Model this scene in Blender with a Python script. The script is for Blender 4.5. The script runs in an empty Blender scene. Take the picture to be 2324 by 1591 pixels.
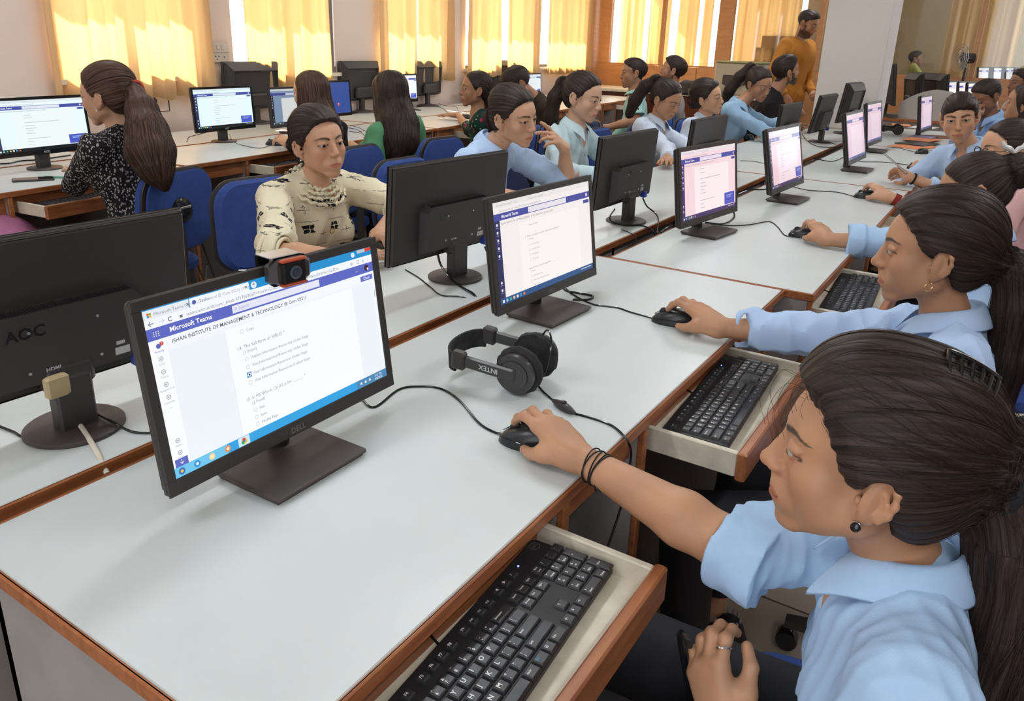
import bpy, math, random
import numpy as np
from mathutils import Vector, Matrix

random.seed(7); RNG = np.random.default_rng(7)
SC = bpy.context.scene
COL = SC.collection

# ------------------------------------------------------------------ camera
CAMP = np.array((0.0, 0.0, 1.37))
_y, _p, _r = np.radians([32.2115, 18.4834, 1.8603])
FPX, PCX, PCY = 1738.2, 1162.0, 683.6
FW = np.array([np.cos(_y)*np.cos(_p), np.sin(_y)*np.cos(_p), -np.sin(_p)])
_rt = np.array([np.sin(_y), -np.cos(_y), 0.0]); _up = np.cross(_rt, FW)
RT = np.cos(_r)*_rt + np.sin(_r)*_up
UP = -np.sin(_r)*_rt + np.cos(_r)*_up
cam_d = bpy.data.cameras.new('camera'); cam = bpy.data.objects.new('camera', cam_d); COL.objects.link(cam)
cam.matrix_world = Matrix(((RT[0], UP[0], -FW[0], CAMP[0]), (RT[1], UP[1], -FW[1], CAMP[1]), (RT[2], UP[2], -FW[2], CAMP[2]), (0, 0, 0, 1)))
cam_d.sensor_width = 36.0; cam_d.lens = FPX/2324*36.0; cam_d.shift_y = (PCY-795.5)/2324
cam_d.clip_start = 0.02; cam_d.clip_end = 200
SC.camera = cam

def ray(px, py): return FW + RT*((px-PCX)/FPX) - UP*((py-PCY)/FPX)
def at(px, py, z=0.75):
    r = ray(px, py); return CAMP + r*((z-CAMP[2])/r[2])
def atd(px, py, d): return CAMP + ray(px, py)*d
def aty(px, py, y):
    r = ray(px, py); return CAMP + r*(y/r[1])

# ------------------------------------------------------------------ world, sun, exposure
w = bpy.data.worlds.new('world'); SC.world = w; w.use_nodes = True
bg = w.node_tree.nodes['Background']; bg.inputs[0].default_value = (0.86, 0.93, 1.0, 1); bg.inputs[1].default_value = 8.0
sun_d = bpy.data.lights.new('sun', 'SUN'); sun = bpy.data.objects.new('sun', sun_d); COL.objects.link(sun)
sun_d.energy = 42.0; sun_d.angle = math.radians(0.6); sun_d.color = (1.0, 0.90, 0.72)
sun.rotation_euler = (math.radians(-47), 0, math.radians(-14))
SC.view_settings.view_transform = 'Standard'; SC.view_settings.look = 'None'
SC.view_settings.exposure = 0.0; SC.view_settings.gamma = 1.0; SC.view_settings.use_curve_mapping = False
SC.cycles.use_denoising = True
SC.cycles.max_bounces = 7; SC.cycles.diffuse_bounces = 4; SC.cycles.transparent_max_bounces = 12
SC.cycles.caustics_reflective = False; SC.cycles.caustics_refractive = False
SC.cycles.sample_clamp_indirect = 6.0

def area(name, loc, sx, sy, power, rot=(0, 0, 0), color=(1, 1, 1)):
    d = bpy.data.lights.new(name, 'AREA'); d.shape = 'RECTANGLE'; d.size = sx; d.size_y = sy; d.energy = power; d.color = color
    o = bpy.data.objects.new(name, d); COL.objects.link(o); o.location = loc; o.rotation_euler = rot
    return o
TUBES = [(x, y) for x in (-0.7, 2.3, 5.3, 8.3) for y in (-1.0, 1.6, 3.9)]
for (x, y) in TUBES:
    area('ceiling_lamp_light', (x, y, 2.9), 1.2, 0.12, 15.0 if y > 3 else 23.0, color=(0.93, 0.97, 1.0))
# added cool fill light behind the camera; the rear wall has no windows
area('rear_fill_light', (-2.3, 0.2, 1.9), 4.2, 1.5, 60.0, rot=(0, math.radians(-90), 0), color=(0.86, 0.93, 1.0))

# ------------------------------------------------------------------ names, labels
def tag(o, label=None, cat=None, group=None, kind=None):
    if label: o['label'] = label
    if cat: o['category'] = cat
    if group: o['group'] = group
    if kind: o['kind'] = kind
    return o
def empty(name, loc=(0, 0, 0), rz=0.0, label=None, cat=None, group=None):
    o = bpy.data.objects.new(name, None); COL.objects.link(o); o.location = loc; o.rotation_euler = (0, 0, rz)
    o.empty_display_size = 0.05
    return tag(o, label, cat, group)
def parent(o, p):
    o.parent = p; return o
def copy_tree(o, par=None):
    c = o.copy(); COL.objects.link(c); c.parent = par
    for ch in o.children: copy_tree(ch, c)
    return c

# ------------------------------------------------------------------ materials
MATS = {}
def rgb(h):
    v = [int(h[i:i+2], 16)/255 for i in (0, 2, 4)]
    return tuple(x/12.92 if x <= .04045 else ((x+.055)/1.055)**2.4 for x in v)
def mat(name, col=(.5, .5, .5), rough=.5, metal=0.0, noise=None, bump=None, emit=None, attr=None, spec=.5, coat=0, sub=0, trans=0, alpha=1):
    """noise=(scale, amount, detail); bump=(scale, strength); attr = colour attribute name"""
    if name in MATS: return MATS[name]
    m = bpy.data.materials.new(name); m.use_nodes = True; nt = m.node_tree; b = nt.nodes['Principled BSDF']
    b.inputs['Base Color'].default_value = (*col, 1); b.inputs['Roughness'].default_value = rough; b.inputs['Metallic'].default_value = metal
    b.inputs['Specular IOR Level'].default_value = spec; b.inputs['Coat Weight'].default_value = coat
    b.inputs['Transmission Weight'].default_value = trans; b.inputs['Alpha'].default_value = alpha
    if sub: b.inputs['Subsurface Weight'].default_value = sub; b.inputs['Subsurface Radius'].default_value = (.012, .004, .002); b.inputs['Subsurface Scale'].default_value = 1.0
    tc = nt.nodes.new('ShaderNodeTexCoord'); src = None
    if attr:
        a = nt.nodes.new('ShaderNodeAttribute'); a.attribute_name = attr; src = a.outputs['Color']
        nt.links.new(src, b.inputs['Base Color'])
    if noise:
        n = nt.nodes.new('ShaderNodeTexNoise'); n.inputs['Scale'].default_value = noise[0]; n.inputs['Detail'].default_value = noise[2] if len(noise) > 2 else 4
        nt.links.new(tc.outputs['Object'], n.inputs['Vector'])
        mr = nt.nodes.new('ShaderNodeMapRange'); mr.inputs['From Min'].default_value = .3; mr.inputs['From Max'].default_value = .7
        mr.inputs['To Min'].default_value = 1-noise[1]; mr.inputs['To Max'].default_value = 1+noise[1]
        nt.links.new(n.outputs['Fac'], mr.inputs['Value'])
        mx = nt.nodes.new('ShaderNodeMix'); mx.data_type = 'RGBA'; mx.blend_type = 'MULTIPLY'; mx.inputs['Factor'].default_value = 1
        if src: nt.links.new(src, mx.inputs['A'])
        else: mx.inputs['A'].default_value = (*col, 1)
        nt.links.new(mr.outputs['Result'], mx.inputs['B']); nt.links.new(mx.outputs['Result'], b.inputs['Base Color'])
    if bump:
        n2 = nt.nodes.new('ShaderNodeTexNoise'); n2.inputs['Scale'].default_value = bump[0]; n2.inputs['Detail'].default_value = 3
        nt.links.new(tc.outputs['Object'], n2.inputs['Vector'])
        bp = nt.nodes.new('ShaderNodeBump'); bp.inputs['Strength'].default_value = bump[1]; bp.inputs['Distance'].default_value = .002
        nt.links.new(n2.outputs['Fac'], bp.inputs['Height']); nt.links.new(bp.outputs['Normal'], b.inputs['Normal'])
    if emit:
        if attr: nt.links.new(src, b.inputs['Emission Color']); b.inputs['Base Color'].default_value = (0.01, 0.01, 0.01, 1); nt.links.remove(b.inputs['Base Color'].links[0])
        else: b.inputs['Emission Color'].default_value = (*col, 1)
        b.inputs['Emission Strength'].default_value = emit
    MATS[name] = m; return m

def wood(name, c1, c2, rough=.35, ax=(1, 12, 12), sc=6.0):
    m = mat(name, c1, rough); nt = m.node_tree; b = nt.nodes['Principled BSDF']
    tc = nt.nodes.new('ShaderNodeTexCoord'); mp = nt.nodes.new('ShaderNodeMapping'); mp.inputs['Scale'].default_value = ax
    n = nt.nodes.new('ShaderNodeTexNoise'); n.inputs['Scale'].default_value = sc; n.inputs['Detail'].default_value = 6
    cr = nt.nodes.new('ShaderNodeValToRGB'); cr.color_ramp.elements[0].position = .3; cr.color_ramp.elements[1].position = .72
    cr.color_ramp.elements[0].color = (*c1, 1); cr.color_ramp.elements[1].color = (*c2, 1)
    nt.links.new(tc.outputs['Object'], mp.inputs['Vector']); nt.links.new(mp.outputs['Vector'], n.inputs['Vector'])
    nt.links.new(n.outputs['Fac'], cr.inputs['Fac']); nt.links.new(cr.outputs['Color'], b.inputs['Base Color'])
    return m

# ------------------------------------------------------------------ mesh building
def mesh_np(name, V, F, m=None, par=None, smooth=False, attrs=None, mi=None, mats=None):
    """V (n,3); F: array (k,4)/(k,3) or list of index tuples"""
    me = bpy.data.meshes.new(name)
    V = np.asarray(V, dtype=np.float32).reshape(-1, 3)
    if isinstance(F, np.ndarray) and F.ndim == 2:
        k, s = F.shape
        me.vertices.add(len(V)); me.vertices.foreach_set('co', V.ravel())
        me.loops.add(k*s); me.loops.foreach_set('vertex_index', F.astype(np.int32).ravel())
        me.polygons.add(k); me.polygons.foreach_set('loop_start', np.arange(0, k*s, s, dtype=np.int32))
        try: me.polygons.foreach_set('loop_total', np.full(k, s, dtype=np.int32))
        except Exception: pass
        me.update(calc_edges=True)
    else:
        me.from_pydata([tuple(map(float, v)) for v in V], [], [tuple(int(i) for i in f) for f in F]); me.update()
    if smooth: me.polygons.foreach_set('use_smooth', np.ones(len(me.polygons), dtype=bool))
    if mats:
        for x in mats: me.materials.append(x)
        if mi is not None: me.polygons.foreach_set('material_index', np.asarray(mi, dtype=np.int32))
    elif m: me.materials.append(m)
    for an, (kind, data) in (attrs or {}).items():
        if kind == 'col':
            a = me.color_attributes.new(an, 'FLOAT_COLOR', 'POINT'); d = np.ones((len(V), 4), dtype=np.float32); d[:, :3] = data; a.data.foreach_set('color', d.ravel())
        elif kind == 'vec':
            a = me.attributes.new(an, 'FLOAT_VECTOR', 'POINT'); a.data.foreach_set('vector', np.asarray(data, dtype=np.float32).ravel())
    o = bpy.data.objects.new(name, me); COL.objects.link(o)
    if par: o.parent = par
    return o

class MB:
    """collects simple shapes, builds ONE mesh object"""
    def __init__(s): s.v = []; s.f = []; s.c = []
    def add(s, V, F, col=None):
        n = len(s.v); s.v += [tuple(map(float, p)) for p in V]; s.f += [tuple(i+n for i in f) for f in F]
        s.c += [col or (1, 1, 1)]*len(V); return s
    def box(s, x0, x1, y0, y1, z0, z1, bev=0.0, col=None, M=None):
        if bev <= 0:
            V = [(x, y, z) for z in (z0, z1) for y in (y0, y1) for x in (x0, x1)]
            F = [(0, 2, 3, 1), (4, 5, 7, 6), (0, 1, 5, 4), (2, 6, 7, 3), (0, 4, 6, 2), (1, 3, 7, 5)]
        else:
            b = min(bev, (x1-x0)/2.01, (y1-y0)/2.01, (z1-z0)/2.01); V = []; F = []
            def ring(z, i): return [(x0+i+0*b, y0+i+b, z), (x0+i+b, y0+i, z), (x1-i-b, y0+i, z), (x1-i, y0+i+b, z), (x1-i, y1-i-b, z), (x1-i-b, y1-i, z), (x0+i+b, y1-i, z), (x0+i, y1-i-b, z)]
            for z, i in ((z0, b), (z0+b, 0), (z1-b, 0), (z1, b)): V += ring(z, i)
            for k in range(3):
                for j in range(8): F.append((k*8+j, k*8+(j+1) % 8, (k+1)*8+(j+1) % 8, (k+1)*8+j))
            F.append(tuple(range(7, -1, -1))); F.append(tuple(range(24, 32)))
        if M is not None: V = [tuple(M @ Vector(p)) for p in V]
        return s.add(V, F, col)
    def quad(s, p, col=None): return s.add(p, [(0, 1, 2, 3)], col)
    def prism(s, poly, z0, z1, col=None, M=None):
        n = len(poly); V = [(x, y, z0) for x, y in poly]+[(x, y, z1) for x, y in poly]
        if M is not None: V = [tuple(M @ Vector(p)) for p in V]
        F = [(i, (i+1) % n, n+(i+1) % n, n+i) for i in range(n)]+[tuple(range(n-1, -1, -1)), tuple(range(n, 2*n))]
        return s.add(V, F, col)
    def lathe(s, prof, n=24, c=(0, 0, 0), ax=None, col=None, M=None):
        V = []; F = []
        for (r, z) in prof:
            for i in range(n):
                a = 2*math.pi*i/n; V.append((r*math.cos(a), r*math.sin(a), z))
        k = len(prof)
        for j in range(k-1):
            for i in range(n): F.append((j*n+i, j*n+(i+1) % n, (j+1)*n+(i+1) % n, (j+1)*n+i))
        F.append(tuple(range(n-1, -1, -1))); F.append(tuple((k-1)*n+i for i in range(n)))
        if ax is not None:
            q = Vector((0, 0, 1)).rotation_difference(Vector(ax)); V = [tuple(q @ Vector(p)) for p in V]
        V = [(p[0]+c[0], p[1]+c[1], p[2]+c[2]) for p in V]
        if M is not None: V = [tuple(M @ Vector(p)) for p in V]
        return s.add(V, F, col)
    def tube(s, pts, r, n=8, closed=False, col=None, M=None):
        P = np.array(pts, dtype=float); k = len(P); R = np.full(k, r) if np.isscalar(r) else np.array(r)
        T = np.gradient(P, axis=0)
        if closed: T = np.roll(P, -1, 0)-np.roll(P, 1, 0)
        T /= np.linalg.norm(T, axis=1)[:, None]+1e-9
        a = np.array((0, 0, 1.)) if abs(T[0][2]) < .9 else np.array((1., 0, 0)); u = np.cross(T[0], a); u /= np.linalg.norm(u); V = []
        for i in range(k):
            u = u-T[i]*(u@T[i]); u /= np.linalg.norm(u)+1e-9; w_ = np.cross(T[i], u)
            for j in range(n):
                an = 2*math.pi*j/n; V.append(P[i]+R[i]*(math.cos(an)*u+math.sin(an)*w_))
        if M is not None: V = [tuple(M @ Vector(p)) for p in V]
        F = []
        for i in range(k if closed else k-1):
            for j in range(n):
                i2 = (i+1) % k; F.append((i*n+j, i*n+(j+1) % n, i2*n+(j+1) % n, i2*n+j))
        if not closed: F += [tuple(range(n-1, -1, -1)), tuple((k-1)*n+j for j in range(n))]
        return s.add(V, F, col)
    def build(s, name, m, par=None, smooth=False, colattr=False):
        at_ = {'Col': ('col', np.array(s.c))} if colattr else None
        o = mesh_np(name, np.array(s.v), s.f, m, par, False, at_)
        if smooth:
            o.data.polygons.foreach_set('use_smooth', np.ones(len(o.data.polygons), dtype=bool))
            o.data.set_sharp_from_angle(angle=math.radians(38))
        return o

def spline(pts, n=10):
    P = np.array(pts, dtype=float); P = np.vstack([2*P[0]-P[1], P, 2*P[-1]-P[-2]]); out = []
    for i in range(1, len(P)-2):
        for t in np.linspace(0, 1, n, endpoint=False):
            a, b, c, d = P[i-1], P[i], P[i+1], P[i+2]
            out.append(.5*((2*b)+(-a+c)*t+(2*a-5*b+4*c-d)*t*t+(-a+3*b-3*c+d)*t**3))
    out.append(P[-2]); return np.array(out)

_TXT = {}
def text_geo(s, size, align='LEFT', bold=0.0):
    key = (s, align, bold)
    if key not in _TXT:
        c = bpy.data.curves.new('t', 'FONT'); c.body = s; c.size = 1; c.align_x = align; c.resolution_u = 2; c.offset = bold
        o = bpy.data.objects.new('t', c); me = bpy.data.meshes.new_from_object(o)
        V = [tuple(v.co) for v in me.vertices]; F = [tuple(p.vertices) for p in me.polygons]
        bpy.data.objects.remove(o); bpy.data.curves.remove(c); bpy.data.meshes.remove(me); _TXT[key] = (V, F)
    V, F = _TXT[key]; return [(x*size, y*size, 0) for x, y, z in V], F
def add_text(mb, s, M, size, align='LEFT', col=None, bold=0.0):
    V, F = text_geo(s, size, align, bold)
    if V: mb.add([tuple(M @ Vector(p)) for p in V], F, col)
# ------------------------------------------------------------------ implicit surfaces -> one continuous mesh
class Sdf:
    def __init__(s): s.p = []
    def _a(s, fn, c, r, op, k): s.p.append((fn, np.array(c, dtype=float), float(r), op, float(k))); return s
    def cone(s, a, b, ra, rb, k=.01, op='u'):
        a = np.array(a, dtype=np.float32); b = np.array(b, dtype=np.float32); d = b-a; L2 = float(d@d+1e-12); ra = float(ra); rb = float(rb)
        def fn(P):
            q = P-a; t = np.clip((q@d)/L2, 0, 1); q = q-t[..., None]*d
            return np.sqrt((q*q).sum(-1))-(ra+(rb-ra)*t)
        return s._a(fn, (a+b)/2, math.sqrt(L2)/2+max(ra, rb), op, k)
    def flat(s, a, b, ra, rb, k=.01, op='u'):
        """frustum with flat ends"""
        a = np.array(a, dtype=np.float32); b = np.array(b, dtype=np.float32); d = b-a; L = math.sqrt(d@d); d = (d/L).astype(np.float32); ra = float(ra); rb = float(rb)
        def fn(P):
            q = P-a; t = q@d; q = q-t[..., None]*d; r = np.sqrt((q*q).sum(-1))-(ra+(rb-ra)*np.clip(t/L, 0, 1)); e = np.abs(t-L/2)-L/2
            return np.minimum(np.maximum(r, e), 0)+np.sqrt(np.maximum(r, 0)**2+np.maximum(e, 0)**2)
        return s._a(fn, (a+b)/2, L/2+max(ra, rb), op, k)
    def ell(s, c, r, M=None, k=.01, op='u'):
        c = np.array(c, dtype=np.float32); r = np.array(r, dtype=np.float32); M = (np.eye(3) if M is None else M).astype(np.float32)
        def fn(P):
            q = (P-c)@M; k0 = np.sqrt(((q/r)**2).sum(-1)); k1 = np.sqrt(((q/(r*r))**2).sum(-1))+1e-9
            return k0*(k0-1)/k1
        return s._a(fn, c, r.max(), op, k)
    def box(s, c, h, M=None, rd=.005, k=.01, op='u'):
        c = np.array(c, dtype=np.float32); h = np.array(h, dtype=np.float32); M = (np.eye(3) if M is None else M).astype(np.float32)
        def fn(P):
            q = np.abs((P-c)@M)-h+rd
            return np.sqrt((np.maximum(q, 0)**2).sum(-1))+np.minimum(q.max(-1), 0)-rd
        return s._a(fn, c, np.linalg.norm(h), op, k)
    def fn(s, f, op='i', k=.004): return s._a(f, (0, 0, 0), 1e6, op, k)
    def disp(s, f): return s._a(f, (0, 0, 0), 1e6, 'd', 0)
    @staticmethod
    def _comb(F, d, op, k):
        if op == 'u':
            h = np.maximum(k-np.abs(F-d), 0)/k if k > 0 else 0
            return np.minimum(F, d)-h*h*k*.25
        if op == 'd': return F+d
        e = -d if op == 's' else d
        h = np.maximum(k-np.abs(F-e), 0)/k if k > 0 else 0
        return np.maximum(F, e)+h*h*k*.25
    def ev(s, P):
        F = np.full(P.shape[:-1], 1.0)
        for fn, c, r, op, k in s.p: F = s._comb(F, fn(P), op, k)
        return F
    def evb(s, cen, rad, P):
        F = np.full(P.shape[:-1], 1.0, dtype=np.float32)
        for fn, c, r, op, k in s.p:
            if op == 'd':
                m = np.abs(F) < .015; F[m] += fn(P[m]); continue
            if r > 1e5: F = s._comb(F, fn(P).astype(np.float32), op, k); continue
            m = np.linalg.norm(cen-c, axis=1) < r+rad+k+.03
            if m.any(): F[m] = s._comb(F[m], fn(P[m]), op, k)
        return F
    def bounds(s):
        lo = np.full(3, 1e9); hi = -lo
        for fn, c, r, op, k in s.p:
            if op == 'u' and r < 1e5: lo = np.minimum(lo, c-r-.01); hi = np.maximum(hi, c+r+.01)
        return lo, hi
    def grad(s, P, e=.0015):
        g = np.empty_like(P)
        for i in range(3):
            d = np.zeros(3); d[i] = e; g[..., i] = s.ev(P+d)-s.ev(P-d)
        return g/(np.linalg.norm(g, axis=-1, keepdims=True)+1e-9)

_EDG = [(a, b) for a in range(8) for b in range(a+1, 8) if bin(a ^ b).count('1') == 1]
def snet(sd, h, lo=None, hi=None, keepf=None):
    """surface nets over sparse blocks; returns V, quads"""
    blo, bhi = sd.bounds(); lo = blo if lo is None else np.maximum(np.array(lo, dtype=float), blo); hi = bhi if hi is None else np.minimum(np.array(hi, dtype=float), bhi)
    lo = np.floor(lo/h)*h
    n = 8; S = n*h; nb = np.maximum(np.ceil((hi-lo)/S).astype(int), 1)
    I = np.stack(np.meshgrid(*[np.arange(k) for k in nb], indexing='ij'), -1).reshape(-1, 3)
    cen = (lo+(I+.5)*S).astype(np.float32)
    if keepf is not None:
        q = keepf(cen, S); I = I[q]; cen = cen[q]
    d = np.concatenate([sd.evb(cen[i:i+4000], .0, cen[i:i+4000][:, None])[:, 0] for i in range(0, len(cen), 4000)]) if len(cen) else np.zeros(0)
    m = np.abs(d) < S*1.12+.003; I = I[m]; cen = cen[m]
    if not len(I): return np.zeros((0, 3)), np.zeros((0, 4), int)
    g = (np.arange(n+1)*h).astype(np.float32); loc = np.stack(np.meshgrid(g, g, g, indexing='ij'), -1).reshape(-1, 3)
    F = np.concatenate([sd.evb(cen[i:i+600], S*.87, (lo+I[i:i+600]*S).astype(np.float32)[:, None]+loc) for i in range(0, len(I), 600)]).reshape(-1, n+1, n+1, n+1)
    ins = F < 0
    c8 = [ins[:, a:a+n, b:b+n, c:c+n] for a in (0, 1) for b in (0, 1) for c in (0, 1)]
    cnt = sum(x.astype(np.int8) for x in c8); B, X, Y, Z = np.nonzero((cnt > 0) & (cnt < 8))
    if not len(B): return np.zeros((0, 3)), np.zeros((0, 4), int)
    val = np.stack([F[B, X+a, Y+b, Z+c] for a in (0, 1) for b in (0, 1) for c in (0, 1)], 1)
    cp = np.array([(a, b, c) for a in (0, 1) for b in (0, 1) for c in (0, 1)], dtype=float)
    acc = np.zeros((len(B), 3)); num = np.zeros(len(B))
    for a, b in _EDG:
        va, vb = val[:, a], val[:, b]; q = (va < 0) != (vb < 0); t = np.where(q, va/(va-vb+1e-12), 0)
        acc += np.where(q[:, None], cp[a]+t[:, None]*(cp[b]-cp[a]), 0); num += q
    G = I[B]*n+np.stack([X, Y, Z], 1); V = lo+(G+acc/num[:, None])*h
    dim = (nb+2)*n; key = (G[:, 0]*dim[1]+G[:, 1])*dim[2]+G[:, 2]; od = np.argsort(key); ks = key[od]
    def look(q):
        j = np.minimum(np.searchsorted(ks, q), len(ks)-1); return np.where(ks[j] == q, od[j], -1)
    st = (dim[1]*dim[2], dim[2], 1); Q = []
    for ax in range(3):
        o1, o2 = [(1, 2), (2, 0), (0, 1)][ax]; ci = [4, 2, 1][ax]
        s0 = val[:, 0] < 0; s1 = val[:, ci] < 0; e = np.nonzero((s0 != s1) & (G[:, o1] > 0) & (G[:, o2] > 0))[0]
        k0 = key[e]; a = e; b = look(k0-st[o1]); c = look(k0-st[o1]-st[o2]); dd = look(k0-st[o2])
        ok = (b >= 0) & (c >= 0) & (dd >= 0); q = np.stack([a, b, c, dd], 1)[ok]; fl = s0[e][ok]
        q[~fl] = q[~fl][:, ::-1]; Q.append(q)
    return V, np.concatenate(Q)

def compact(V, Q):
    u, inv = np.unique(Q.ravel(), return_inverse=True); return V[u], inv.reshape(Q.shape)
def join_vq(L):
    L = [x for x in L if len(x[1])]; o = 0; VV = []; QQ = []
    for V, Q in L: VV.append(V); QQ.append(Q+o); o += len(V)
    return np.concatenate(VV), np.concatenate(QQ)

def rotm(az, pitch=0, roll=0):
    """frame: X right, Y forward (azimuth az, degrees), Z up; pitch>0 looks down; roll>0 tilts to the right"""
    a, p, r = map(math.radians, (az, pitch, roll))
    f = np.array((math.cos(a)*math.cos(p), math.sin(a)*math.cos(p), -math.sin(p))); rt = np.array((math.sin(a), -math.cos(a), 0)); u = np.cross(rt, f)
    r2 = math.cos(r)*rt-math.sin(r)*u; u2 = math.sin(r)*rt+math.cos(r)*u
    return np.stack([r2, f, u2], 1)
def nrm(v): v = np.array(v, dtype=float); return v/np.linalg.norm(v)
class Fr:
    """local frame that adds primitives to an Sdf in world space"""
    def __init__(s, sd, R, t, sc=1.0): s.sd, s.R, s.t, s.sc = sd, R, np.array(t, dtype=float), sc
    def w(s, p): return s.t+s.R@(np.array(p, dtype=float)*s.sc)
    def l(s, P): return ((P-s.t)@s.R)/s.sc
    def cone(s, a, b, ra, rb, k=.01, op='u'): s.sd.cone(s.w(a), s.w(b), ra*s.sc, rb*s.sc, k*s.sc, op); return s
    def flat(s, a, b, ra, rb, k=.01, op='u'): s.sd.flat(s.w(a), s.w(b), ra*s.sc, rb*s.sc, k*s.sc, op); return s
    def sph(s, c, r, k=.01, op='u'): s.sd.ell(s.w(c), np.full(3, r)*s.sc, None, k*s.sc, op); return s
    def ell(s, c, r, M=None, k=.01, op='u'): s.sd.ell(s.w(c), np.array(r)*s.sc, s.R if M is None else s.R@M, k*s.sc, op); return s
    def box(s, c, h, M=None, rd=.005, k=.01, op='u'): s.sd.box(s.w(c), np.array(h)*s.sc, s.R if M is None else s.R@M, rd*s.sc, k*s.sc, op); return s
def eul(x, y, z):
    return np.array(Matrix.Rotation(math.radians(z), 3, 'Z') @ Matrix.Rotation(math.radians(y), 3, 'Y') @ Matrix.Rotation(math.radians(x), 3, 'X'))

def head_sdf(fr, ch):
    """ch: dict of face character: nose, jaw, lips, male"""
    nl = ch.get('nose', 1.0); jw = ch.get('jaw', 1.0); male = ch.get('male', 0)
    fr.ell((0, -.014, .043), (.0735, .094, .080))
    fr.ell((0, .020, .040), (.062, .064, .058), k=.02)
    fr.ell((0, .028, -.018), (.0595*jw, .052, .061), k=.02)
    for s in (-1, 1):
        fr.cone((s*.047*jw, -.002, -.040), (s*.015*jw, .056, -.084), .017, .012, k=.024)
        fr.cone((s*.050*jw, -.004, -.012), (s*.047*jw, -.002, -.040), .016, .016, k=.02)
        fr.sph((s*.040, .050, -.011), .021, k=.022)
        fr.cone((s*.013, .0785, .0345), (s*.040, .0655, .036), .0060, .0055, k=.016)
        fr.ell((s*.034, .034, -.036), (.022, .024, .030), k=.022)
    fr.sph((0, .0660, -.086), .0135+.003*male, k=.018)
    fr.sph((0, .066, -.050), .024, k=.018)
    for s in (-1, 1):
        fr.ell((s*.031, .096, .014), (.0175, .016, .0125), k=.014, op='s')
    for s in (-1, 1):
        fr.sph((s*.031, .0715, .0155), .0132, k=.004)
        fr.cone((s*.017, .0795, .0215), (s*.046, .0725, .0205), .0035, .003, k=.006)
        ld = ch.get('lid', 0); fr.ell((s*.0315, .0855, .0142-.0028*ld), (.0152, .0105, .0046-.0022*ld), M=eul(0, -s*5, -s*12), k=.0028, op='s')
    fr.cone((0, .0815, .026), (0, .0980+.010*(nl-1), -.014), .0052, .0078, k=.010)
    fr.sph((0, .0995+.014*(nl-1), -.0185), .0092, k=.008)
    fr.ell((0, .0760, -.006), (.0105, .0200, .026), M=eul(16, 0, 0), k=.012)
    for s in (-1, 1):
        fr.ell((s*.0108, .0895, -.0215), (.0072, .0105, .0072), k=.006)
        fr.ell((s*.0062, .0950, -.0300), (.0030, .0050, .0026), k=.0015, op='s')
    fr.cone((0, .091, -.0255), (0, .0865, -.043), .0042, .006, k=.008)
    lp = ch.get('lips', 1.0); L = []
    for s in (-1, 1):
        L += [((s*.0240, .0755, -.0542), (s*.0050, .0880, -.0500), .0022*lp, .0038*lp), ((s*.0215, .0755, -.0560), (0, .0862, -.0590), .0028*lp, .0050*lp)]
    fr.ell((0, .062, -.055), (.030, .0235, .020), k=.014)
    for a, b, ra, rb in L: fr.cone(a, b, ra, rb, k=.0045)
    fr.cone((-.023, .0800, -.0548), (0, .0925, -.0540), .0006, .0010, k=.0022, op='s'); fr.cone((.023, .0800, -.0548), (0, .0925, -.0540), .0006, .0010, k=.0022, op='s')
    # ears
    for s in (-1, 1):
        M = eul(12, s*6, -s*24)
        fr.ell((s*.0770, -.0145, .004), (.0055, .0185, .0310), M=M, k=.005)
        fr.ell((s*.0735, -.006, -.0215), (.0055, .0095, .0120), M=M, k=.006)
        fr.ell((s*.0840, -.0135, .0075), (.0058, .0125, .0225), M=M, k=.004, op='s')
        fr.ell((s*.0785, -.0095, -.001), (.0085, .0068, .0105), M=M, k=.003, op='s')
        fr.cone((s*.0785, -.0215, .018), (s*.0785, -.0185, -.010), .0026, .0030, k=.005)
        fr.ell((s*.0742, .0028, -.0035), (.0048, .0045, .0065), k=.005)
        fr.ell((s*.0790, -.0190, .004), (.0030, .0165, .0300), M=M, k=.004)
        hx = [(-.001, .010), (-.004, .024), (-.014, .0325), (-.025, .0305), (-.033, .019), (-.0335, .004), (-.029, -.010), (-.021, -.021)]; hp = [(s*(.0765+(-yy)*.34), yy*.90+.000, zz+.003) for yy, zz in hx]
        for a_, b_ in zip(hp[:-1], hp[1:]): fr.cone(a_, b_, .0032, .0032, k=.006)
        hp = [(s*(.0775+(-yy)*.26), yy, zz+.002) for yy, zz in ((-.014, .021), (-.0205, .012), (-.0225, .001), (-.019, -.010), (-.012, -.0155))]
        for a_, b_ in zip(hp[:-1], hp[1:]): fr.cone(a_, b_, .0026, .0028, k=.003)

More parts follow.
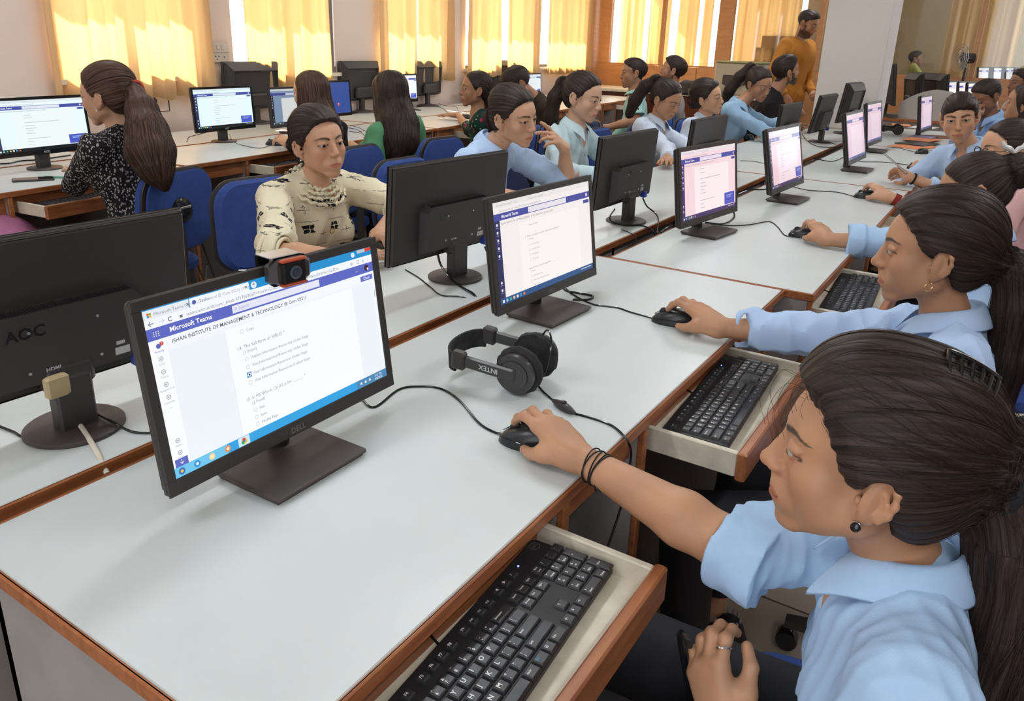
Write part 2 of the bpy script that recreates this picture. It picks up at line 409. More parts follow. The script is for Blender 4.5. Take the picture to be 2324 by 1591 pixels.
def skin_col(fr, P, base, ch, hairc=(.012, .008, .006)):
    """albedo of the skin: lips, brows, hair-covered scalp, beard; everything else the base tone"""
    q = fr.l(P); x, y, z = q[:, 0], q[:, 1], q[:, 2]; ax = np.abs(x)
    base = np.array(base); C = np.tile(base, (len(P), 1))
    def mix(c, f): 
        nonlocal C
        f = np.clip(f, 0, 1)[:, None]; C = C*(1-f)+np.array(c)*f
    near = (np.abs(q) < .16).all(1)
    n1 = np.sin(q@np.array((61., 47, 53)))+np.sin(q@np.array((-38., 71, 29))+1)
    C = C*(1+.035*n1[:, None])
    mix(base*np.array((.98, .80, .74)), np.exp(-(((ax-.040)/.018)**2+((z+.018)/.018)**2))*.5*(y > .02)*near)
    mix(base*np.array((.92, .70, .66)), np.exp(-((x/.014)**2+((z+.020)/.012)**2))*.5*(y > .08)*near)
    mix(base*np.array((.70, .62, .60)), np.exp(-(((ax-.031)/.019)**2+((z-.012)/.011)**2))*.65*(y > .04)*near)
    # lips
    zt = -.0475+.0016*np.cos(ax/.006*1.5)*(ax < .012); zb = -.0645
    e = (ax/.0250)**2+((z+.0553)/.0094)**2
    lip = np.clip((1.05-e)*6, 0, 1)*(y > .07)*near
    mix(np.array(ch.get('lipc', base*np.array((.84, .52, .54)))), lip*.85)
    mix(base*np.array((.25, .15, .15)), np.clip(1-np.abs(z+.0538+.002*(ax/.02)**2)/.0012, 0, 1)*(ax < .0215)*(y > .074)*near*.8)
    # brows
    if ch.get('brow', 1):
        zc = np.interp(ax, [.010, .016, .024, .032, .040, .047, .053], [.0320, .0346, .0370, .0386, .0388, .0370, .0340]); th = np.interp(ax, [.008, .014, .030, .052, .056], [.0, .0050, .0045, .0022, 0])*ch.get('brow', 1)
        mix(hairc, np.clip((th-np.abs(z-zc))/.0014, 0, 1)*(y > .035)*near*.88)
    # lash line
    e = ((ax-.0315)/.0158)**2+((z-.0140+.0028*ch.get('lid', 0))/(.0052-.0016*ch.get('lid', 0)))**2
    mix((.03, .018, .014), np.exp(-((np.sqrt(e)-1.0)/.15)**2)*(y > .060)*(z > .0125-.0028*ch.get('lid', 0))*near*.95)
    # scalp
    hl = hairline(z, ch); mix(hairc, np.clip((hl+.003+.0025*np.sin(x*900)*np.sin(z*700+x*300)-y)/.010, 0, 1)*near*(z > -.052)*(np.hypot(ax-.076, 0) > (.012 if 1 else 0)) * (((ax < .068) | (z > .04))))
    if ch.get('beard'):
        f = ((z < -.030-.25*np.clip(y-.02, -1, .06)) & (y > -.02)) | ((z < .005) & (y < .035) & (y > .0))
        mix(np.array(hairc)*2.0+base*.08, f*(z > -.115)*near*ch['beard']*(lip < .3)*(ax < .070))
    return C
HL_W = ([-.12, -.09, -.055, -.025, .0, .018, .030, .048, .066, .084, .098, .11], [-.060, -.058, -.048, -.034, -.020, .010, .024, .034, .048, .060, .076, .30])
HL_M = ([-.12, -.07, -.045, -.025, -.012, .010, .030, .048, .064, .080, .095, .11], [-.30, -.085, -.060, -.040, -.020, .014, .020, .032, .050, .064, .082, .30])
HL_BACK = ([-.3, -.05, .0, .018, .030, .048, .066, .084, .098, .11], [.02, .02, .014, .018, .026, .034, .048, .060, .076, .30])
def hairline(z, ch):
    t = ch.get('hl', HL_M if ch.get('male') else HL_W); return np.interp(z, t[0], t[1])

def hand_sdf(sd, W, fwd, up, pose, side=1, sc=1.0, tip_only=False):
    """W wrist, fwd along the hand, up = back of the hand; side=1 right hand (thumb to its left when palm is down)"""
    f = nrm(fwd); u = np.array(up, dtype=float); u = nrm(u-f*(u@f)); l = np.cross(u, f)*side
    fr = Fr(sd, np.stack([f, l, u], 1), W, sc)
    J = POSES[pose]
    k0 = J['palm'] if 'palm' in J else (0, 0, 0)
    mc = [J[n][0] for n in ('i', 'm', 'r', 'p')]
    for j, m in enumerate(mc): fr.cone((.006, (.012, .004, -.004, -.012)[j], 0), m, .0165, (.0125, .0125, .0118, .0108)[j], k=.016)
    mid = np.mean(mc, 0)*.55; fr.ell(mid+np.array((0, 0, -.004)), (.036, .034, .014), k=.012)
    for n, r in (('i', .0088), ('m', .0090), ('r', .0085), ('p', .0074)):
        q = J[n]; rr = [r*1.12, r*1.0, r*.90, r*.80]
        for a in range(3): fr.cone(q[a], q[a+1], rr[a], rr[a+1], k=.004 if a else .006)
        fr.sph(q[1], rr[1]*1.10, k=.004)
    t = J['t']; fr.cone((.010, .010, -.004), t[0], .017, .0145, k=.018); fr.cone(t[0], t[1], .0145, .0105, k=.010); fr.cone(t[1], t[2], .0100, .0085, k=.005)
    return fr
POSES = {
 'mouse': {'i': [(.083, .024, .034), (.116, .027, .045), (.139, .025, .034), (.155, .022, .018)], 'm': [(.087, .005, .038), (.122, .004, .046), (.145, .002, .033), (.160, .000, .016)],
           'r': [(.081, -.014, .033), (.113, -.022, .036), (.132, -.031, .018), (.143, -.033, .001)], 'p': [(.071, -.030, .024), (.098, -.041, .021), (.113, -.043, .004), (.123, -.042, -.009)],
           't': [(.048, .040, .000), (.078, .043, -.010), (.103, .039, -.012)]},
 'flat': {'i': [(.088, .026, .004), (.126, .032, .002), (.149, .034, -.004), (.166, .035, -.010)], 'm': [(.092, .006, .006), (.134, .008, .004), (.160, .009, -.003), (.178, .010, -.010)],
          'r': [(.087, -.013, .004), (.126, -.016, .002), (.150, -.018, -.004), (.166, -.019, -.010)], 'p': [(.078, -.030, .001), (.108, -.037, -.001), (.125, -.040, -.006), (.138, -.042, -.010)],
          't': [(.046, .038, -.004), (.076, .054, -.008), (.102, .062, -.010)]},
 'fist': {'i': [(.088, .024, .004), (.110, .026, -.022), (.092, .024, -.040), (.074, .022, -.034)], 'm': [(.092, .005, .006), (.114, .005, -.024), (.094, .005, -.044), (.074, .005, -.038)],
          'r': [(.086, -.013, .004), (.108, -.014, -.024), (.090, -.014, -.043), (.072, -.013, -.037)], 'p': [(.077, -.030, .001), (.096, -.032, -.022), (.082, -.031, -.038), (.068, -.029, -.033)],
          't': [(.046, .036, -.014), (.078, .032, -.034), (.096, .014, -.046)]},
 'hold': {'i': [(.086, .024, .004), (.118, .030, -.012), (.126, .026, -.036), (.118, .020, -.052)], 'm': [(.090, .005, .006), (.124, .008, -.012), (.132, .006, -.038), (.122, .004, -.056)],
          'r': [(.085, -.013, .004), (.117, -.012, -.012), (.124, -.012, -.036), (.114, -.012, -.052)], 'p': [(.076, -.030, .001), (.102, -.032, -.012), (.108, -.032, -.032), (.100, -.031, -.046)],
          't': [(.046, .038, -.016), (.076, .044, -.034), (.100, .036, -.046)]},
 'point': {'i': [(.088, .024, .004), (.128, .026, .004), (.152, .027, .001), (.172, .028, -.004)], 'm': [(.092, .005, .006), (.120, .006, -.012), (.120, .006, -.036), (.104, .005, -.044)],
          'r': [(.086, -.013, .004), (.112, -.014, -.016), (.106, -.014, -.040), (.088, -.013, -.044)], 'p': [(.077, -.030, .001), (.098, -.032, -.016), (.092, -.031, -.036), (.078, -.029, -.038)],
          't': [(.046, .038, -.010), (.078, .044, -.024), (.102, .036, -.034)]},
 'temple': {'i': [(.088, .024, .004), (.128, .026, .006), (.152, .026, .004), (.172, .026, .0)], 'm': [(.092, .005, .006), (.126, .006, -.010), (.146, .006, -.028), (.158, .006, -.044)],
          'r': [(.086, -.013, .004), (.116, -.014, -.016), (.126, -.014, -.038), (.124, -.014, -.054)], 'p': [(.077, -.030, .001), (.100, -.034, -.018), (.106, -.035, -.036), (.102, -.035, -.050)],
          't': [(.046, .038, -.012), (.074, .048, -.030), (.098, .046, -.044)]},
}
# ------------------------------------------------------------------ people
def hair_mat(name, c1, c2, rough=.50):
    m = mat(name, c1, rough, spec=.28); nt = m.node_tree; b = nt.nodes['Principled BSDF']
    a = nt.nodes.new('ShaderNodeAttribute'); a.attribute_name = 'strand'
    n = nt.nodes.new('ShaderNodeTexNoise'); n.inputs['Scale'].default_value = 1.0; n.inputs['Detail'].default_value = 4
    nt.links.new(a.outputs['Vector'], n.inputs['Vector'])
    cr = nt.nodes.new('ShaderNodeValToRGB'); e = cr.color_ramp.elements; e[0].position = .36; e[1].position = .66; e[0].color = (*c1, 1); e[1].color = (*c2, 1)
    nt.links.new(n.outputs['Fac'], cr.inputs['Fac']); nt.links.new(cr.outputs['Color'], b.inputs['Base Color'])
    bp = nt.nodes.new('ShaderNodeBump'); bp.inputs['Strength'].default_value = .55; bp.inputs['Distance'].default_value = .0022
    nt.links.new(n.outputs['Fac'], bp.inputs['Height']); nt.links.new(bp.outputs['Normal'], b.inputs['Normal'])
    return m
M_HAIR = hair_mat('dark_hair', (.010, .006, .0048), (.050, .028, .021))
M_HAIRB = hair_mat('brown_hair', (.024, .012, .008), (.12, .058, .034))
M_STRAND = mat('hair_strand', (.028, .016, .012), .5, spec=.3)
M_STRANDL = mat('hair_strand_light', (.085, .050, .036), .5, spec=.3)
M_SKIN = mat('skin', rough=.47, attr='Col', bump=(260, .12), spec=.4, sub=.08)
M_EYE = mat('eye', rough=.15, attr='Col', coat=.15, spec=.35)
M_BLACKT = mat('black_trousers', (.010, .010, .013), .8, bump=(900, .3))
M_NAIL = mat('nail', (.50, .27, .21), .25)

def ik(S, W, pole, a, b):
    S = np.array(S); W = np.array(W); d = W-S; L = np.linalg.norm(d); d = d/L
    if L > (a+b)*.995: s = L/((a+b)*.995); a, b = a*s, b*s
    c = (a*a-b*b+L*L)/(2*L); hgt = math.sqrt(max(a*a-c*c, 1e-8)); pl = np.array(pole, dtype=float); pl = pl-d*(pl@d)
    return S+d*c+nrm(pl)*hgt

def fold(freq, amp, seed=0, ax=(1, 1, 1)):
    rs = np.random.default_rng(seed); K = rs.normal(size=(5, 3))*freq*np.array(ax); ph = rs.uniform(0, 6.28, 5); K2 = rs.normal(size=(3, 3))*freq*.35
    def f(P):
        q = P+.25/freq*np.stack([np.sin(P@K2[0]), np.sin(P@K2[1]+1), np.sin(P@K2[2]+2)], -1)*3
        v = 0
        for i in range(5): v = v+np.abs(np.sin(q@K[i]*.5+ph[i]))
        return (v/5-.62)*amp
    return f

def strand_tubes(paths, r):
    """paths (N,K,3) -> thin three-sided tubes"""
    N, K, _ = paths.shape; T = np.gradient(paths, axis=1); T /= np.linalg.norm(T, axis=2, keepdims=True)+1e-9
    a = np.array((.3, .2, 1.)); u = np.cross(T, a); u /= np.linalg.norm(u, axis=2, keepdims=True)+1e-9; v = np.cross(T, u)
    taper = (1-np.linspace(-1, 1, K)**4*.8)[None, :, None, None]*np.array(r).reshape(-1, 1, 1, 1)
    an = np.array([0, 2.094, 4.189]); ring = (np.cos(an)[:, None]*u[:, :, None]+np.sin(an)[:, None]*v[:, :, None])*taper
    V = (paths[:, :, None]+ring).reshape(-1, 3)
    i = np.arange(N)[:, None, None]*K*3; k = np.arange(K-1)[None, :, None]*3; j = np.arange(3)[None, None]; j2 = (j+1) % 3
    Q = np.stack([i+k+j, i+k+j2, i+k+3+j2, i+k+3+j], -1).reshape(-1, 4); return V, Q

def strand_attr(fr, tie, P, pony, K=34.):
    q = fr.l(P); T = np.array(tie); a = nrm(np.array((0, -.01, .02))-T); rel = q-T
    e1 = nrm(np.cross(a, (0, 0, 1.)+np.array((.01, 0, 0)))); e2 = np.cross(a, e1); c = np.stack([rel@e1, rel@e2], -1); c = c/(np.linalg.norm(c, axis=-1, keepdims=True)+1e-6)
    S = np.concatenate([c*K, np.linalg.norm(rel, axis=-1, keepdims=True)*14], -1)
    if pony is not None and len(pony):
        C = np.array([p[0] for p in pony]); R = np.array([p[1] for p in pony]); t, d, n, b, cen, rr = near_line(C, R, P)
        m = d < rr*1.12; v = P-cen; ang = np.arctan2((v*b).sum(-1), (v*n).sum(-1))
        S2 = np.stack([np.cos(ang)*20, np.sin(ang)*20, t*7+d/rr*1.5], -1); S = np.where(m[:, None], S2, S)
    return S
def near_line(C, R, P):
    best = np.full(len(P), 1e9); out_t = np.zeros(len(P)); cen = np.zeros_like(P); rr = np.ones(len(P)); Tn = np.zeros_like(P); s = 0
    for i in range(len(C)-1):
        d = C[i+1]-C[i]; L = np.linalg.norm(d)+1e-9; t = np.clip(((P-C[i])@d)/L**2, 0, 1); c = C[i]+t[:, None]*d; di = np.linalg.norm(P-c, axis=1)
        r = R[i]+(R[i+1]-R[i])*t; m = di/r < best
        best[m] = (di/r)[m]; out_t[m] = (s+t*L)[m]; cen[m] = c[m]; rr[m] = r[m]; Tn[m] = d/L; s += L
    n = np.cross(Tn, (.31, .17, .9)); n /= np.linalg.norm(n, axis=1, keepdims=True)+1e-9; b = np.cross(Tn, n)
    return out_t, best*rr, n, b, cen, rr

def collar(name, N, R, m, par, r=.058, h=.030, leaf=.048, point=.085, gap=26, tilt=12, sc=1.0, thick=.0022, lift=.026):
    """shirt collar: stand plus folded leaf with pointed ends; R torso frame, N neck base"""
    n = 44; rows = []; 
    for i in range(n+1):
        a = -180+gap+(360-2*gap)*i/n; th = math.radians(a); e = abs(a)/(180-gap)       # a=0 is the nape, +-(180-gap) the front
        d = np.array((math.sin(th), -math.cos(th), 0)); fr = max(0, (e-.55)/.45)
        drop = -.034*e**2; up = h*(1-.25*e)
        lf = leaf*(1-.12*e)+(point-leaf)*fr**3
        base = d*r+np.array((0, 0, drop)); top = d*(r-.004)+np.array((0, 0, drop+up)); out = d*(r+.003)+np.array((0, 0, drop+up+.001))
        low = d*(r+.012+.35*lf)+np.array((0, 0, drop+up-.80*lf)); mid = (out*.55+low*.45)+d*.004
        # the point swings outwards
        if fr > 0: low = low+np.array((math.copysign(1, -a)*-.006*fr, .004*fr, 0))
        rows.append([base, top, out, mid, low])
    G = np.array(rows)*sc; G[..., 1] += .008*sc; G[..., 2] += lift*sc
    t = math.radians(tilt); Rt = np.array(((1, 0, 0), (0, math.cos(t), math.sin(t)), (0, -math.sin(t), math.cos(t)))); G = G@Rt
    V = (np.array(N)+G@np.asarray(R).T).reshape(-1, 3); k = 5
    F = np.array([(i*k+j, i*k+j+1, (i+1)*k+j+1, (i+1)*k+j) for i in range(n) for j in range(k-1)])
    o = mesh_np(name, V, F, m, par, True)
    md = o.modifiers.new('s', 'SOLIDIFY'); md.thickness = thick; md.offset = 0
    md = o.modifiers.new('d', 'SUBSURF'); md.levels = md.render_levels = 1
    return o

def eye_mesh(fr, par, gaze, q=1):
    n, k = (20, 14) if q else (12, 8)
    for s in (-1, 1):
        c = fr.w((s*.031, .0715, .0155)); g = nrm(fr.R@nrm(gaze)); a = nrm(np.cross(g, (0, 0, 1))); b = np.cross(a, g); V = []; Cc = []; F = []
        rad = .0122*fr.sc
        angs = [0, .10, .18, .22, .45, .49, .54, .66] + list(np.linspace(.85, math.pi, k-6))
        for t in angs:
            for i in range(n):
                p = 2*math.pi*i/n; bulge = 1+.07*max(0, 1-(t/.46)**2); V.append(c+rad*bulge*(math.cos(t)*g+math.sin(t)*(math.cos(p)*a+math.sin(p)*b)))
                Cc.append((.004, .003, .003) if t < .2 else (.028, .011, .006) if t < .47 else (.012, .006, .005) if t < .52 else (.44, .39, .36))
        for j in range(len(angs)-1):
            for i in range(n): F.append((j*n+i, (j+1)*n+i, (j+1)*n+(i+1) % n, j*n+(i+1) % n))
        mesh_np('eye', V, np.array(F), M_EYE, par, True, {'Col': ('col', np.array(Cc))})

def person(S):
    q = S.get('q', 1); ch = S.get('face', {}); H = np.array(S['H'], dtype=float); sc = S.get('sc', 1.0); R = rotm(S['az'], S.get('pitch', 0), S.get('roll', 0))
    skin = np.array(S.get('skin', (.40, .205, .115))); hc = (.012, .008, .006)
    taz = S.get('taz', S['az']); P = np.array(S['P'], dtype=float)
    root = empty('person', (P[0], P[1], 0), 0, S['label'], 'person', S.get('group'))
    root.rotation_euler = (0, 0, 0); inv = Matrix.Translation(-Vector((P[0], P[1], 0)))
    def reparent(o): o.parent = root; o.matrix_parent_inverse = inv; return o
    tf = rotm(taz)[:, 1]
    N = np.array(S['N'], dtype=float) if 'N' in S else H-R[:, 2]*.085*sc-np.array((0, 0, .062*sc))-tf*.026*sc
    U = nrm(N-P); F_ = nrm(tf-U*(tf@U)); X = np.cross(F_, U); TR = np.stack([X, F_, U], 1)
    bw = S.get('bw', 1.0); hgt = np.linalg.norm(N-P)
    shw = .150*bw*sc
    sh = {s: N+TR@np.array((k*shw, -.006, -.050*sc))+np.array(S.get('sh'+s, (0, 0, 0))) for s, k in (('R', 1), ('L', -1))}
    arms = {}
    for s, k in (('R', 1), ('L', -1)):
        A = S.get('arms', {}).get(s)
        if A is None: A = {'W': P+TR@np.array((k*.14, .30, 0))+np.array((0, 0, .12)), 'fwd': F_, 'up': (0, 0, 1), 'pose': 'flat'}
        A = dict(A); W = np.array(A['W'], dtype=float)
        E = np.array(A['E'], dtype=float) if 'E' in A else ik(sh[s], W, A.get('pole', X*k*.6-F_*.3+np.array((0, 0, -1))), .265*sc, .235*sc)
        A.update(W=W, E=E, k=k); arms[s] = A
    # -------- body (skin), one continuous mesh
    sd = Sdf(); fh = Fr(sd, R, H, sc); head_sdf(fh, ch)
    nk = N+TR@np.array((0, .004, .0)); sd.cone(fh.w((0, -.020, -.040)), nk, .043*sc*S.get('neck', 1), .048*sc*S.get('neck', 1), .022); sd.cone(nk, N+TR@np.array((0, .02, -.08)), .050*sc, .055*sc, .02)
    sd.cone(sh['L']*.8+N*.2, sh['R']*.8+N*.2, .030*sc, .030*sc, .03)
    sd.ell(N+TR@np.array((0, .028, -.085*sc)), np.array((.105, .058, .075))*sc, TR, .03); sd.cone(N-U*.1, P, .075, .085, .03)
    for s in 'RL':
        A = arms[s]; sd.cone(sh[s], A['E'], .034*sc, .033*sc, .02); mid = A['E']*.72+A['W']*.28
        tk = A.get('thick', 1.0)
        sd.cone(A['E'], mid, .034*sc*tk, .0365*sc*tk, .02); sd.cone(mid, A['W'], .0365*sc*tk, .0225*sc, .012)
        hd = nrm(np.array(A.get('fwd', A['W']-A['E']), dtype=float)); hand_sdf(sd, A['W'], hd, A.get('up', (0, 0, 1)), A.get('pose', 'flat'), A['k'], A.get('sc', .98)*sc)
    legs = S.get('legs', {}); LG = {}
    for s, k in (('R', 1), ('L', -1)):
        hip = P+X*k*.085; f2 = tf
        kn, an, toe = legs.get(s, (None, None, None))
        if S.get('stand'): kn = hip-np.array((0, 0, .44)) if kn is None else kn; an = np.array((hip[0], hip[1], .09)) if an is None else an
        else:
            kn = hip+f2*.40+X*k*.02+np.array((0, 0, .02)) if kn is None else np.array(kn); an = kn+f2*(-.02)-np.array((0, 0, kn[2]-.09)) if an is None else np.array(an)
        toe = an+f2*.15-np.array((0, 0, .055)) if toe is None else np.array(toe); LG[s] = (hip, kn, an, toe)
        sd.cone(hip, kn, .06, .045, .02); sd.cone(kn, an, .044, .030, .02); sd.cone(an, toe, .032, .026, .02)
    dist = float(np.linalg.norm(H-CAMP)); hh = min(max(dist*.00095, .0018), .0060); hw_ = min(max(dist*.0011, .0027), .0070); hr = .016 if q < 2 else .011
    hc_w = fh.w((0, -.01, -.03)); HR = .175*sc
    segs = [(arms[s]['E'] if S.get('fullarm', q > 0) else arms[s]['E']*.3+arms[s]['W']*.7, arms[s]['W']+nrm(np.array(arms[s].get('fwd', arms[s]['W']-arms[s]['E']), dtype=float))*.10) for s in 'RL' if not arms[s].get('hidden')]
    def dseg(Pp):
        m = np.full(len(Pp), 1e9)
        for a, b in segs:
            d = b-a; t = np.clip(((Pp-a)@d)/(d@d), 0, 1); m = np.minimum(m, np.linalg.norm(Pp-a-t[:, None]*d, axis=1))
        return m
    def owner(Pp): return np.where(np.linalg.norm(Pp-hc_w, axis=1) < HR, 0, np.where(dseg(Pp) < .105, 1, 2))
    parts = []
    for i, h in enumerate((hh, hw_, hr)):
        q = min(q, 2); kf = [lambda c, s_: np.linalg.norm(c-hc_w, axis=1) < HR+s_+.01, lambda c, s_: dseg(c) < .105+s_, None][i]
        V, Q = snet(sd, h, keepf=kf)
        if len(Q):
            ce = V[Q].mean(1); dh = np.linalg.norm(ce-hc_w, axis=1); ds = dseg(ce); e = .007
            o = (dh < HR+e) if i == 0 else ((dh > HR) & (ds < .105+e)) if i == 1 else ((dh > HR) & (ds > .105)); Q = Q[o]
        if len(Q): parts.append(compact(V, Q))
    V, Q = join_vq(parts)
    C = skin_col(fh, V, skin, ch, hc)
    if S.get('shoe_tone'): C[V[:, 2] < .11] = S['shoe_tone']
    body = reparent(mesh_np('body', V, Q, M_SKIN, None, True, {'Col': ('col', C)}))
    if not S.get('noface'): 
        S.setdefault('gaze', (0, 1, -.12)); n0 = set(bpy.data.objects[:]); eye_mesh(fh, None, S.get('gaze', (0, 1, -.12)), q)
        for o in set(bpy.data.objects[:])-n0: o.parent = body
        for o in body.children: o.matrix_parent_inverse = Matrix.Identity(4); o.location = (0, 0, 0)
    # -------- hair
    hs = Sdf(); hf = Fr(hs, R, H, sc); st = S.get('hair', 'tied'); vol = S.get('vol', 0.0)
    tie = S.get('tie', (0, -.115, .02)); male = st in ('short', 'crop'); 
    if male:
        v = 0 if st == 'crop' else .004
        hf.ell((0, -.014, .045), (.0775+v, .0985+v, .0835+v)); hf.ell((0, .012, .078), (.060, .074, .052+v*1.5), k=.02)
    else:
        hf.ell((0, -.016, .045), (.0805+vol*.5, .1025+vol*.6, .0875+vol)); hf.ell((0, -.048, -.004), (.068, .058, .060), k=.03)
        if vol > .006: hf.ell((0, -.045, .075), (.066, .072, .060+vol*.3), k=.03)
        for s in (-1, 1): hf.ell((s*.060, -.005, .026), (.022, .052, .040), k=.02)
    HLf = (lambda P_: (hf.l(P_)[..., 1]-hairline(hf.l(P_)[..., 2], ch if not S.get('hl') else {'hl': S['hl']}))*.70*sc)
    hs.disp(lambda P_: np.clip(HLf(P_)/(.70*sc)/.022+1, 0, 1)**1.5*(.0045 if male else .0065)*sc)
    hs.fn(HLf, 'i', .003)
    for s in (-1, 1): hf.ell((s*.088, -.010, .000), (.022, .019, .034), M=eul(12, 0, -s*20), k=.006, op='s')
    pony = [(np.array(p[:3], dtype=float) if not S.get('pony_local') else hf.w(p[:3]), p[3]) for p in S.get('pony', [])]
    for a, b in zip(pony[:-1], pony[1:]): hs.cone(a[0], b[0], a[1], b[1], .018)
    for e in S.get('hair_ell', []): hf.ell(e[0], e[1], k=.02)
    am = [.0012, .0012, .0010][q]
    def groove(P_):
        sh_ = P_.shape; s3 = strand_attr(hf, tie, P_.reshape(-1, 3), pony, 1.0); u = np.arctan2(s3[:, 1], s3[:, 0])
        return (am*(np.sin(u*17+2*np.sin(u*5))+.6*np.sin(u*41+s3[:, 2]*.3))).reshape(sh_[:-1])
    hs.disp(groove)
    V, Q = snet(hs, min(max(dist*.0011, .0023), .0065))
    hm = S.get('hair_mat', M_HAIR)
    ha = reparent(mesh_np('hair', V, Q, hm, None, True, {'strand': ('vec', strand_attr(hf, tie, V, pony))}))
    ns = S.get('strands', [0, 260, 2200][q])
    if ns:
        idx = RNG.integers(0, len(V), ns); p = V[idx].copy(); lv = S.get('lift', .0022); K = 18; path = [p.copy()]; Tw = hf.w(tie); off = RNG.uniform(-.0004, lv, ns)*RNG.uniform(0, 1, ns)
        step = [.012, .010, .0075][q]; cw = hs
        PC = np.array([x[0] for x in pony]) if pony else None; PR = np.array([x[1] for x in pony]) if pony else None
        if pony:
            t, dd, n_, b_, cen, rr = near_line(PC, PR, p); onp = dd < rr*1.10
        else: onp = np.zeros(ns, bool)
        wob = RNG.normal(size=(ns, 3))*.10
        for k in range(K):
            d = Tw-p; L = np.linalg.norm(d, axis=1, keepdims=True); d = d/(L+1e-6)
            if pony:
                seg = np.gradient(PC, axis=0); j = np.argmin(((p[:, None]-PC[None])**2).sum(-1), 1); dp = seg[j]/np.linalg.norm(seg[j], axis=1, keepdims=True); d = np.where(onp[:, None], dp, d)
            g = hs.grad(p, .003); d = d+wob; d = d-g*(d*g).sum(1, keepdims=True); d /= np.linalg.norm(d, axis=1, keepdims=True)+1e-6
            p = p+d*np.minimum(step, np.maximum(L*.5, .0003)) if not pony else p+d*step
            p = p-g*(hs.ev(p)-off)[:, None]; path.append(p.copy())
        path = np.stack(path, 1)
        # drop strands that slipped off the surface
        okk = (np.linalg.norm(np.diff(path, axis=1), axis=2) < step*2.2).all(1); path = path[okk]; pr = RNG.random(len(path))
        rad = [.0005, .0004, .00030][q]
        for nm, sel, mm in (('loose_strands', pr > .22, M_STRAND), ('loose_strands', pr <= .22, M_STRANDL)):
            if sel.any():
                v, f = strand_tubes(path[sel], np.full(sel.sum(), rad)); o = reparent(mesh_np(nm, v, f, S.get('strand_mat', mm), None, True)); o.parent = ha; o.matrix_parent_inverse = Matrix.Identity(4); o['kind'] = 'stuff'
    # -------- shirt
    sm = S['shirt']; ss = Sdf(); tf_ = Fr(ss, TR, N, sc)
    hz = hgt/sc; SLC = []
    fat = S.get('fat', 1.0)
    tf_.ell((0, .008, -.135), (.150*bw*fat, .095*fat, .150)); tf_.cone((-.140*bw, -.006, -.050), (.140*bw, -.006, -.050), .050, .050, k=.035)
    for s in (-1, 1): tf_.cone((0, -.014, -.006), (s*.125*bw, -.010, -.044), .044, .044, k=.03)
    if not ch.get('male'):
        for s in (-1, 1): tf_.ell((s*.066, .064, -.190), (.062, .050, .058), k=.05)
    tf_.ell((0, .004, -.30), (.128*fat, .092*fat, .17), k=.05); tf_.ell((0, -.005, -hz+.03), (.160*fat, .118*fat, .125), k=.06)
    for s in 'RL':
        A = arms[s]; E, W = A['E'], A['W']; t = A.get('sleeve', 1.85); hd = A.get('loose', 1.0)
        if t <= 1: e = sh[s]+(E-sh[s])*t; ss.flat(sh[s], e, .058*sc, (.050*hd+.004)*sc, .03)
        else:
            e = E+(W-E)*(t-1); SLC.append((e, nrm(W-E))); ss.cone(sh[s], E, .058*sc, .048*hd*sc, .03); r_e = (.047*hd-(t-1)*.010)*sc; ss.flat(E, e, .047*hd*sc, r_e, .014)
        if A.get('cuff'):
            a0 = sh[s] if t <= 1 else E; dv = nrm(e-a0); ss.flat(e-dv*A['cuff'], e, (.058 if t <= 1 else .0475*hd+.004)*sc, (.056 if t <= 1 else .0455*hd+.003)*sc, .004)
        if q == 2 and not A.get('hidden'):
            a0 = sh[s] if t <= 1 else E; dv = nrm(e-a0); ri = (.056 if t <= 1 else .0455*hd+.003)*sc-.0075; ss.flat(e-dv*.022, e+dv*.03, ri-.002, ri, .003, 's')
    for e, dv in SLC: ss.flat(e, e+dv*.13, .10, .10, .001, 's')
    if S.get('vneck', 1): tf_.ell((0, .082, -.012), (.026, .062, .060), k=.008, op='s')
    ss.disp(fold(S.get('ff', 72), S.get('fa', .020), S.get('seed', 1)))
    V, Q = snet(ss, S.get('sh_res') or min(max(dist*.0018, .0036), .0100))
    reparent(mesh_np(S.get('top_name', 'shirt'), V, Q, sm, None, True))
    if S.get('collar', 1):
        reparent(collar('collar', N, TR, S.get('collar_mat', sm), None, sc=sc, **S.get('collar_kw', {})))
    if S.get('stand') or S.get('lower', 1):
        ls = Sdf()
        ls.ell(P+U*-.01, np.array((.150, .115, .10))*sc, TR)
        for s in 'RL':
            hip, kn, an, toe = LG[s]; wl = S.get('legw', 1.0); ls.cone(hip, kn, .088*wl, .066*wl, .03); ls.flat(kn, an+(kn-an)*S.get('hem', .08), .068*wl, .056*wl, .02)
        ls.disp(fold(16, .010, 5)); V, Q = snet(ls, S.get('hl_', .014)); reparent(mesh_np('trousers', V, Q, S.get('trousers', M_BLACKT), None, True))
    S['root'] = root; S['hair_sdf'] = hs; S['fh'] = fh; S['arms_'] = arms; S['TR'] = TR; S['Nn'] = N; S['sh_'] = sh; S['LG'] = LG; S['body'] = body; S['hairobj'] = ha; S['reparent'] = reparent; S['shirt_sdf'] = ss
    return S
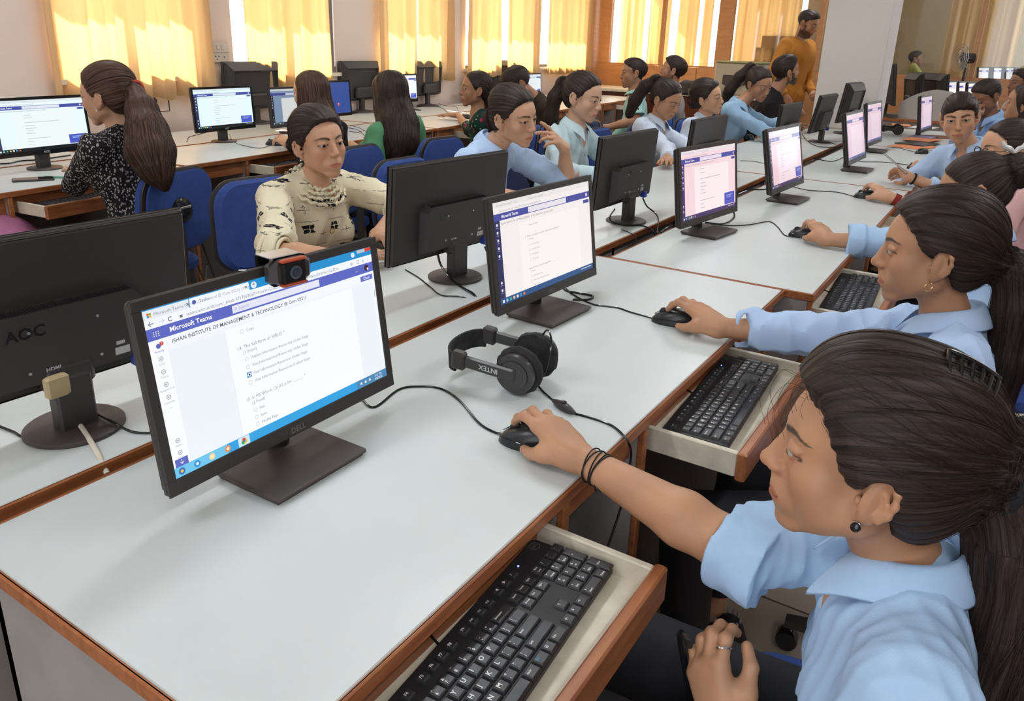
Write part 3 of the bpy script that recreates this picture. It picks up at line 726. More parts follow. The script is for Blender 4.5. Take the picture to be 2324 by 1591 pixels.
# ------------------------------------------------------------------ room
M_WALL = mat('wall_plaster', rgb('e6d2c5'), .85, noise=(1.3, .03), bump=(60, .15))
M_PILLAR = mat('pillar_plaster', rgb('e2dcd6'), .85, noise=(1.5, .03), bump=(50, .15))
M_CEIL = mat('ceiling_paint', (.75, .74, .72), .9)
M_FLOOR = mat('floor_tile', rgb('b3a594'), .32, noise=(3.0, .10), bump=(8, .08))
M_GROUT = mat('floor_grout', rgb('5c5248'), .9)
M_TOP = mat('white_laminate', (.62, .655, .645), .34, noise=(5.0, .035, 6), bump=(300, .04))
M_EDGE = wood('edge_wood', rgb('8a4e2e'), rgb('b07044'), .35, (2, 20, 20), 4)
M_EDGED = wood('edge_wood_dark', rgb('4a2012'), rgb('70361c'), .4, (2, 20, 20), 4)
M_ORANGE = wood('orange_veneer', rgb('bd8558'), rgb('cc9566'), .3, (2, 2, 14), 2)
M_GREY = mat('grey_laminate', rgb('9a938f'), .5, noise=(14, .06))
M_CREAM = mat('cream_paint', rgb('d9cfbb'), .55, noise=(30, .10, 8), bump=(90, .3))
M_DARKF = mat('dark_frame', (.035, .026, .022), .5)
M_ALU = mat('aluminium', (.45, .44, .43), .35, .8)
M_SWITCH = mat('switch_plastic', rgb('d8cbbd'), .4)
M_GLASS = mat('pane_glass', (.95, .96, .95), .04, trans=1.0)
def glassy(name, tint, a):
    m = bpy.data.materials.new(name); m.use_nodes = True; nt = m.node_tree; nt.nodes.clear(); o = nt.nodes.new('ShaderNodeOutputMaterial')
    t = nt.nodes.new('ShaderNodeBsdfTransparent'); t.inputs[0].default_value = (*tint, 1); g = nt.nodes.new('ShaderNodeBsdfGlossy'); g.inputs['Roughness'].default_value = .03
    mx = nt.nodes.new('ShaderNodeMixShader'); fr = nt.nodes.new('ShaderNodeLayerWeight'); fr.inputs[0].default_value = .15; pw = nt.nodes.new('ShaderNodeMath'); pw.operation = 'POWER'; nt.links.new(fr.outputs['Facing'], pw.inputs[0]); pw.inputs[1].default_value = 3.0; ma = nt.nodes.new('ShaderNodeMath'); ma.operation = 'MULTIPLY_ADD'; nt.links.new(pw.outputs[0], ma.inputs[0]); ma.inputs[1].default_value = .5; ma.inputs[2].default_value = a
    nt.links.new(ma.outputs[0], mx.inputs[0]); nt.links.new(t.outputs[0], mx.inputs[1]); nt.links.new(g.outputs[0], mx.inputs[2]); nt.links.new(mx.outputs[0], o.inputs[0]); return m
M_PANE = glassy('clear_pane', (.93, .95, .94), .05)
TH = math.atan(.114); WD = np.array((math.cos(TH), math.sin(TH), 0)); WN = np.array((-math.sin(TH), math.cos(TH), 0)); WO = np.array((0, 4.45, 0))
MW = Matrix.Translation((0, 4.45, 0)) @ Matrix.Rotation(TH, 4, 'Z')      # wall frame: x along the window wall, y outwards

def struct(o, kind='structure'): o['kind'] = kind; return o
# floor tiles
wy_ = lambda x: 4.45+.114*x+.10
fl = struct(MB().prism([(-3, -3.2), (15.5, -3.2), (15.5, wy_(15.5)), (-3, wy_(-3))], -.06, -.004).build('floor', M_GROUT))
tm = MB().box(-.297, .297, -.297, .297, -.004, 0, .0015).build('tile', M_FLOOR, fl); me = tm.data; first = True
for i in range(-1, 17):
    for j in range(-1, 10):
        x, y = .3+i*.6, .1+j*.6
        if y < wy_(x)-.3:
            if first: tm.location = (x, y, 0); first = False
            else:
                t = bpy.data.objects.new('tile', me); COL.objects.link(t); t.parent = fl; t.location = (x, y, 0)
struct(MB().prism([(-3, -3.2), (15.5, -3.2), (15.5, wy_(15.5)), (-3, wy_(-3))], 3.0, 3.1).build('ceiling', M_CEIL))
struct(MB().box(-3, 12.2, -3.3, -3.2, 0, 3).build('wall_near', M_WALL))
struct(MB().box(-3.1, -3, -3.3, 4.3, 0, 3).build('wall_rear', M_WALL))
# window wall with real openings (wall frame u from -4 to 11.1)
WINS = [(2.50, 3.52), (3.86, 5.02), (5.70, 6.76), (7.28, 9.0), (9.25, 10.85)]
SILL, HEAD = 1.10, 2.35
wb = MB(); u = -3.2
for a, b in WINS:
    wb.box(u, a, 0, .16, 0, 3.0); wb.box(a, b, 0, .16, 0, SILL); wb.box(a, b, 0, .16, HEAD, 3.0); u = b
wb.box(u, 11.35, 0, .16, 0, 3.0)
wl = struct(wb.build('wall_window', M_WALL)); wl.matrix_world = MW
ov = struct(MB().box(-3, 11.5, .16, .78, 2.05+.22, 2.36).build('trim_1', M_WALL)); ov.matrix_world = MW   # concrete sun shade outside
def curtain_mat():
    m = bpy.data.materials.new('curtain_cloth'); m.use_nodes = True; nt = m.node_tree; nt.nodes.clear(); o = nt.nodes.new('ShaderNodeOutputMaterial')
    d = nt.nodes.new('ShaderNodeBsdfDiffuse'); t = nt.nodes.new('ShaderNodeBsdfTranslucent'); mx = nt.nodes.new('ShaderNodeMixShader'); mx.inputs[0].default_value = .52
    tc = nt.nodes.new('ShaderNodeTexCoord'); mp = nt.nodes.new('ShaderNodeMapping'); mp.inputs['Scale'].default_value = (160, 160, 14); n = nt.nodes.new('ShaderNodeTexNoise'); n.inputs['Scale'].default_value = 1
    cr = nt.nodes.new('ShaderNodeValToRGB'); cr.color_ramp.elements[0].color = (*rgb('e6c698'), 1); cr.color_ramp.elements[1].color = (*rgb('f2d9b2'), 1)
    nt.links.new(tc.outputs['Object'], mp.inputs[0]); nt.links.new(mp.outputs[0], n.inputs[0]); nt.links.new(n.outputs['Fac'], cr.inputs[0]); nt.links.new(cr.outputs[0], d.inputs[0])
    t.inputs[0].default_value = (*rgb('f7dfb4'), 1); nt.links.new(d.outputs[0], mx.inputs[1]); nt.links.new(t.outputs[0], mx.inputs[2]); nt.links.new(mx.outputs[0], o.inputs[0]); return m
M_CURT = curtain_mat()
def curtain(u0, u1, z0, z1, seed, label, M=MW, y=-.075, narrow=1.0, amp=.042):
    rs = np.random.default_rng(seed); nu, nz = int((u1-u0)/.010), 16; V = []
    ph = rs.uniform(0, 6.28, 4); fr = rs.uniform(.85, 1.2, 4)*np.array((34, 55, 19, 88))
    for j in range(nz+1):
        t = j/nz
        for i in range(nu+1):
            s = i/nu; uu = u0+(u1-u0)*s; a = amp*(.55+.45*(1-t))
            yy = a*(.6*math.sin(fr[0]*uu+ph[0]+.5*math.sin(t*2+ph[1]))+.35*math.sin(fr[1]*uu+ph[1])+.4*math.sin(fr[2]*uu+ph[2]+t)+.12*math.sin(fr[3]*uu+ph[3]))
            c = (u0+u1)/2; us = c+(uu-c)*(1-(1-narrow)*t)
            V.append((us+.006*math.sin(fr[1]*uu), y+yy, z0+(z1-z0)*t+(.012*math.sin(fr[0]*uu+1) if j == 0 else 0)))
    w_ = nu+1; F = np.array([(j*w_+i, j*w_+i+1, (j+1)*w_+i+1, (j+1)*w_+i) for j in range(nz) for i in range(nu)])
    o = mesh_np('curtain', V, F, M_CURT, None, True); tag(o, label, 'curtain', 'cream curtains along the window wall'); o.matrix_world = M
    md = o.modifiers.new('s', 'SOLIDIFY'); md.thickness = .0012
    rod = MB(); rod.tube([(u0-.05, y, z1+.01), (u1+.05, y, z1+.01)], .010, 10); rod.build('curtain_rail', M_ALU, o, True)
    return o
CURT = [(2.42, 3.60, .965, 11, 'broad cream curtain beside the bare wall stretch at the left end'), (3.93, 4.86, 1.00, 12, 'cream curtain between the switch plate wall and the bare dark window mullion'),
        (5.58, 6.20, 1.00, 13, 'cream curtain left of the dark slit behind the long green-dress hair'), (6.23, 6.88, 1.00, 14, 'cream curtain just right of the reddish slit, plain wall to its right'),
        (7.20, 8.02, 1.015, 15, 'cream curtain left of the thin white window gap above the leaning boy'), (8.14, 9.14, 1.015, 16, 'cream curtain between the two white window gaps'),
        (9.34, 10.95, 1.015, 17, 'cream curtain ending at the orange wood partition')]
for a, b, z0, sd_, lb in CURT: curtain(a, b, z0, 2.5, sd_, lb)
for n, (a, b) in enumerate(WINS):
    f = MB(); t = .035
    for (x0, x1) in ((a, a+t), (b-t, b), ((a+b)/2-.02, (a+b)/2+.02)): f.box(x0, x1, .05, .11, SILL, HEAD)
    f.box(a, b, .05, .11, SILL, SILL+t); f.box(a, b, .05, .11, HEAD-t, HEAD)
    wf = struct(f.build('window_%d' % (n+1), M_DARKF)); wf.matrix_world = MW
    g = MB().box(a+t, b-t, .078, .082, SILL+t, HEAD-t).build('pane', M_PANE, wf)
    s_ = MB().box(a-.03, b+.03, -.04, .04, SILL-.03, SILL).build('window_sill', M_CREAM, wf)
fr_ = MB().box(4.90, 4.965, -.03, .03, 1.13, 2.5).box(4.875, 4.98, -.04, .02, 1.10, 1.15).build('trim_2', mat('grey_mullion', rgb('6f6258'), .5)); struct(fr_); fr_.matrix_world = MW
# switch board on the wall
sb = empty('switch_board', (0, 0, 0), 0, 'white double switch board on the wall between the first two curtains', 'switch board')
sb.matrix_world = MW @ Matrix.Translation((3.72, 0, 1.255))
MB().box(-.085, .085, -.016, 0, -.07, .07, .006).build('cover_plate', M_SWITCH, sb)
MB().box(-.085, .085, -.0175, 0, -.002, .002).build('joint', M_GREY, sb)
for i in range(3): MB().box(-.065+i*.04, -.038+i*.04, -.022, -.016, .020, .052, .003).build('switch', M_SWITCH, sb)
so = MB()
for x, z in ((-.045, -.025), (-.015, -.025), (-.030, -.045), (.035, -.03)): so.lathe([(.0045, 0), (.0045, .0015)], 10, (x, -.0162, z), (0, -1, 0))
so.build('socket_holes', M_DARKF, sb)
# ---- wood partition with glass at x = 11, parallel to y
PX = 11.0
pb = MB(); pb.box(PX, PX+.06, -2.2, 5.66, 0, 1.17)
part = struct(pb.build('wall_partition', M_ORANGE))
def post(y0, y1, m=M_ORANGE): MB().box(PX-.01, PX+.07, y0, y1, 1.17, 3.0).build('post', m, part)
for y0, y1 in ((5.34, 5.72), (4.50, 4.545), (3.50, 3.71), (2.32, 2.38), (1.44, 1.49), (.52, .575), (-.6, -.5)): post(y0, y1)
for y0, y1 in ((4.545, 5.34), (3.71, 4.50), (2.38, 3.50), (1.49, 2.32), (.575, 1.44), (-.5, .52)): MB().box(PX+.028, PX+.034, y0, y1, 1.17, 3.0).build('pane', M_PANE, part)
for k in range(9): MB().box(PX-.012, PX, -2.0+k*.85+.006, -2.0+(k+1)*.85-.006, .05, 1.15, .004).build('panel', M_ORANGE, part)
# curtained windows of the room beyond the glass
MX = Matrix.Translation((PX+.55, 0, 0)) @ Matrix.Rotation(-math.pi/2, 4, 'Z')      # frame: x = -y world
def curtain2(y0, y1, seed, label, **k): return curtain(-y1, -y0, 1.12, 2.6, seed, label, M=MX, y=0, **k)
for y0, y1, sd_, lb in ((5.05, 5.45, 31, 'narrow curtain behind the left pane of the orange partition'), (4.62, 4.96, 32, 'second curtain behind the left pane of the partition'),
                        (4.20, 4.50, 33, 'curtain behind the second partition pane, beside its post'), (3.98, 4.14, 34, 'narrow curtain strip in the middle of the second partition pane'), (3.72, 3.88, 35, 'curtain strip at the right of the second partition pane'),
                        (2.75, 3.62, 36, 'pale curtain behind the pane above the grey printer')):
    curtain2(y0, y1, sd_, lb)
wo = struct(MB().box(PX+.75, PX+.85, 2.2, 2.72, 0, 3).box(15.3, 15.4, -3.2, 2.12, 0, 3).box(PX+.75, PX+.85, 2.2, 6, 0, 1.1).box(PX+.2, 15.4, 2.12, 2.18, 0, 3).build('wall_beyond', mat('beige_wall', rgb('b9a688'), .9, noise=(2, .08))))
curtain(-.45, -1.45+2.0, 1.0, 3.0, 41, 'dull beige curtain seen through the glass right of the pillar', M=Matrix.Translation((14.6, .75, 0)) @ Matrix.Rotation(-math.pi/2, 4, 'Z'), y=0, amp=.02)
# white pillar between the rows
pil = struct(MB().box(7.46, 7.98, 1.035, 1.555, 0, 3.0, .006).build('pillar', M_PILLAR))
MB().box(7.44, 8.0, 1.015, 1.575, 0, .76).build('base_panel', M_CREAM, pil)
# ceiling lamps (out of frame)
for i, (x, y) in enumerate(TUBES):
    o = MB().box(x-.62, x+.62, y-.03, y+.03, 2.93, 2.995, .01).build('ceiling_lamp', M_SWITCH); tag(o, 'white batten lamp fixed to the ceiling', 'lamp', 'ceiling batten lamps')

# ------------------------------------------------------------------ desks
DESKLAB = []
def desk(M, L, D, trays, label, ends=(1, 1), rail=True, panels=None, mid=True, edge=M_EDGE, bare=False):
    """local frame: x along the row, y from the sitter's edge (0) to the back (D)"""
    root = empty('computer_desk', label=label, cat='desk', group='computer desks'); root.matrix_world = M
    MB().box(.007, L-.007, .007, D-.007, .7315, .750, .0015).build('worktop', M_TOP, root)
    MB().box(0, L, 0, .0068, .7285, .7505, .002).build('edge_band', edge, root); MB().box(0, L, D-.0068, D, .7285, .7505, .002).build('edge_band', edge, root)
    MB().box(0, .0068, .0068, D-.0068, .7285, .7505, .002).build('edge_band', edge, root); MB().box(L-.0068, L, .0068, D-.0068, .7285, .7505, .002).build('edge_band', edge, root)
    ps = panels if panels is not None else sorted({.02, L-.04} | {t-.045 for t in trays if t > .1} | {t+.525 for t in trays if t+.6 < L})
    for x in ps:
        p = MB().box(x, x+.018, .016, D-.03, 0, .728).build('side_panel', M_GREY, root); MB().box(x-.001, x+.019, .004, .016, 0, .728, .002).build('edge_strip', edge, p)
    MB().box(.02, L-.02, D-.045, D-.03, .12, .728).build('back_panel', M_GREY if not bare else edge, root)
    MB().box(.02, L-.02, .030, .046, .660, .728).build('rail', edge, root)
    for t in trays:
        tr = MB().box(t+.012, t+.488, -.150, .36, .664, .671).build('keyboard_tray', M_CREAM, root)
        MB().box(t, t+.012, -.150, .36, .655, .703, .002).build('tray_side', M_CREAM, tr); MB().box(t+.488, t+.500, -.150, .36, .655, .703, .002).build('tray_side', M_CREAM, tr)
        MB().box(t-.004, t+.504, -.168, -.150, .650, .706, .003).build('tray_front', M_EDGE, tr)
    return root
def RM(x, y, a=0): return Matrix.Translation((x, y, 0)) @ Matrix.Rotation(a, 4, 'Z')
desk(RM(.320, .444), 1.800, .584, (.035, .905), 'nearest white desk with the webcam monitor, headphones and two pulled-out keyboard trays', panels=(.02, .555, .852, 1.425, 1.685))
desk(RM(2.124, .366), 2.09, .620, (.035, 1.10), 'white desk standing proud of the nearest one, used by the third and fourth girls', panels=(.006, .555, 1.05, 1.62, 2.06))
desk(RM(4.218, .356), 2.05, .632, (.25, 1.3), 'white desk in front of the short-haired student with the orange folders')
desk(RM(6.272, .350), 1.75, .632, (.2,), 'last white desk of the near row, beyond the orange folders')
for x1, L, lb in ((2.15, 2.30, 'white desk across the narrow gap from the nearest one, girl in cream blouse at it'), (4.228, 2.07, 'white desk of the two girls in the middle, one leaning on her hand'),
                  (6.32, 2.085, 'white desk where the girl with the ponytail points at a screen'), (7.42, 1.09, 'short white desk before the white pillar')):
    desk(RM(x1, 1.642, math.pi), L, .585, (.25, L-.75) if L > 1.2 else (.3,), lb)
MB_ = lambda u, v, a=0: MW @ Matrix.Translation((u, v, 0)) @ Matrix.Rotation(a, 4, 'Z')
CV = -1.285   # sitter's edge of row C in the wall frame
for u, L, lb, tr in ((-.9, 3.10, 'white desk under the leftmost monitor with a phone on it', (.3, 2.28)), (2.22, 2.35, 'white desk behind the girl with the cream blouse, long-haired girl at it', (.45, 1.4)),
                     (4.59, 2.1, 'white desk of the window row with a small black clip and tangled cables', (.3, 1.3)), (6.71, 1.6, 'white desk of the window row at the boy in teal', (.5,)), (8.33, 1.6, 'far white desk of the window row near the orange partition', (.5,))):
    desk(MB_(u, CV), L, .585, tr, lb)
for u, L, lb in ((-.9, 3.10, 'white desk against the window wall under the first curtain'), (2.22, 2.35, 'white desk against the window wall under the switch board'), (4.59, 2.1, 'white desk against the window wall under the third curtain'),
                 (6.71, 1.6, 'white desk against the window wall under the white window gap'), (8.33, 1.6, 'white desk against the window wall in the far corner')):
    desk(MB_(u+L, -.095, math.pi), L, .585, (), lb)
# counter in front of the partition
ct = empty('counter', (0, 0, 0), 0, 'cream-topped counter carrying the grey printer before the orange partition', 'counter')
MB().box(10.05, 10.95, 2.55, 5.4, .80, .84, .004).build('counter_top', M_CREAM, ct); MB().box(10.09, 10.9, 2.6, 5.3, 0, .80).build('counter_body', M_EDGED, ct)
# cross desk behind the near row
cd = empty('cross_desk', (0, 0, 0), 0, 'grey-fronted long desk across the room, green-capped bottle on it', 'desk')
MB().box(9.25, 10.2, -1.6, 1.28, .735, .755, .003).build('worktop', M_GREY, cd); MB().box(9.27, 9.29, -1.58, 1.26, 0, .735).build('front_panel', M_GREY, cd); MB().box(9.24, 9.25, -1.6, 1.28, .728, .757).build('edge_band', M_EDGE, cd)
# ------------------------------------------------------------------ monitors and their screens
M_BLK = mat('black_plastic', (.034, .029, .028), .45, bump=(500, .12))
M_BLK2 = mat('black_plastic_worn', (.065, .050, .046), .5, noise=(6, .25, 5))
M_BLKG = mat('black_gloss', (.012, .012, .013), .14)
M_UI = mat('screen_light', rough=.25, attr='Col', emit=1.0)
M_LOGO = mat('grey_print', (.16, .16, .165), .4)
M_LOGOL = mat('light_print', (.55, .55, .56), .4)
M_SCREW = mat('screw_steel', (.7, .7, .7), .3, .9)
M_VGA = mat('blue_connector', (.02, .05, .35), .4)
M_LABEL = mat('white_sticker', (.45, .45, .44), .6)
class UI:
    """flat screen picture: 16 x 9 units, y down, built in the plane y=-off facing -y"""
    def __init__(s, w, h, z0, tint=(1, 1, 1), dim=1.0): s.mb = MB(); s.w, s.h, s.z0, s.t, s.d, s.l = w, h, z0, tint, dim, 0
    def c(s, c):
        c = rgb(c) if isinstance(c, str) else c; return tuple(a*b*s.d for a, b in zip(c, s.t))
    def P(s, x, y, l): return (-s.w/2+x/16*s.w, -.00015*l, s.z0+s.h-y/9*s.h)
    def rect(s, x0, y0, x1, y1, c, l=1): s.mb.add([s.P(x0, y1, l), s.P(x1, y1, l), s.P(x1, y0, l), s.P(x0, y0, l)], [(0, 1, 2, 3)], s.c(c)); return s
    def text(s, x, y, t, sz, c, l=3, align='LEFT', bold=0):
        M = Matrix.Translation(s.P(x, y, l)) @ Matrix.Rotation(math.pi/2, 4, 'X'); add_text(s.mb, t, M, sz/16*s.w, align, s.c(c), bold); return s
    def circ(s, x, y, r, c, l=3, hole=None, n=14):
        def ring(rr, ll): return [s.P(x+rr*math.cos(2*math.pi*i/n), y-rr*math.sin(2*math.pi*i/n), ll) for i in range(n)]
        if hole:
            a = ring(r, l)+ring(hole, l); s.mb.add(a, [(i, (i+1) % n, n+(i+1) % n, n+i) for i in range(n)], s.c(c))
        else: s.mb.add(ring(r, l), [tuple(range(n))], s.c(c))
        return s
def ui_big(u):
    W_ = 'f4f8fd'
    u.rect(0, 0, 16, 9, W_, 1)
    u.rect(0, 0, 16, .52, '1f8fd0', 2); u.rect(0, .06, 2.55, .52, 'e6ebf2', 3); u.rect(2.6, .06, 6.3, .52, W_, 3)
    for i, c in enumerate(('f25022', '7fba00', '00a4ef', 'ffb900')): u.rect(.22+.12*(i % 2), .20+.12*(i//2), .33+.12*(i % 2), .31+.12*(i//2), c, 4)
    u.text(.58, .40, 'Microsoft Teams Sign-In | Teams', .24, '8d96a2', 4); u.text(2.38, .42, '×', .34, '30343a', 5)
    u.circ(2.85, .30, .12, '4a52a8', 4); u.text(3.1, .40, '(1) General (B Com 2021) | Micr', .24, '9aa2ae', 4); u.text(6.0, .42, '×', .34, '30343a', 5)
    u.circ(6.62, .30, .19, 'e8f2fa', 4); u.text(6.53, .38, '+', .34, '30343a', 5)
    u.circ(14.35, .24, .16, 'e8f2fa', 4); u.rect(14.75, .02, 15.95, .24, 'b8c6d2', 3); u.rect(15.45, .02, 15.98, .24, 'd8402c', 4)
    u.text(.15, .90, '←', .42, '50565e', 4); u.text(.72, .90, '→', .42, 'c9cdd3', 4); u.text(1.25, .90, 'C', .34, '50565e', 4, bold=.01); u.rect(1.92, .74, 2.08, .88, '6a7078', 4)
    u.text(2.3, .88, 'teams.microsoft.com/_#/tab::3717002657/19:oeVmS2xEzhIMm24P4SgxTeams/59WxuISV6Hvz1GeZDw', .255, '848b95', 4)
    for x, t in ((14.1, '☆'), (14.7, '□'), (15.2, '±'), (15.7, '⋮')): u.text(x-.1, .88, t, .28, '50565e', 4)
    u.rect(0, 1.0, 16, 1.62, '5b66c0', 2)
    for i in range(9): u.rect(.36+.13*(i % 3), 1.19+.10*(i//3), .42+.13*(i % 3), 1.24+.10*(i//3), 'e8eafc', 3)
    u.text(1.25, 1.43, 'Microsoft Teams', .36, 'ffffff', 3, bold=.015)
    u.rect(5.0, 1.10, 11.3, 1.52, 'e4e6f6', 3); u.circ(5.22, 1.29, .07, '8a90c8', 4, .05); u.text(5.4, 1.40, 'Search', .26, 'a2a7cc', 4)
    u.text(14.4, 1.38, '...', .3, 'ffffff', 3); u.circ(15.4, 1.30, .20, '3a1c22', 4); u.circ(15.5, 1.38, .08, 'e8e8ee', 5)
    u.rect(0, 1.62, .98, 8.42, 'fafbfe', 2); u.rect(.98, 1.62, 1.0, 8.42, 'e6eaf2', 3)
    for y, t, c in ((1.95, 'Activity', '5b66c0'), (2.62, 'Chat', 'a8adb6'), (3.30, 'Teams', 'a8adb6'), (3.98, 'Assignments', 'a8adb6'), (4.66, 'Calendar', 'a8adb6'), (7.05, 'Apps', 'a8adb6'), (7.72, 'Help', 'a8adb6')):
        u.circ(.5, y, .13, c, 4, .09 if t != 'Activity' else None); u.rect(.44, y-.03, .56, y+.03, c, 4); u.text(.5, y+.32, t, .17, c, 4, 'CENTER')
    u.circ(.68, 1.86, .11, 'c83c34', 5); u.text(.68, 1.91, '2', .15, 'ffffff', 6, 'CENTER'); u.text(.5, 5.25, '...', .3, 'a8adb6', 4, 'CENTER'); u.rect(.12, 8.02, .86, 8.45, '5b66c0', 4); u.text(.5, 8.35, '↓', .34, 'ffffff', 5, 'CENTER')
    u.text(1.25, 2.02, 'ISHAN INSTITUTE OF MANAGEMENT & TECHNOLOGY (B Com 2021)', .29, '3c4048', 3, bold=.004); u.rect(1.0, 2.2, 16, 2.215, 'e2e6ee', 3)
    u.rect(14.75, 1.78, 15.85, 2.12, '6670c8', 3); u.text(15.3, 2.03, 'Close', .25, 'ffffff', 4, 'CENTER')
    u.rect(1.0, 2.3, 4.3, 8.42, 'eef3fa', 2); u.rect(4.3, 2.3, 13.9, 8.42, 'f9fbff', 2); u.rect(13.9, 2.3, 15.75, 8.42, 'eef3fa', 2); u.rect(4.28, 2.3, 4.3, 8.42, 'dde4ee', 3); u.rect(13.9, 2.3, 13.92, 8.42, 'e4e9f2', 3); u.rect(15.82, 2.9, 15.9, 3.4, 'c4cad4', 3)
    def opt(y, t, on=False):
        u.circ(5.35, y-.07, .12, 'a9afb8', 4, .10)
        if on: u.rect(5.20, y-.22, 5.50, y+.08, '1c84c0', 3); u.circ(5.35, y-.07, .11, 'ffffff', 5); u.circ(5.35, y-.07, .06, '10344e', 6)
        u.text(5.62, y, t, .24, '8c929b', 4)
    opt(2.72, 'Copy'); u.text(4.85, 3.62, '14. The full form of VIRUS *', .29, '8c929b', 4); u.text(5.2, 3.92, '(1 Point)', .26, '8c929b', 4)
    opt(4.32, 'Vitalise Information Resources Under Siege'); opt(4.78, 'Vital Informational Resources Under Siege'); opt(5.24, 'Vital Information Resources Under Siege', True); opt(5.70, 'Vital Information Resources Undead Siege')
    u.text(4.85, 6.62, '15. In MS Word, Ctrl+S is for ______ *', .27, '8c929b', 4); u.text(5.2, 6.92, '(1 Point)', .26, '8c929b', 4); opt(7.35, 'Size'); opt(7.80, 'Save'); opt(8.22, 'Modify Page')
    u.rect(0, 8.45, 16, 9, '2aa0e0', 3); u.rect(0, 8.45, 3.2, 9, '6cc4ec', 4); u.rect(3.9, 8.47, 4.65, 8.98, 'cfe9f4', 5)
    for x, c, c2 in ((.4, '2e6cb4', 'e8c048'), (1.3, '2a8cd8', 'd8ecf8'), (2.2, 'e8d8a0', 'f4ecd0'), (3.2, 'e88c48', 'f8f0e8')): u.circ(x, 8.72, .19, c, 5); u.circ(x, 8.72, .09, c2, 6)
    for c, x, y in (('d84030', 4.27, 8.65), ('38a050', 4.20, 8.78), ('e8c030', 4.36, 8.78)): u.circ(x, y, .12, c, 6)
    u.circ(4.28, 8.73, .07, '3c78d8', 7); u.rect(13.2, 8.45, 16, 9, '4a86b4', 4)
    u.text(15.2, 8.70, '3:21 PM', .2, 'ffffff', 5, 'CENTER'); u.text(15.2, 8.92, '4/8/2022', .2, 'ffffff', 5, 'CENTER')
    for x in (13.5, 13.9, 14.3): u.rect(x, 8.64, x+.16, 8.80, 'dfe9f0', 5)
    return u
def ui_teams(u, detail=1, popup=False, rail='2c2f5e', task='22508a', body='f2f4f6'):
    u.rect(0, 0, 16, 9, body, 1); u.rect(0, 0, 16, .5, 'e9ecf0', 2)
    if detail:
        u.text(.5, .38, 'Microsoft Teams Sign-In | Team', .24, 'a6a9b0', 4); u.text(5.2, .38, '(1) General (B Com 2021)', .24, 'a6a9b0', 4); u.text(.9, .88, 'teams.microsoft.com/_#/tab::371700265/19:oeVmS2xEzhIMm24P', .24, '9a9ea6', 4)
    u.rect(0, 1.0, 16, 1.62, '4850a4', 2); u.rect(5.2, 1.06, 11.6, 1.56, 'e6e8f4', 3); u.circ(15.4, 1.30, .18, 'e2d4dc', 4); u.rect(0, 1.62, .85, 8.45, rail, 2)
    if detail: u.text(1.15, 1.43, 'Microsoft Teams', .36, 'ffffff', 3, bold=.015); u.text(1.0, 2.02, 'ISHAN INSTITUTE OF MANAGEMENT & TECHNOLOGY (B Com 2021)', .27, '8a8d94', 3)
    for y in (1.95, 2.62, 3.3, 3.98, 4.66, 7.05, 7.72): u.circ(.42, y, .13, 'e4e6f2', 4); u.rect(.26, y+.22, .58, y+.27, 'a6aace', 4)
    u.rect(14.75, 1.78, 15.85, 2.12, '4850a4', 3); u.rect(3.6, 2.3, 13.8, 8.42, 'f8f9fa', 2)
    if detail == 2:
        u.text(5.1, 2.75, 'Name of Object', .22, '9a9da3', 4); u.text(4.4, 3.75, '2. Which command is used to reboot the computer? *', .26, '9a9da3', 4); u.text(4.8, 4.05, '(1 Point)', .24, '9a9da3', 4)
        for i, t in enumerate(('Ctrl+Alt+Del', 'Ctrl+Alt+Ctrl', 'Ctrl+Break', 'Ctrl+Reset')): u.circ(5.0, 4.5+i*.46, .11, 'a9afb8', 4, .09); u.text(5.3, 4.58+i*.46, t, .22, '9a9da3', 4)
        u.text(4.4, 6.75, '3. Apple Photos course management ______ *', .26, '9a9da3', 4); u.text(4.8, 7.05, '(1 Point)', .24, '9a9da3', 4)
        for i, t in enumerate(('Information Unit', 'Information Processing Unit', 'Save Unit')): u.circ(5.0, 7.45+i*.42, .11, 'a9afb8', 4, .09); u.text(5.3, 7.52+i*.42, t, .22, '9a9da3', 4)
    elif detail:
        for y, w_ in ((2.6, 1.2), (3.1, 1.4), (3.9, 6), (4.5, 1.6), (4.95, 1.8), (5.4, 1.3), (5.85, 1.5), (6.8, 4), (7.3, 1), (7.8, 1.2)): u.rect(5.2, y, 5.2+w_, y+.09, 'c2c6cc', 3)
    if popup: u.rect(12.4, 6.7, 15.6, 8.35, '4c5cc4', 4); u.rect(13.0, 7.05, 14.9, 7.15, 'b4bcf0', 5); u.rect(13.0, 7.3, 14.5, 7.4, 'b4bcf0', 5)
    u.rect(0, 8.45, 16, 9, task, 3)
    for i, c in enumerate(('e8f0f4', '9cc4d8', '38b4a8', 'e8c878', 'f0f0f0', '3c9cd8', 'e07848')): u.rect(.35+i*.52, 8.6, .62+i*.52, 8.86, c, 5)
    u.rect(13.6, 8.62, 15.6, 8.70, 'c8d4de', 5)
    return u
def ui_blue(u): u.rect(0, 0, 16, 9, '2c4a94', 1).circ(11, 6.4, .5, 'c04858', 2).circ(11, 6.2, .22, 'e8b0a8', 3); return u
UIC = {}
def screen_obj(key, root, w, h, z0, fn, tint=(1, 1, 1), dim=1.0, tiltM=None):
    k = (key, w, h, z0, tint, dim)
    if k not in UIC:
        o = fn(UI(w, h, z0, tint, dim)).mb.build('screen', M_UI, root, False, True); UIC[k] = o.data
    else: o = bpy.data.objects.new('screen', UIC[k]); COL.objects.link(o); o.parent = root
    if tiltM is not None: o.matrix_local = tiltM
    return o
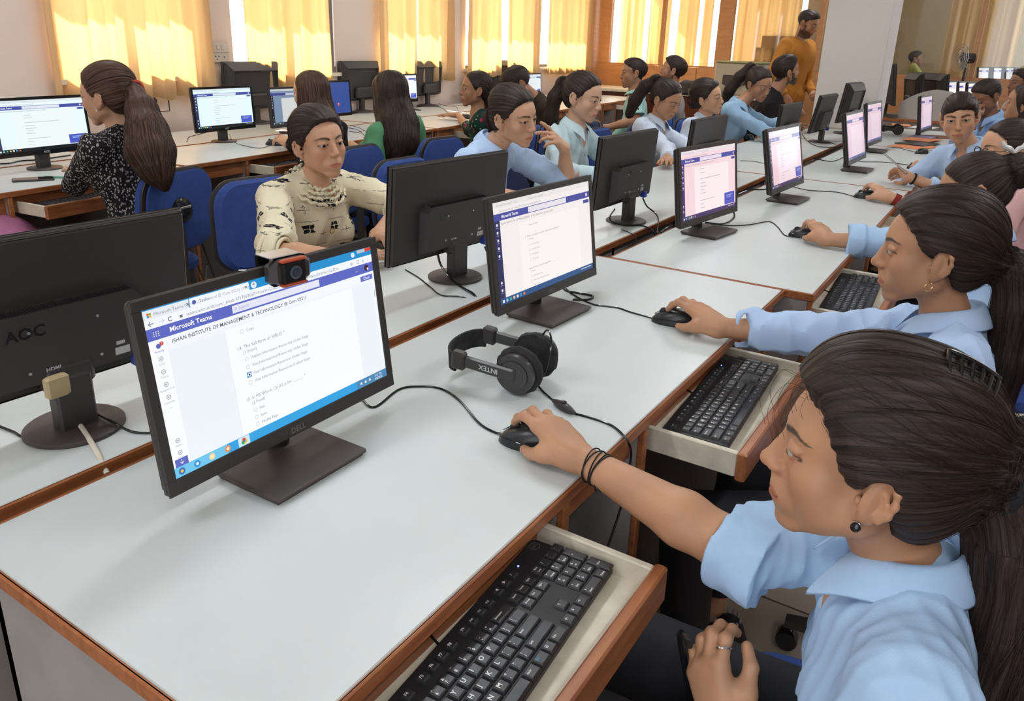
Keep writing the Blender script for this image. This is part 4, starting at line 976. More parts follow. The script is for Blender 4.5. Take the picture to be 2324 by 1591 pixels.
def monitor(kind, M, label, ui=None, group='desktop monitors', tilt=3, tint=(1, 1, 1), dim=1.0, scale=1.0):
    """local frame: stands at the origin on z=0, picture faces -y"""
    root = empty('monitor', label=label, cat='monitor', group=group); root.matrix_world = M @ Matrix.Scale(scale, 4)
    if kind == 'square':
        w, h, z0, d, bz, bb = .443, .266, .0405, .022, .0145, .022
    elif kind == 'round': w, h, z0, d, bz, bb = .472, .260, .070, .020, .014, .022
    elif kind == 'old': w, h, z0, d, bz, bb = .460, .285, .085, .026, .018, .026
    T = Matrix.Translation((0, 0, z0)) @ Matrix.Rotation(math.radians(-tilt), 4, 'X') @ Matrix.Translation((0, 0, -z0))
    fy = -.022
    bd = MB(); bd.box(-w/2, w/2, fy, fy+d*.55, z0, z0+h, .004); bd.box(-w/2+.004, w/2-.004, fy+d*.55, fy+d, z0+.004, z0+h-.004, .004)
    case = bd.build('case', M_BLK, root); case.matrix_local = T
    bzl = MB()
    for (a, b, c, e) in ((-w/2, w/2, z0, z0+bb), (-w/2, w/2, z0+h-bz, z0+h), (-w/2, -w/2+bz, z0+bb, z0+h-bz), (w/2-bz, w/2, z0+bb, z0+h-bz)): bzl.box(a, b, fy-.003, fy, c, e, .001)
    bo = bzl.build('bezel', M_BLK if kind != 'round' else M_BLKG, root); bo.matrix_local = T
    if ui:
        screen_obj(ui[0], root, w-2*bz, h-bz-bb, z0+bb, ui[1], tint, dim, T @ Matrix.Translation((0, fy-.0006, 0)))
    lg = MB()
    if kind == 'square': add_text(lg, 'D\u2039LL' if 0 else 'DELL', Matrix.Translation((0, fy-.0032, z0+.005)) @ Matrix.Rotation(math.pi/2, 4, 'X'), .013, 'CENTER', bold=.01)
    elif kind == 'round': add_text(lg, 'AOC', Matrix.Translation((0, fy-.0032, z0+.007)) @ Matrix.Rotation(math.pi/2, 4, 'X'), .014, 'CENTER', bold=.01)
    if lg.v: lg.build('logo', M_LOGO if kind == 'square' else M_LOGOL, bo)
    bk = MB(); y0 = fy+d
    if kind == 'square':
        bk.box(-.13, .13, y0, y0+.018, z0+.03, z0+.17, .008); bk.build('rear_housing', M_BLK, root).matrix_local = T
        st = MB(); st.lathe([(.019, 0), (.019, .13)], 20, (0, .028, .010)); st.box(-.030, .030, .010, .040, .085, .15, .006); st.build('neck', M_BLK, root, True)
        b = MB(); b.box(-.112, .068, -.100, .034, .004, .0125, .0025); b.box(-.107, .063, -.095, .029, 0, .004); b.build('base', M_BLK2, root)
    elif kind == 'round':
        P = [(-.135, z0+.018), (.135, z0+.018), (.135, z0+.135), (.118, z0+.150), (-.118, z0+.150), (-.135, z0+.135)]
        V = [(x, y0, z) for x, z in P]+[(x*.94, y0+.026, z0+.03+(z-z0-.018)*.90) for x, z in P]
        bk.add(V, [(0, 1, 7, 6), (1, 2, 8, 7), (2, 3, 9, 8), (3, 4, 10, 9), (4, 5, 11, 10), (5, 0, 6, 11), (6, 7, 8, 9, 10, 11)])
        hs_ = bk.build('rear_housing', M_BLK, root); hs_.matrix_local = T
        vt = MB()
        for i in range(52): x = -.112+i*.0044; vt.box(x, x+.0018, y0+.004, y0+.0225, z0+.1435, z0+.1500)
        vt.build('vents', M_BLKG, hs_)['kind'] = 'stuff'
        sc_ = MB()
        for x, z in ((-.052, z0+.118), (.052, z0+.118), (-.052, z0+.05), (.058, z0+.052)): sc_.lathe([(.0026, 0), (.0022, .0015)], 10, (x, y0+.0262, z), (0, 1, 0))
        sc_.build('screws', M_SCREW, hs_, True)
        t2 = MB(); RY = Matrix.Translation((.035, y0+.0266, z0+.047)) @ Matrix.Rotation(math.pi, 4, 'Z') @ Matrix.Rotation(math.pi/2, 4, 'X'); add_text(t2, 'HDMI', RY, .009, bold=.02); t2.build('port_mark', M_LOGOL, hs_)
        t3 = MB(); RY = Matrix.Translation((.085, y0+.0266, z0+.11)) @ Matrix.Rotation(math.pi, 4, 'Z') @ Matrix.Rotation(math.pi/2, 4, 'X'); add_text(t3, 'AOC', RY, .026, bold=.02); t3.build('logo', M_BLKG, hs_)
        MB().box(-.100, -.075, y0+.026, y0+.0268, z0+.040, z0+.053).box(-.092, -.078, y0+.026, y0+.0268, z0+.058, z0+.064).build('sticker', M_LABEL, hs_)
        MB().box(-.128, -.104, y0+.016, y0+.034, z0+.010, z0+.034, .002).build('signal_plug', M_VGA, hs_)
        st = MB(); st.box(-.030, .030, .004, .034, .006, z0+.030, .004); st.box(-.040, .040, -.002, .030, z0+.004, z0+.052, .008); st.build('neck', M_BLK, root)
        b = MB(); b.lathe([(.074, 0), (.0755, .002), (.0755, .006), (.072, .0085), (.03, .0105)], 40, (0, .012, 0)); b.build('base', M_BLK2, root, True)
    else:
        V = []; x1, x2 = w/2-.012, w/2-.045; zz = [z0+.012, z0+h-.004]
        V = [(-x1, y0, zz[0]), (x1, y0, zz[0]), (x1, y0, zz[1]), (-x1, y0, zz[1]), (-x2, y0+.034, zz[0]+.010), (x2, y0+.034, zz[0]+.010), (x2, y0+.034, zz[1]-.045), (-x2, y0+.034, zz[1]-.045)]
        bk.add(V, [(0, 1, 5, 4), (1, 2, 6, 5), (2, 3, 7, 6), (3, 0, 4, 7)])
        x3 = x2-.006; bk.add([(-x2, y0+.034, zz[0]+.01), (x2, y0+.034, zz[0]+.01), (x2, y0+.034, zz[1]-.045), (-x2, y0+.034, zz[1]-.045), (-x3, y0+.022, zz[0]+.016), (x3, y0+.022, zz[0]+.016), (x3, y0+.022, zz[1]-.055), (-x3, y0+.022, zz[1]-.055)],
                             [(0, 1, 5, 4), (1, 2, 6, 5), (2, 3, 7, 6), (3, 0, 4, 7), (4, 5, 6, 7)])
        hs_ = bk.build('rear_housing', M_BLK, root); hs_.matrix_local = T
        MB().box(-.10, .10, y0+.02, y0+.05, z0+.02, z0+.10, .010).build('stand_mount', M_BLK, hs_)
        st = MB(); st.box(-.024, .024, .008, .034, .006, z0+.03, .004); st.build('neck', M_BLK, root)
        b = MB(); b.lathe([(.095, 0), (.097, .003), (.090, .010), (.03, .018)], 36, (0, .02, 0)); b.build('base', M_BLK2, root, True)
    return root
Z0 = .750
def DM(x, y, a=0): return Matrix.Translation((x, y, Z0)) @ Matrix.Rotation(math.radians(a), 4, 'Z')
PK = (1.0, .86, .89)
monitor('square', DM(.717, .855, .3), 'nearest monitor on a square black base, webcam clipped on top', ('big', ui_big), tilt=7.6)
monitor('square', DM(1.568, .896, -2.8), 'monitor on a square black base behind the black headphones', ('teams2', lambda u: ui_teams(u, 2)), tint=(1.0, .93, .90), tilt=7.8)
monitor('square', DM(2.682, .876, -7.1), 'third monitor of the near row, pink-white page and purple bars', ('teamsp', lambda u: ui_teams(u, 1, True, '40306a', '3a3068', 'f4e6ea')), tint=PK, tilt=8, scale=1.02)
monitor('square', DM(3.546, .815, -3.2), 'fourth monitor of the near row, slim side view with lilac page', ('teamsp', lambda u: ui_teams(u, 1, True, '40306a', '3a3068', 'f4e6ea')), tint=(.95, .75, .80), dim=.95, tilt=12, scale=1.05)
monitor('square', DM(4.789, .736, -1.8), 'fifth monitor of the near row beside the hands holding a phone', ('teamsq', lambda u: ui_teams(u, 0, False, 'e8d8e8', '5a6aa0', 'f2e6ee')), tint=(.90, .72, .78), dim=.9, tilt=12, scale=1.07)
monitor('square', DM(5.873, .809, -2.5), 'monitor overlapping the fifth one, left of the far headphones', ('teamsq', lambda u: ui_teams(u, 0, False, 'e8d8e8', '5a6aa0', 'f2e6ee')), tint=(.90, .72, .80), dim=.85, tilt=9, scale=1.08)
monitor('square', DM(7.289, .626, -4.5), 'far monitor behind the orange folders, green-capped bottle to its left', ('teamsq', lambda u: ui_teams(u, 0, False, 'e8d8e8', '5a6aa0', 'f2e6ee')), tint=(.85, .72, .85), dim=.85, tilt=9, scale=1.1)
monitor('round', DM(.572, 1.215, 178), 'back of the nearest rear-facing monitor, thick beige cable plugged in', tilt=4)
monitor('round', DM(1.646, 1.239, 176.3), 'back of the monitor in front of the girl in the cream blouse', tilt=4)
monitor('round', DM(2.636, 1.175, 179), 'back of the monitor facing the girl leaning on her hand, blue plug', tilt=4)
monitor('round', DM(3.594, 1.202, 180), 'back of the monitor facing the girl who looks down', tilt=4)
monitor('round', DM(5.078, 1.190, 179), 'back of the small grey-lit monitor beneath the bearded man', tilt=4)
monitor('round', DM(6.160, 1.215, 178), 'back of the tilted monitor before the pillar left edge', tilt=10, scale=1.06)
monitor('old', DM(7.048, 1.192, 177), 'thick old monitor seen from the side against the white pillar', tilt=7, scale=1.12)
def CM(px, py, v, a=0):
    """on row C/D: put where the pixel meets desk height"""
    p = at(px, py); return Matrix.Translation((p[0], p[1], Z0)) @ Matrix.Rotation(TH+math.radians(a), 4, 'Z')
tw = ('teamsw', lambda u: ui_teams(u, 1, True, '30345c', '101418', 'f4fbfd'))
monitor('round', CM(106, 383, 0, 0), 'leftmost front-facing monitor, white page, dark phone lying before it', tw, tint=(.93, 1.0, 1.0), tilt=3)
monitor('round', CM(512, 322, 0, -1), 'front-facing monitor left of the girl in the cream blouse', tw, tint=(.88, 1.0, 1.0), tilt=3)
monitor('square', CM(668, 300, 0, -4), 'small monitor half hidden by two heads, grey-blue picture', ('teamsg', lambda u: ui_teams(u, 0, False, '20242c', '30405a', '8fa6c4')), dim=.7)
monitor('round', CM(750, 287, 0, 0), 'monitor with a plain blue picture and red glow behind the long brown hair', ('blue', ui_blue))
monitor('round', CM(912, 250, 0, -2), 'monitor half hidden by the long hair over the green dress', tw, tint=(1, 1, 1), tilt=3)
monitor('square', CM(1085, 232, 0, -2), 'monitor behind the girl in dark green flowers', tw, dim=.95)
monitor('square', CM(1206, 226, 0, -2), 'monitor with grey-white page right of the leaning boy', tw, tint=(.85, .90, .92))
monitor('square', CM(1318, 214, 0, -2), 'small far monitor above the ponytailed girl in the light shirt', tw, tint=(1, .93, .98))
for px, py, a, lb in ((316, 300, 180, 'back of the old thick monitor right of the red hair tie'), (578, 279, 180, 'back of the wide old monitor under the switch board'), (817, 254, 180, 'back of the old monitor between the two long-haired girls'),
                      (966, 240, 180, 'back of the old monitor right of the green dress girl'), (1140, 222, 180, 'back of the old monitor above the leaning boy in olive')):
    monitor('old', CM(px, py, 0, a), lb, tilt=3, scale=1.2)
# webcam on the nearest monitor
wc = empty('webcam', label='black webcam with two orange bars clipped on the nearest monitor', cat='webcam'); wc.matrix_world = Matrix.Translation((.735, .862, 1.048)) @ Matrix.Rotation(math.radians(-6), 4, 'Z')
MB().box(-.036, .036, -.024, .004, -.020, .020, .009).build('body', M_BLK, wc)
MB().box(-.020, .020, -.0285, -.023, -.0165, .0165, .004).build('lens_housing', M_BLKG, wc)
l_ = MB(); l_.lathe([(.010, 0), (.010, .002), (.007, .003), (.006, .001)], 24, (0, -.0285, 0), (0, -1, 0)); l_.build('lens', mat('lens_glass', (.05, .06, .09), .08), wc, True)
M_ORB = mat('orange_plastic', rgb('b0482a'), .35)
MB().box(-.022, .022, -.0290, -.018, .0155, .0205, .002).build('accent_bar', M_ORB, wc); MB().box(-.022, .022, -.0290, -.018, -.0205, -.0155, .002).build('accent_bar', M_ORB, wc)
MB().box(-.026, .026, -.008, .030, .0185, .0215, .001).build('clip', M_SCREW, wc); MB().box(-.026, .026, .028, .034, -.03, .020, .002).build('clip_back', M_BLKG, wc)
cbl = MB(); cbl.tube(spline([(-.034, .0, -.004), (-.055, .006, .006), (-.085, .016, -.004), (-.10, .04, -.10), (-.09, .06, -.22)]), .0022, 8); cbl.build('cable', M_BLKG, wc, True)

# ------------------------------------------------------------------ keyboards
M_KEY = mat('key_plastic', (.028, .028, .030), .38, bump=(700, .1))
M_KB = mat('keyboard_case', (.016, .015, .016), .5, bump=(600, .15))
M_LEG = mat('key_legend', (.85, .85, .85), .5); M_LEGB = mat('key_legend_blue', (.08, .36, .52), .5)
def key_layout():
    u = .0190; K = []; x0 = .013; yr = lambda r: .1165-r*u       # r=0 function row
    fx = [x0]+[x0+u*2+u*i for i in range(4)]+[x0+u*6.5+u*i for i in range(4)]+[x0+u*11+u*i for i in range(4)]
    for i, n in enumerate(['Esc']+['F%d' % k for k in range(1, 13)]): K.append((fx[i], yr(0), .88, .72, n, ''))
    row = lambda r, x, L: [K.append((x0+u*x[i], yr(r), L[i][1] if isinstance(L[i], tuple) else 1, 1, L[i][0] if isinstance(L[i], tuple) else L[i], '')) for i in range(len(L))]
    def seq(r, L):
        x = 0
        for e in L:
            n, w_ = e if isinstance(e, tuple) else (e, 1); K.append((x0+u*x, yr(r)-.004, w_, 1, n, '')); x += w_
    seq(1, ['~\n`', '!\n1', '@\n2', '#\n3', '$\n4', 'X\n5 €', '^\n6', '&\n7', '*\n8', '(\n9', ')\n0', '_\n-', '+\n=', ('Backspace', 2)])
    seq(2, [('Tab', 1.5)]+list('QWERTYUIOP')+['{\n[', '}\n]', ('|\n\\', 1.5)])
    seq(3, [('Caps Lock', 1.75)]+list('ASDFGHJKL')+[':\n;', '"\n\'', ('Enter', 2.25)])
    seq(4, [('Shift', 2.25)]+list('ZXCVBNM')+['<\n,', '>\n.', '?\n/', ('Shift', 2.75)])
    seq(5, [('Ctrl', 1.25), ('Win', 1.25), ('Alt', 1.25), ('', 6.25), ('AltGr', 1.25), ('Fn', 1.25), ('⊟', 1), ('Ctrl', 1.5)])
    nx = x0+u*15.35
    for r, L in ((1, ('Insert', 'Home', 'PgUp')), (2, ('Delete', 'End', 'PgDn'))):
        for i, n in enumerate(L): K.append((nx+u*i, yr(r)-.004, 1, 1, n, ''))
    K.append((nx+u, yr(4)-.004, 1, 1, '↑', ''))
    for i, n in enumerate('←↓→'): K.append((nx+u*i, yr(5)-.004, 1, 1, n, ''))
    for i, n in enumerate('◄►♪'): K.append((nx+u*i, yr(0), .88, .72, n, ''))
    px_ = nx+u*3.35
    for r, L in ((1, ('Num\nLock', '/', '*', '-')), (2, ('7\nHome', '8\n↑', '9\nPgUp')), (3, ('4\n←', '5', '6\n→')), (4, ('1\nEnd', '2\n↓', '3\nPgDn'))):
        for i, n in enumerate(L): K.append((px_+u*i, yr(r)-.004, 1, 1, n, ''))
    K.append((px_+u*3, yr(3)-.004, 1, 2.0, '+', 'tall')); K.append((px_+u*3, yr(5)-.004, 1, 2.0, 'Enter', 'tall'))
    K.append((px_, yr(5)-.004, 2, 1, '0\nInsert', '')); K.append((px_+u*2, yr(5)-.004, 1, 1, '.\nDelete', ''))
    return K
KEYS = key_layout(); KM = {}
def key_mesh(w, h):
    k = (round(w, 2), round(h, 2))
    if k not in KM:
        u = .0190; W2, H2 = w*u/2-.0010, h*u/2-.0010; V = []
        for z, i in ((0, 0), (.0028, .0012), (.0042, .0026)): V += [(-W2+i, -H2+i, z), (W2-i, -H2+i, z), (W2-i, H2-i, z), (-W2+i, H2-i, z)]
        F = [(0, 1, 5, 4), (1, 2, 6, 5), (2, 3, 7, 6), (3, 0, 4, 7), (4, 5, 9, 8), (5, 6, 10, 9), (6, 7, 11, 10), (7, 4, 8, 11), (8, 9, 10, 11)]
        me = bpy.data.meshes.new('key'); me.from_pydata(V, [], F); me.materials.append(M_KEY); KM[k] = me
    return KM[k]
def keyboard(M, label, level):
    root = empty('keyboard', label=label, cat='keyboard', group='black keyboards'); root.matrix_world = M; W_, D_ = .442, .127
    MB().box(0, W_, 0, D_, .006, .0185, .003).box(.02, W_-.02, .004, D_-.006, 0, .006).build('case', M_KB, root)
    kz = .0186; lg = MB(); lb = MB()
    if level < 2: kb = MB()
    for (x, y, w_, h_, n, t) in KEYS:
        u = .0190; cx = x+w_*u/2; cy = y+.0005-u/2+(h_-1)*u/2+(.004 if h_ < 1 else 0)
        if level == 2:
            o = bpy.data.objects.new('key', key_mesh(w_, h_)); COL.objects.link(o); o.parent = root; o.location = (cx, cy, kz)
        else:
            me = key_mesh(w_, h_); kb.add([(v.co.x+cx, v.co.y+cy, v.co.z+kz) for v in me.vertices], [tuple(p.vertices) for p in me.polygons])
        if level >= 1 and n:
            Ls = n.split('\n'); zt = kz+.0044; big = len(n) == 1 and n.isalpha(); sz = .0088 if big else (.0038 if max(map(len, Ls)) > 2 else .0056)
            lx = cx-w_*u/2+.0045
            for i, tx in enumerate(Ls):
                yy = cy+.0022-i*.0062 if len(Ls) > 1 else cy+.0002
                if big: yy = cy-.001
                (lb if (n in ('Fn',) or (i == 1 and n[0] in 'HIP')) else lg).__class__; add_text(lb if n == 'Fn' else lg, tx, Matrix.Translation((lx-.001, yy, zt+.0001)), sz, bold=.02)
    if level < 2: kb.build('keys', M_KEY, root)['kind'] = 'stuff'
    if lg.v: lg.build('lettering', M_LEG, root)
    if lb.v: lb.build('lettering', M_LEGB, root)
    if level == 2:
        rr = MB(); rr.tube([(.424+.0085*math.cos(a), .1145+.0070*math.sin(a), .0188) for a in np.linspace(0, 6.28, 25)[:-1]], .0003, 4, True)
        add_text(rr, 'DELL', Matrix.Translation((.424, .1128, .0187)), .0055, 'CENTER'); rr.build('logo', M_LOGO, root)
        ld = MB(); ld.box(.372, .374, .112, .114, .0186, .0192); ld.build('status_light', mat('blue_led', (.15, .2, 1.0), .4, emit=9), root)
    cb = MB(); cb.tube(spline([(.20, D_-.004, .012), (.21, D_+.02, .014), (.24, D_+.06, .004), (.25, D_+.12, .002)]), .0019, 6); cb.build('cable', M_BLKG, root, True)
    return root
def KMx(x, y, a, z=.6715): return Matrix.Translation((x, y, z)) @ Matrix.Rotation(math.radians(a), 4, 'Z')
keyboard(KMx(.394, .318, 3.6), 'nearest full-size black keyboard in the tray at the bottom edge', 2)
keyboard(KMx(1.262, .322, 3.0), 'black keyboard in the second tray, beside the headphones end of the desk', 2)
keyboard(KMx(2.215, .235, 3.0), 'black keyboard in the far tray in front of the second girl face', 1)
def keyb_c(u, v, lb, M=MW): keyboard(M @ Matrix.Translation((u, v, .6715)), lb, 0)
keyb_c(1.42, CV-.11, 'black keyboard in the tray left of the girl in the leafy print dress')
keyb_c(2.70, CV-.11, 'black keyboard in the tray just right of the blue chair with the round bracket')
# ------------------------------------------------------------------ mice
M_MOUSE = mat('mouse_plastic', (.018, .018, .019), .32); M_MOUSE2 = mat('mouse_side', (.012, .012, .013), .55)
def mouse_mesh():
    V = []; n = 22; C = []
    prof = np.linspace(0, 1, 19)
    for t in prof:
        x = -.0565+.113*t; wv = .0305*min(1, (math.sin(math.pi*min(max(t*.96+.02, 0), 1)))**.42)*(1-.10*math.sin(math.pi*t)); hh = .0375*(math.sin(math.pi*(t*.92+.06)**.82))**.55
        hh = max(hh, .006)
        for i in range(n):
            a = math.pi*i/(n-1); cy, sz = math.cos(a), math.sin(a); V.append((x, wv*math.copysign(abs(cy)**.75, cy), hh*sz**.72+.001))
    F = [(j*n+i, (j+1)*n+i, (j+1)*n+i+1, j*n+i+1) for j in range(18) for i in range(n-1)]; F += [tuple(range(n)), tuple(18*n+i for i in range(n-1, -1, -1))]; F += [(j*n, j*n+n-1, (j+1)*n+n-1, (j+1)*n) for j in range(18)]
    return V, F
_mp = None
def mouse(x, y, az, label, z=Z0, par=None):
    """front of the mouse points along az (degrees)"""
    global _mp
    if _mp is None:
        r = empty('computer_mouse'); V, F = mouse_mesh(); o = mesh_np('shell', np.array(V), F, M_MOUSE, r, True); o.data.set_sharp_from_angle(angle=math.radians(50))
        MB().prism([(-.001+.053*math.copysign(abs(math.cos(a))**.75, math.cos(a)), .0275*math.copysign(abs(math.sin(a))**.75, math.sin(a))) for a in np.linspace(0, 6.283, 33)[:-1]], 0, .004).build('underside', M_MOUSE2, r)
        sl = MB(); sl.tube([(.055-.113*t*.98+.001, s_*.0300*(math.sin(math.pi*(t*.9+.05)))**.42*.985, .0135+.002*math.sin(3*t)) for s_ in (1,) for t in np.linspace(.02, .95, 16)], .0006, 4); sl.tube([(.0545-.113*t*.98, -.0300*(math.sin(math.pi*(t*.9+.05)))**.42*.985, .0135) for t in np.linspace(.02, .95, 16)], .0006, 4)
        sl.tube([(.052, 0, .018), (.035, 0, .0305), (.015, 0, .0368)], .0007, 4); sl.build('seams', M_BLKG, r)
        wh = MB(); wh.lathe([(.0095, 0), (.0105, .001), (.0105, .005), (.0095, .006)], 18, (.030, .003, .026), (0, -1, 0)); wh.build('scroll_wheel', M_BLKG, r, True); _mp = r; c = r
    else: c = copy_tree(_mp)
    c.matrix_world = Matrix.Translation((x, y, z)) @ Matrix.Rotation(math.radians(az), 4, 'Z'); tag(c, label, 'mouse', 'black computer mice'); return c
COBJ = []
def cable(pts, r, label, z=Z0, m=None, group='black cables on the desks', name='cable'):
    """pts: (px, py[, height above the desk])"""
    P = [at(p[0], p[1], z+(p[2] if len(p) > 2 else 0)+r) if len(p) < 4 else np.array(p[:3]) for p in pts]
    o = MB().tube(spline(P, 8), r, 8).build(name, m or M_BLKG, None, True); COBJ.append(o); return tag(o, label, 'cable', group)
HANDS = {}      # mouse positions used by the people
def mouse_px(px, py, az, lab): p = at(px, py, Z0+.012); mouse(p[0], p[1], az, lab); return p
HANDS['A'] = mouse_px(1210, 996, 103, 'black mouse under the bare hand with a thread bracelet')
HANDS['B'] = mouse_px(1534, 724, 101, 'black mouse under the hand behind the headphones')
HANDS['C'] = mouse_px(1828, 531, 104, 'black mouse with a silver-grey top under the third hand of the row')
HANDS['D'] = mouse_px(1968, 444, 106, 'black mouse under the hand with the red wrist thread')
mouse_px(2092, 345, 150, 'black mouse just below the orange folders'); mouse_px(2078, 378, 140, 'black mouse behind the hands holding the phone')
mouse_px(1702, 313, 215, 'black mouse beside the pointing girl on the middle row')
HANDS['P1'] = mouse_px(882, 566, 262, 'black mouse under the hand of the girl in the cream blouse')
HANDS['Q2'] = mouse_px(622, 325, 96+8, 'dark mouse under the hand near the second white screen')
mouse_px(905, 224, 180, 'dark mouse lying upturned by the window wall'); mouse_px(1058, 266, 95, 'dark mouse by the girl in dark green flowers'); mouse_px(1030, 226, 150, 'small dark mouse on the far desk left of the floral girl')
cable([(820, 905), (850, 924), (905, 884), (950, 877), (1000, 882), (1042, 908), (1085, 958), (1120, 980), (1146, 986)], .0021, 'mouse cable curling from behind the nearest monitor')
cable([(1285, 655), (1300, 668), (1345, 690), (1400, 698), (1430, 708), (1482, 722)], .0021, 'mouse cable running from behind the second monitor')
cable([(1300, 680), (1335, 680), (1345, 672), (1310, 665), (1285, 660, .01), (1275, 650, .03)], .0030, 'looped thick cable beside the second monitor base')
cable([(1615, 508), (1650, 512), (1700, 510), (1745, 503), (1765, 515), (1780, 533), (1800, 538)], .0020, 'mouse cable arching past the third monitor')
cable([(1600, 505), (1640, 508), (1665, 495), (1662, 478, .02), (1640, 480, .05)], .0032, 'thick cable loop under the third monitor')
cable([(1793, 422), (1830, 431), (1870, 434), (1905, 437), (1942, 447)], .0020, 'mouse cable from the fourth monitor')
cable([(1935, 362), (1955, 367), (2005, 368), (2060, 374)], .0020, 'thin cable from the fifth monitor to the phone holder mouse')
cable([(2010, 336), (2035, 335), (2060, 341), (2076, 345)], .0020, 'thin cable leading to the mouse below the orange folders')
cable([(1675, 440), (1700, 431), (1730, 430), (1755, 427)], .0030, 'twin cables crossing from the desk gap to the fourth monitor')
cable([(1825, 372), (1850, 362), (1890, 366), (1920, 354)], .0030, 'cable crossing from the desk gap to the fifth monitor')
cable([(1500, 528), (1512, 518), (1525, 514), (1545, 512)], .0034, 'thick cable rising out of the desk gap to the third monitor')
cable([(0, 968), (30, 980), (55, 989), (100, 958), (140, 928, .01), (190, 926, .012), (250, 955, .012), (300, 980), (350, 983)], .0022, 'black cable crossing the round base of the nearest rear-facing monitor')
p0 = np.array((.62, 1.236, .830)); cb_ = [tuple(p0)+(0,), tuple(np.array((.625, 1.225, .795)))+(0,), (190, 970, .004), (212, 1015), (235, 1060), (243, 1090, -.03)]
cable([(tuple(p0)+(0,)), (135, 905, .035), (160, 935, .012), (195, 985, .004), (222, 1030), (243, 1075, -.02)], .0042, 'thick beige video cable dropping into the desk gap', m=M_CREAM)
MB().box(-.016, .016, -.007, .007, -.020, .012, .003, M=Matrix.Translation(atd(128, 870, 1.07))).build('video_plug', mat('beige_plug', rgb('a8966f'), .5), COBJ[-1])
cable([(993, 575, .06), (1000, 600, .03), (1020, 630, .012), (1045, 650), (1075, 668), (1088, 690, -.02)], .0034, 'thick black cable over the round base in front of the cream blouse girl')
cable([(920, 612), (950, 630), (975, 650), (1002, 670), (1050, 674), (1082, 692, -.02)], .0018, 'thin black cable sweeping into the desk gap')
cable([(1100, 560, .05), (1108, 575, .03), (1125, 588, .01), (1140, 592)], .0030, 'short cable from the blue plug behind the second monitor')
cable([(1395, 475, .07), (1385, 490, .03), (1388, 503, .01), (1420, 512), (1455, 512), (1480, 522), (1487, 536, -.02)], .0030, 'cable round the base under the monitor with the blue plug')
cable([(1459, 450, .07), (1468, 468, .035), (1485, 482, .012), (1494, 498), (1490, 530, -.02)], .0030, 'second cable hanging from the blue plug, with a ferrite bead')
cable([(1410, 520), (1440, 535), (1443, 556, -.02)], .0018, 'thin cable dropping into the gap left of the third monitor')
cable([(1680, 365), (1710, 366), (1735, 371), (1752, 370)], .0018, 'thin cable on the middle row behind the third monitor')
cable([(1720, 318), (1735, 325), (1760, 322)], .0018, 'cable of the lone mouse on the middle row')
cable([(1820, 305), (1835, 322), (1860, 333), (1905, 334)], .0026, 'thin cable around the tilted monitor base'); cable([(1870, 320), (1890, 325), (1905, 336, -.01)], .0026, 'short cable between tilted monitor and desk gap')
for i, pts in enumerate(([(385, 300), (400, 296), (430, 290), (460, 292)],)): pass
cable([(520, 304, .03), (530, 322), (560, 332), (590, 336), (612, 331)], .0020, 'mouse cable at the second white screen of the window row')
cable([(424, 322), (428, 312), (440, 308), (470, 300, .03)], .0026, 'short bent cable under the left edge of the second white screen')
cable([(0, 372), (25, 370), (48, 365), (90, 362), (160, 352)], .0035, 'brown cable lying behind the leftmost monitor base')
cable([(995, 235, .02), (1012, 240), (1035, 242), (1041, 256)], .0026, 'cable curling on the far desk left of the floral girl'); cable([(985, 240), (1005, 246), (1018, 258)], .0026, 'second cable beside the far old monitor base')
for i, pts in enumerate(([(790, 290), (810, 294), (825, 305), (830, 312)], [(792, 298), (812, 300), (828, 296)], [(795, 284), (815, 290), (832, 300), (836, 308)])): cable(pts, .002, ('tangled thin cable left of the green sleeve, upper one', 'tangled thin cable left of the green sleeve, middle one', 'tangled thin cable left of the green sleeve, longest one')[i])
# ------------------------------------------------------------------ small things
def slab(name, c, sx, sy, sz, az, m, label, cat, bev=.002, z=None, top=None):
    r = empty(name, (c[0], c[1], c[2] if z is None else z), math.radians(az), label, cat); MB().box(-sx/2, sx/2, -sy/2, sy/2, 0, sz, bev).build('body', m, r)
    if top: MB().box(-sx/2+.004, sx/2-.004, -sy/2+.004, sy/2-.004, sz, sz+.0006).build('screen' if cat == 'phone' else 'sheet', top, r)
    return r
slab('phone', at(76, 409), .158, .076, .008, 20-45, M_BLK, 'black phone lying on the desk under the leftmost monitor', 'phone', .003, top=mat('phone_glass', (.02, .018, .016), .05))
pn = MB(); a_, b_ = at(103, 401, .755), at(162, 403, .755); pn.tube([a_, b_], .0045, 10); tag(pn.build('pen', mat('green_pen', rgb('6fae94'), .4), None, True), 'pale green pen beside the black phone', 'pen')
cl = MB(); a_, b_ = at(905, 247, .752), at(955, 251, .752); cl.tube(spline([a_, (a_+b_)/2+np.array((0, 0, .012)), b_], 6), .007, 8); tag(cl.build('clip', M_BLK, None, True), 'small black clip lying on the desk right of the green dress', 'clip')
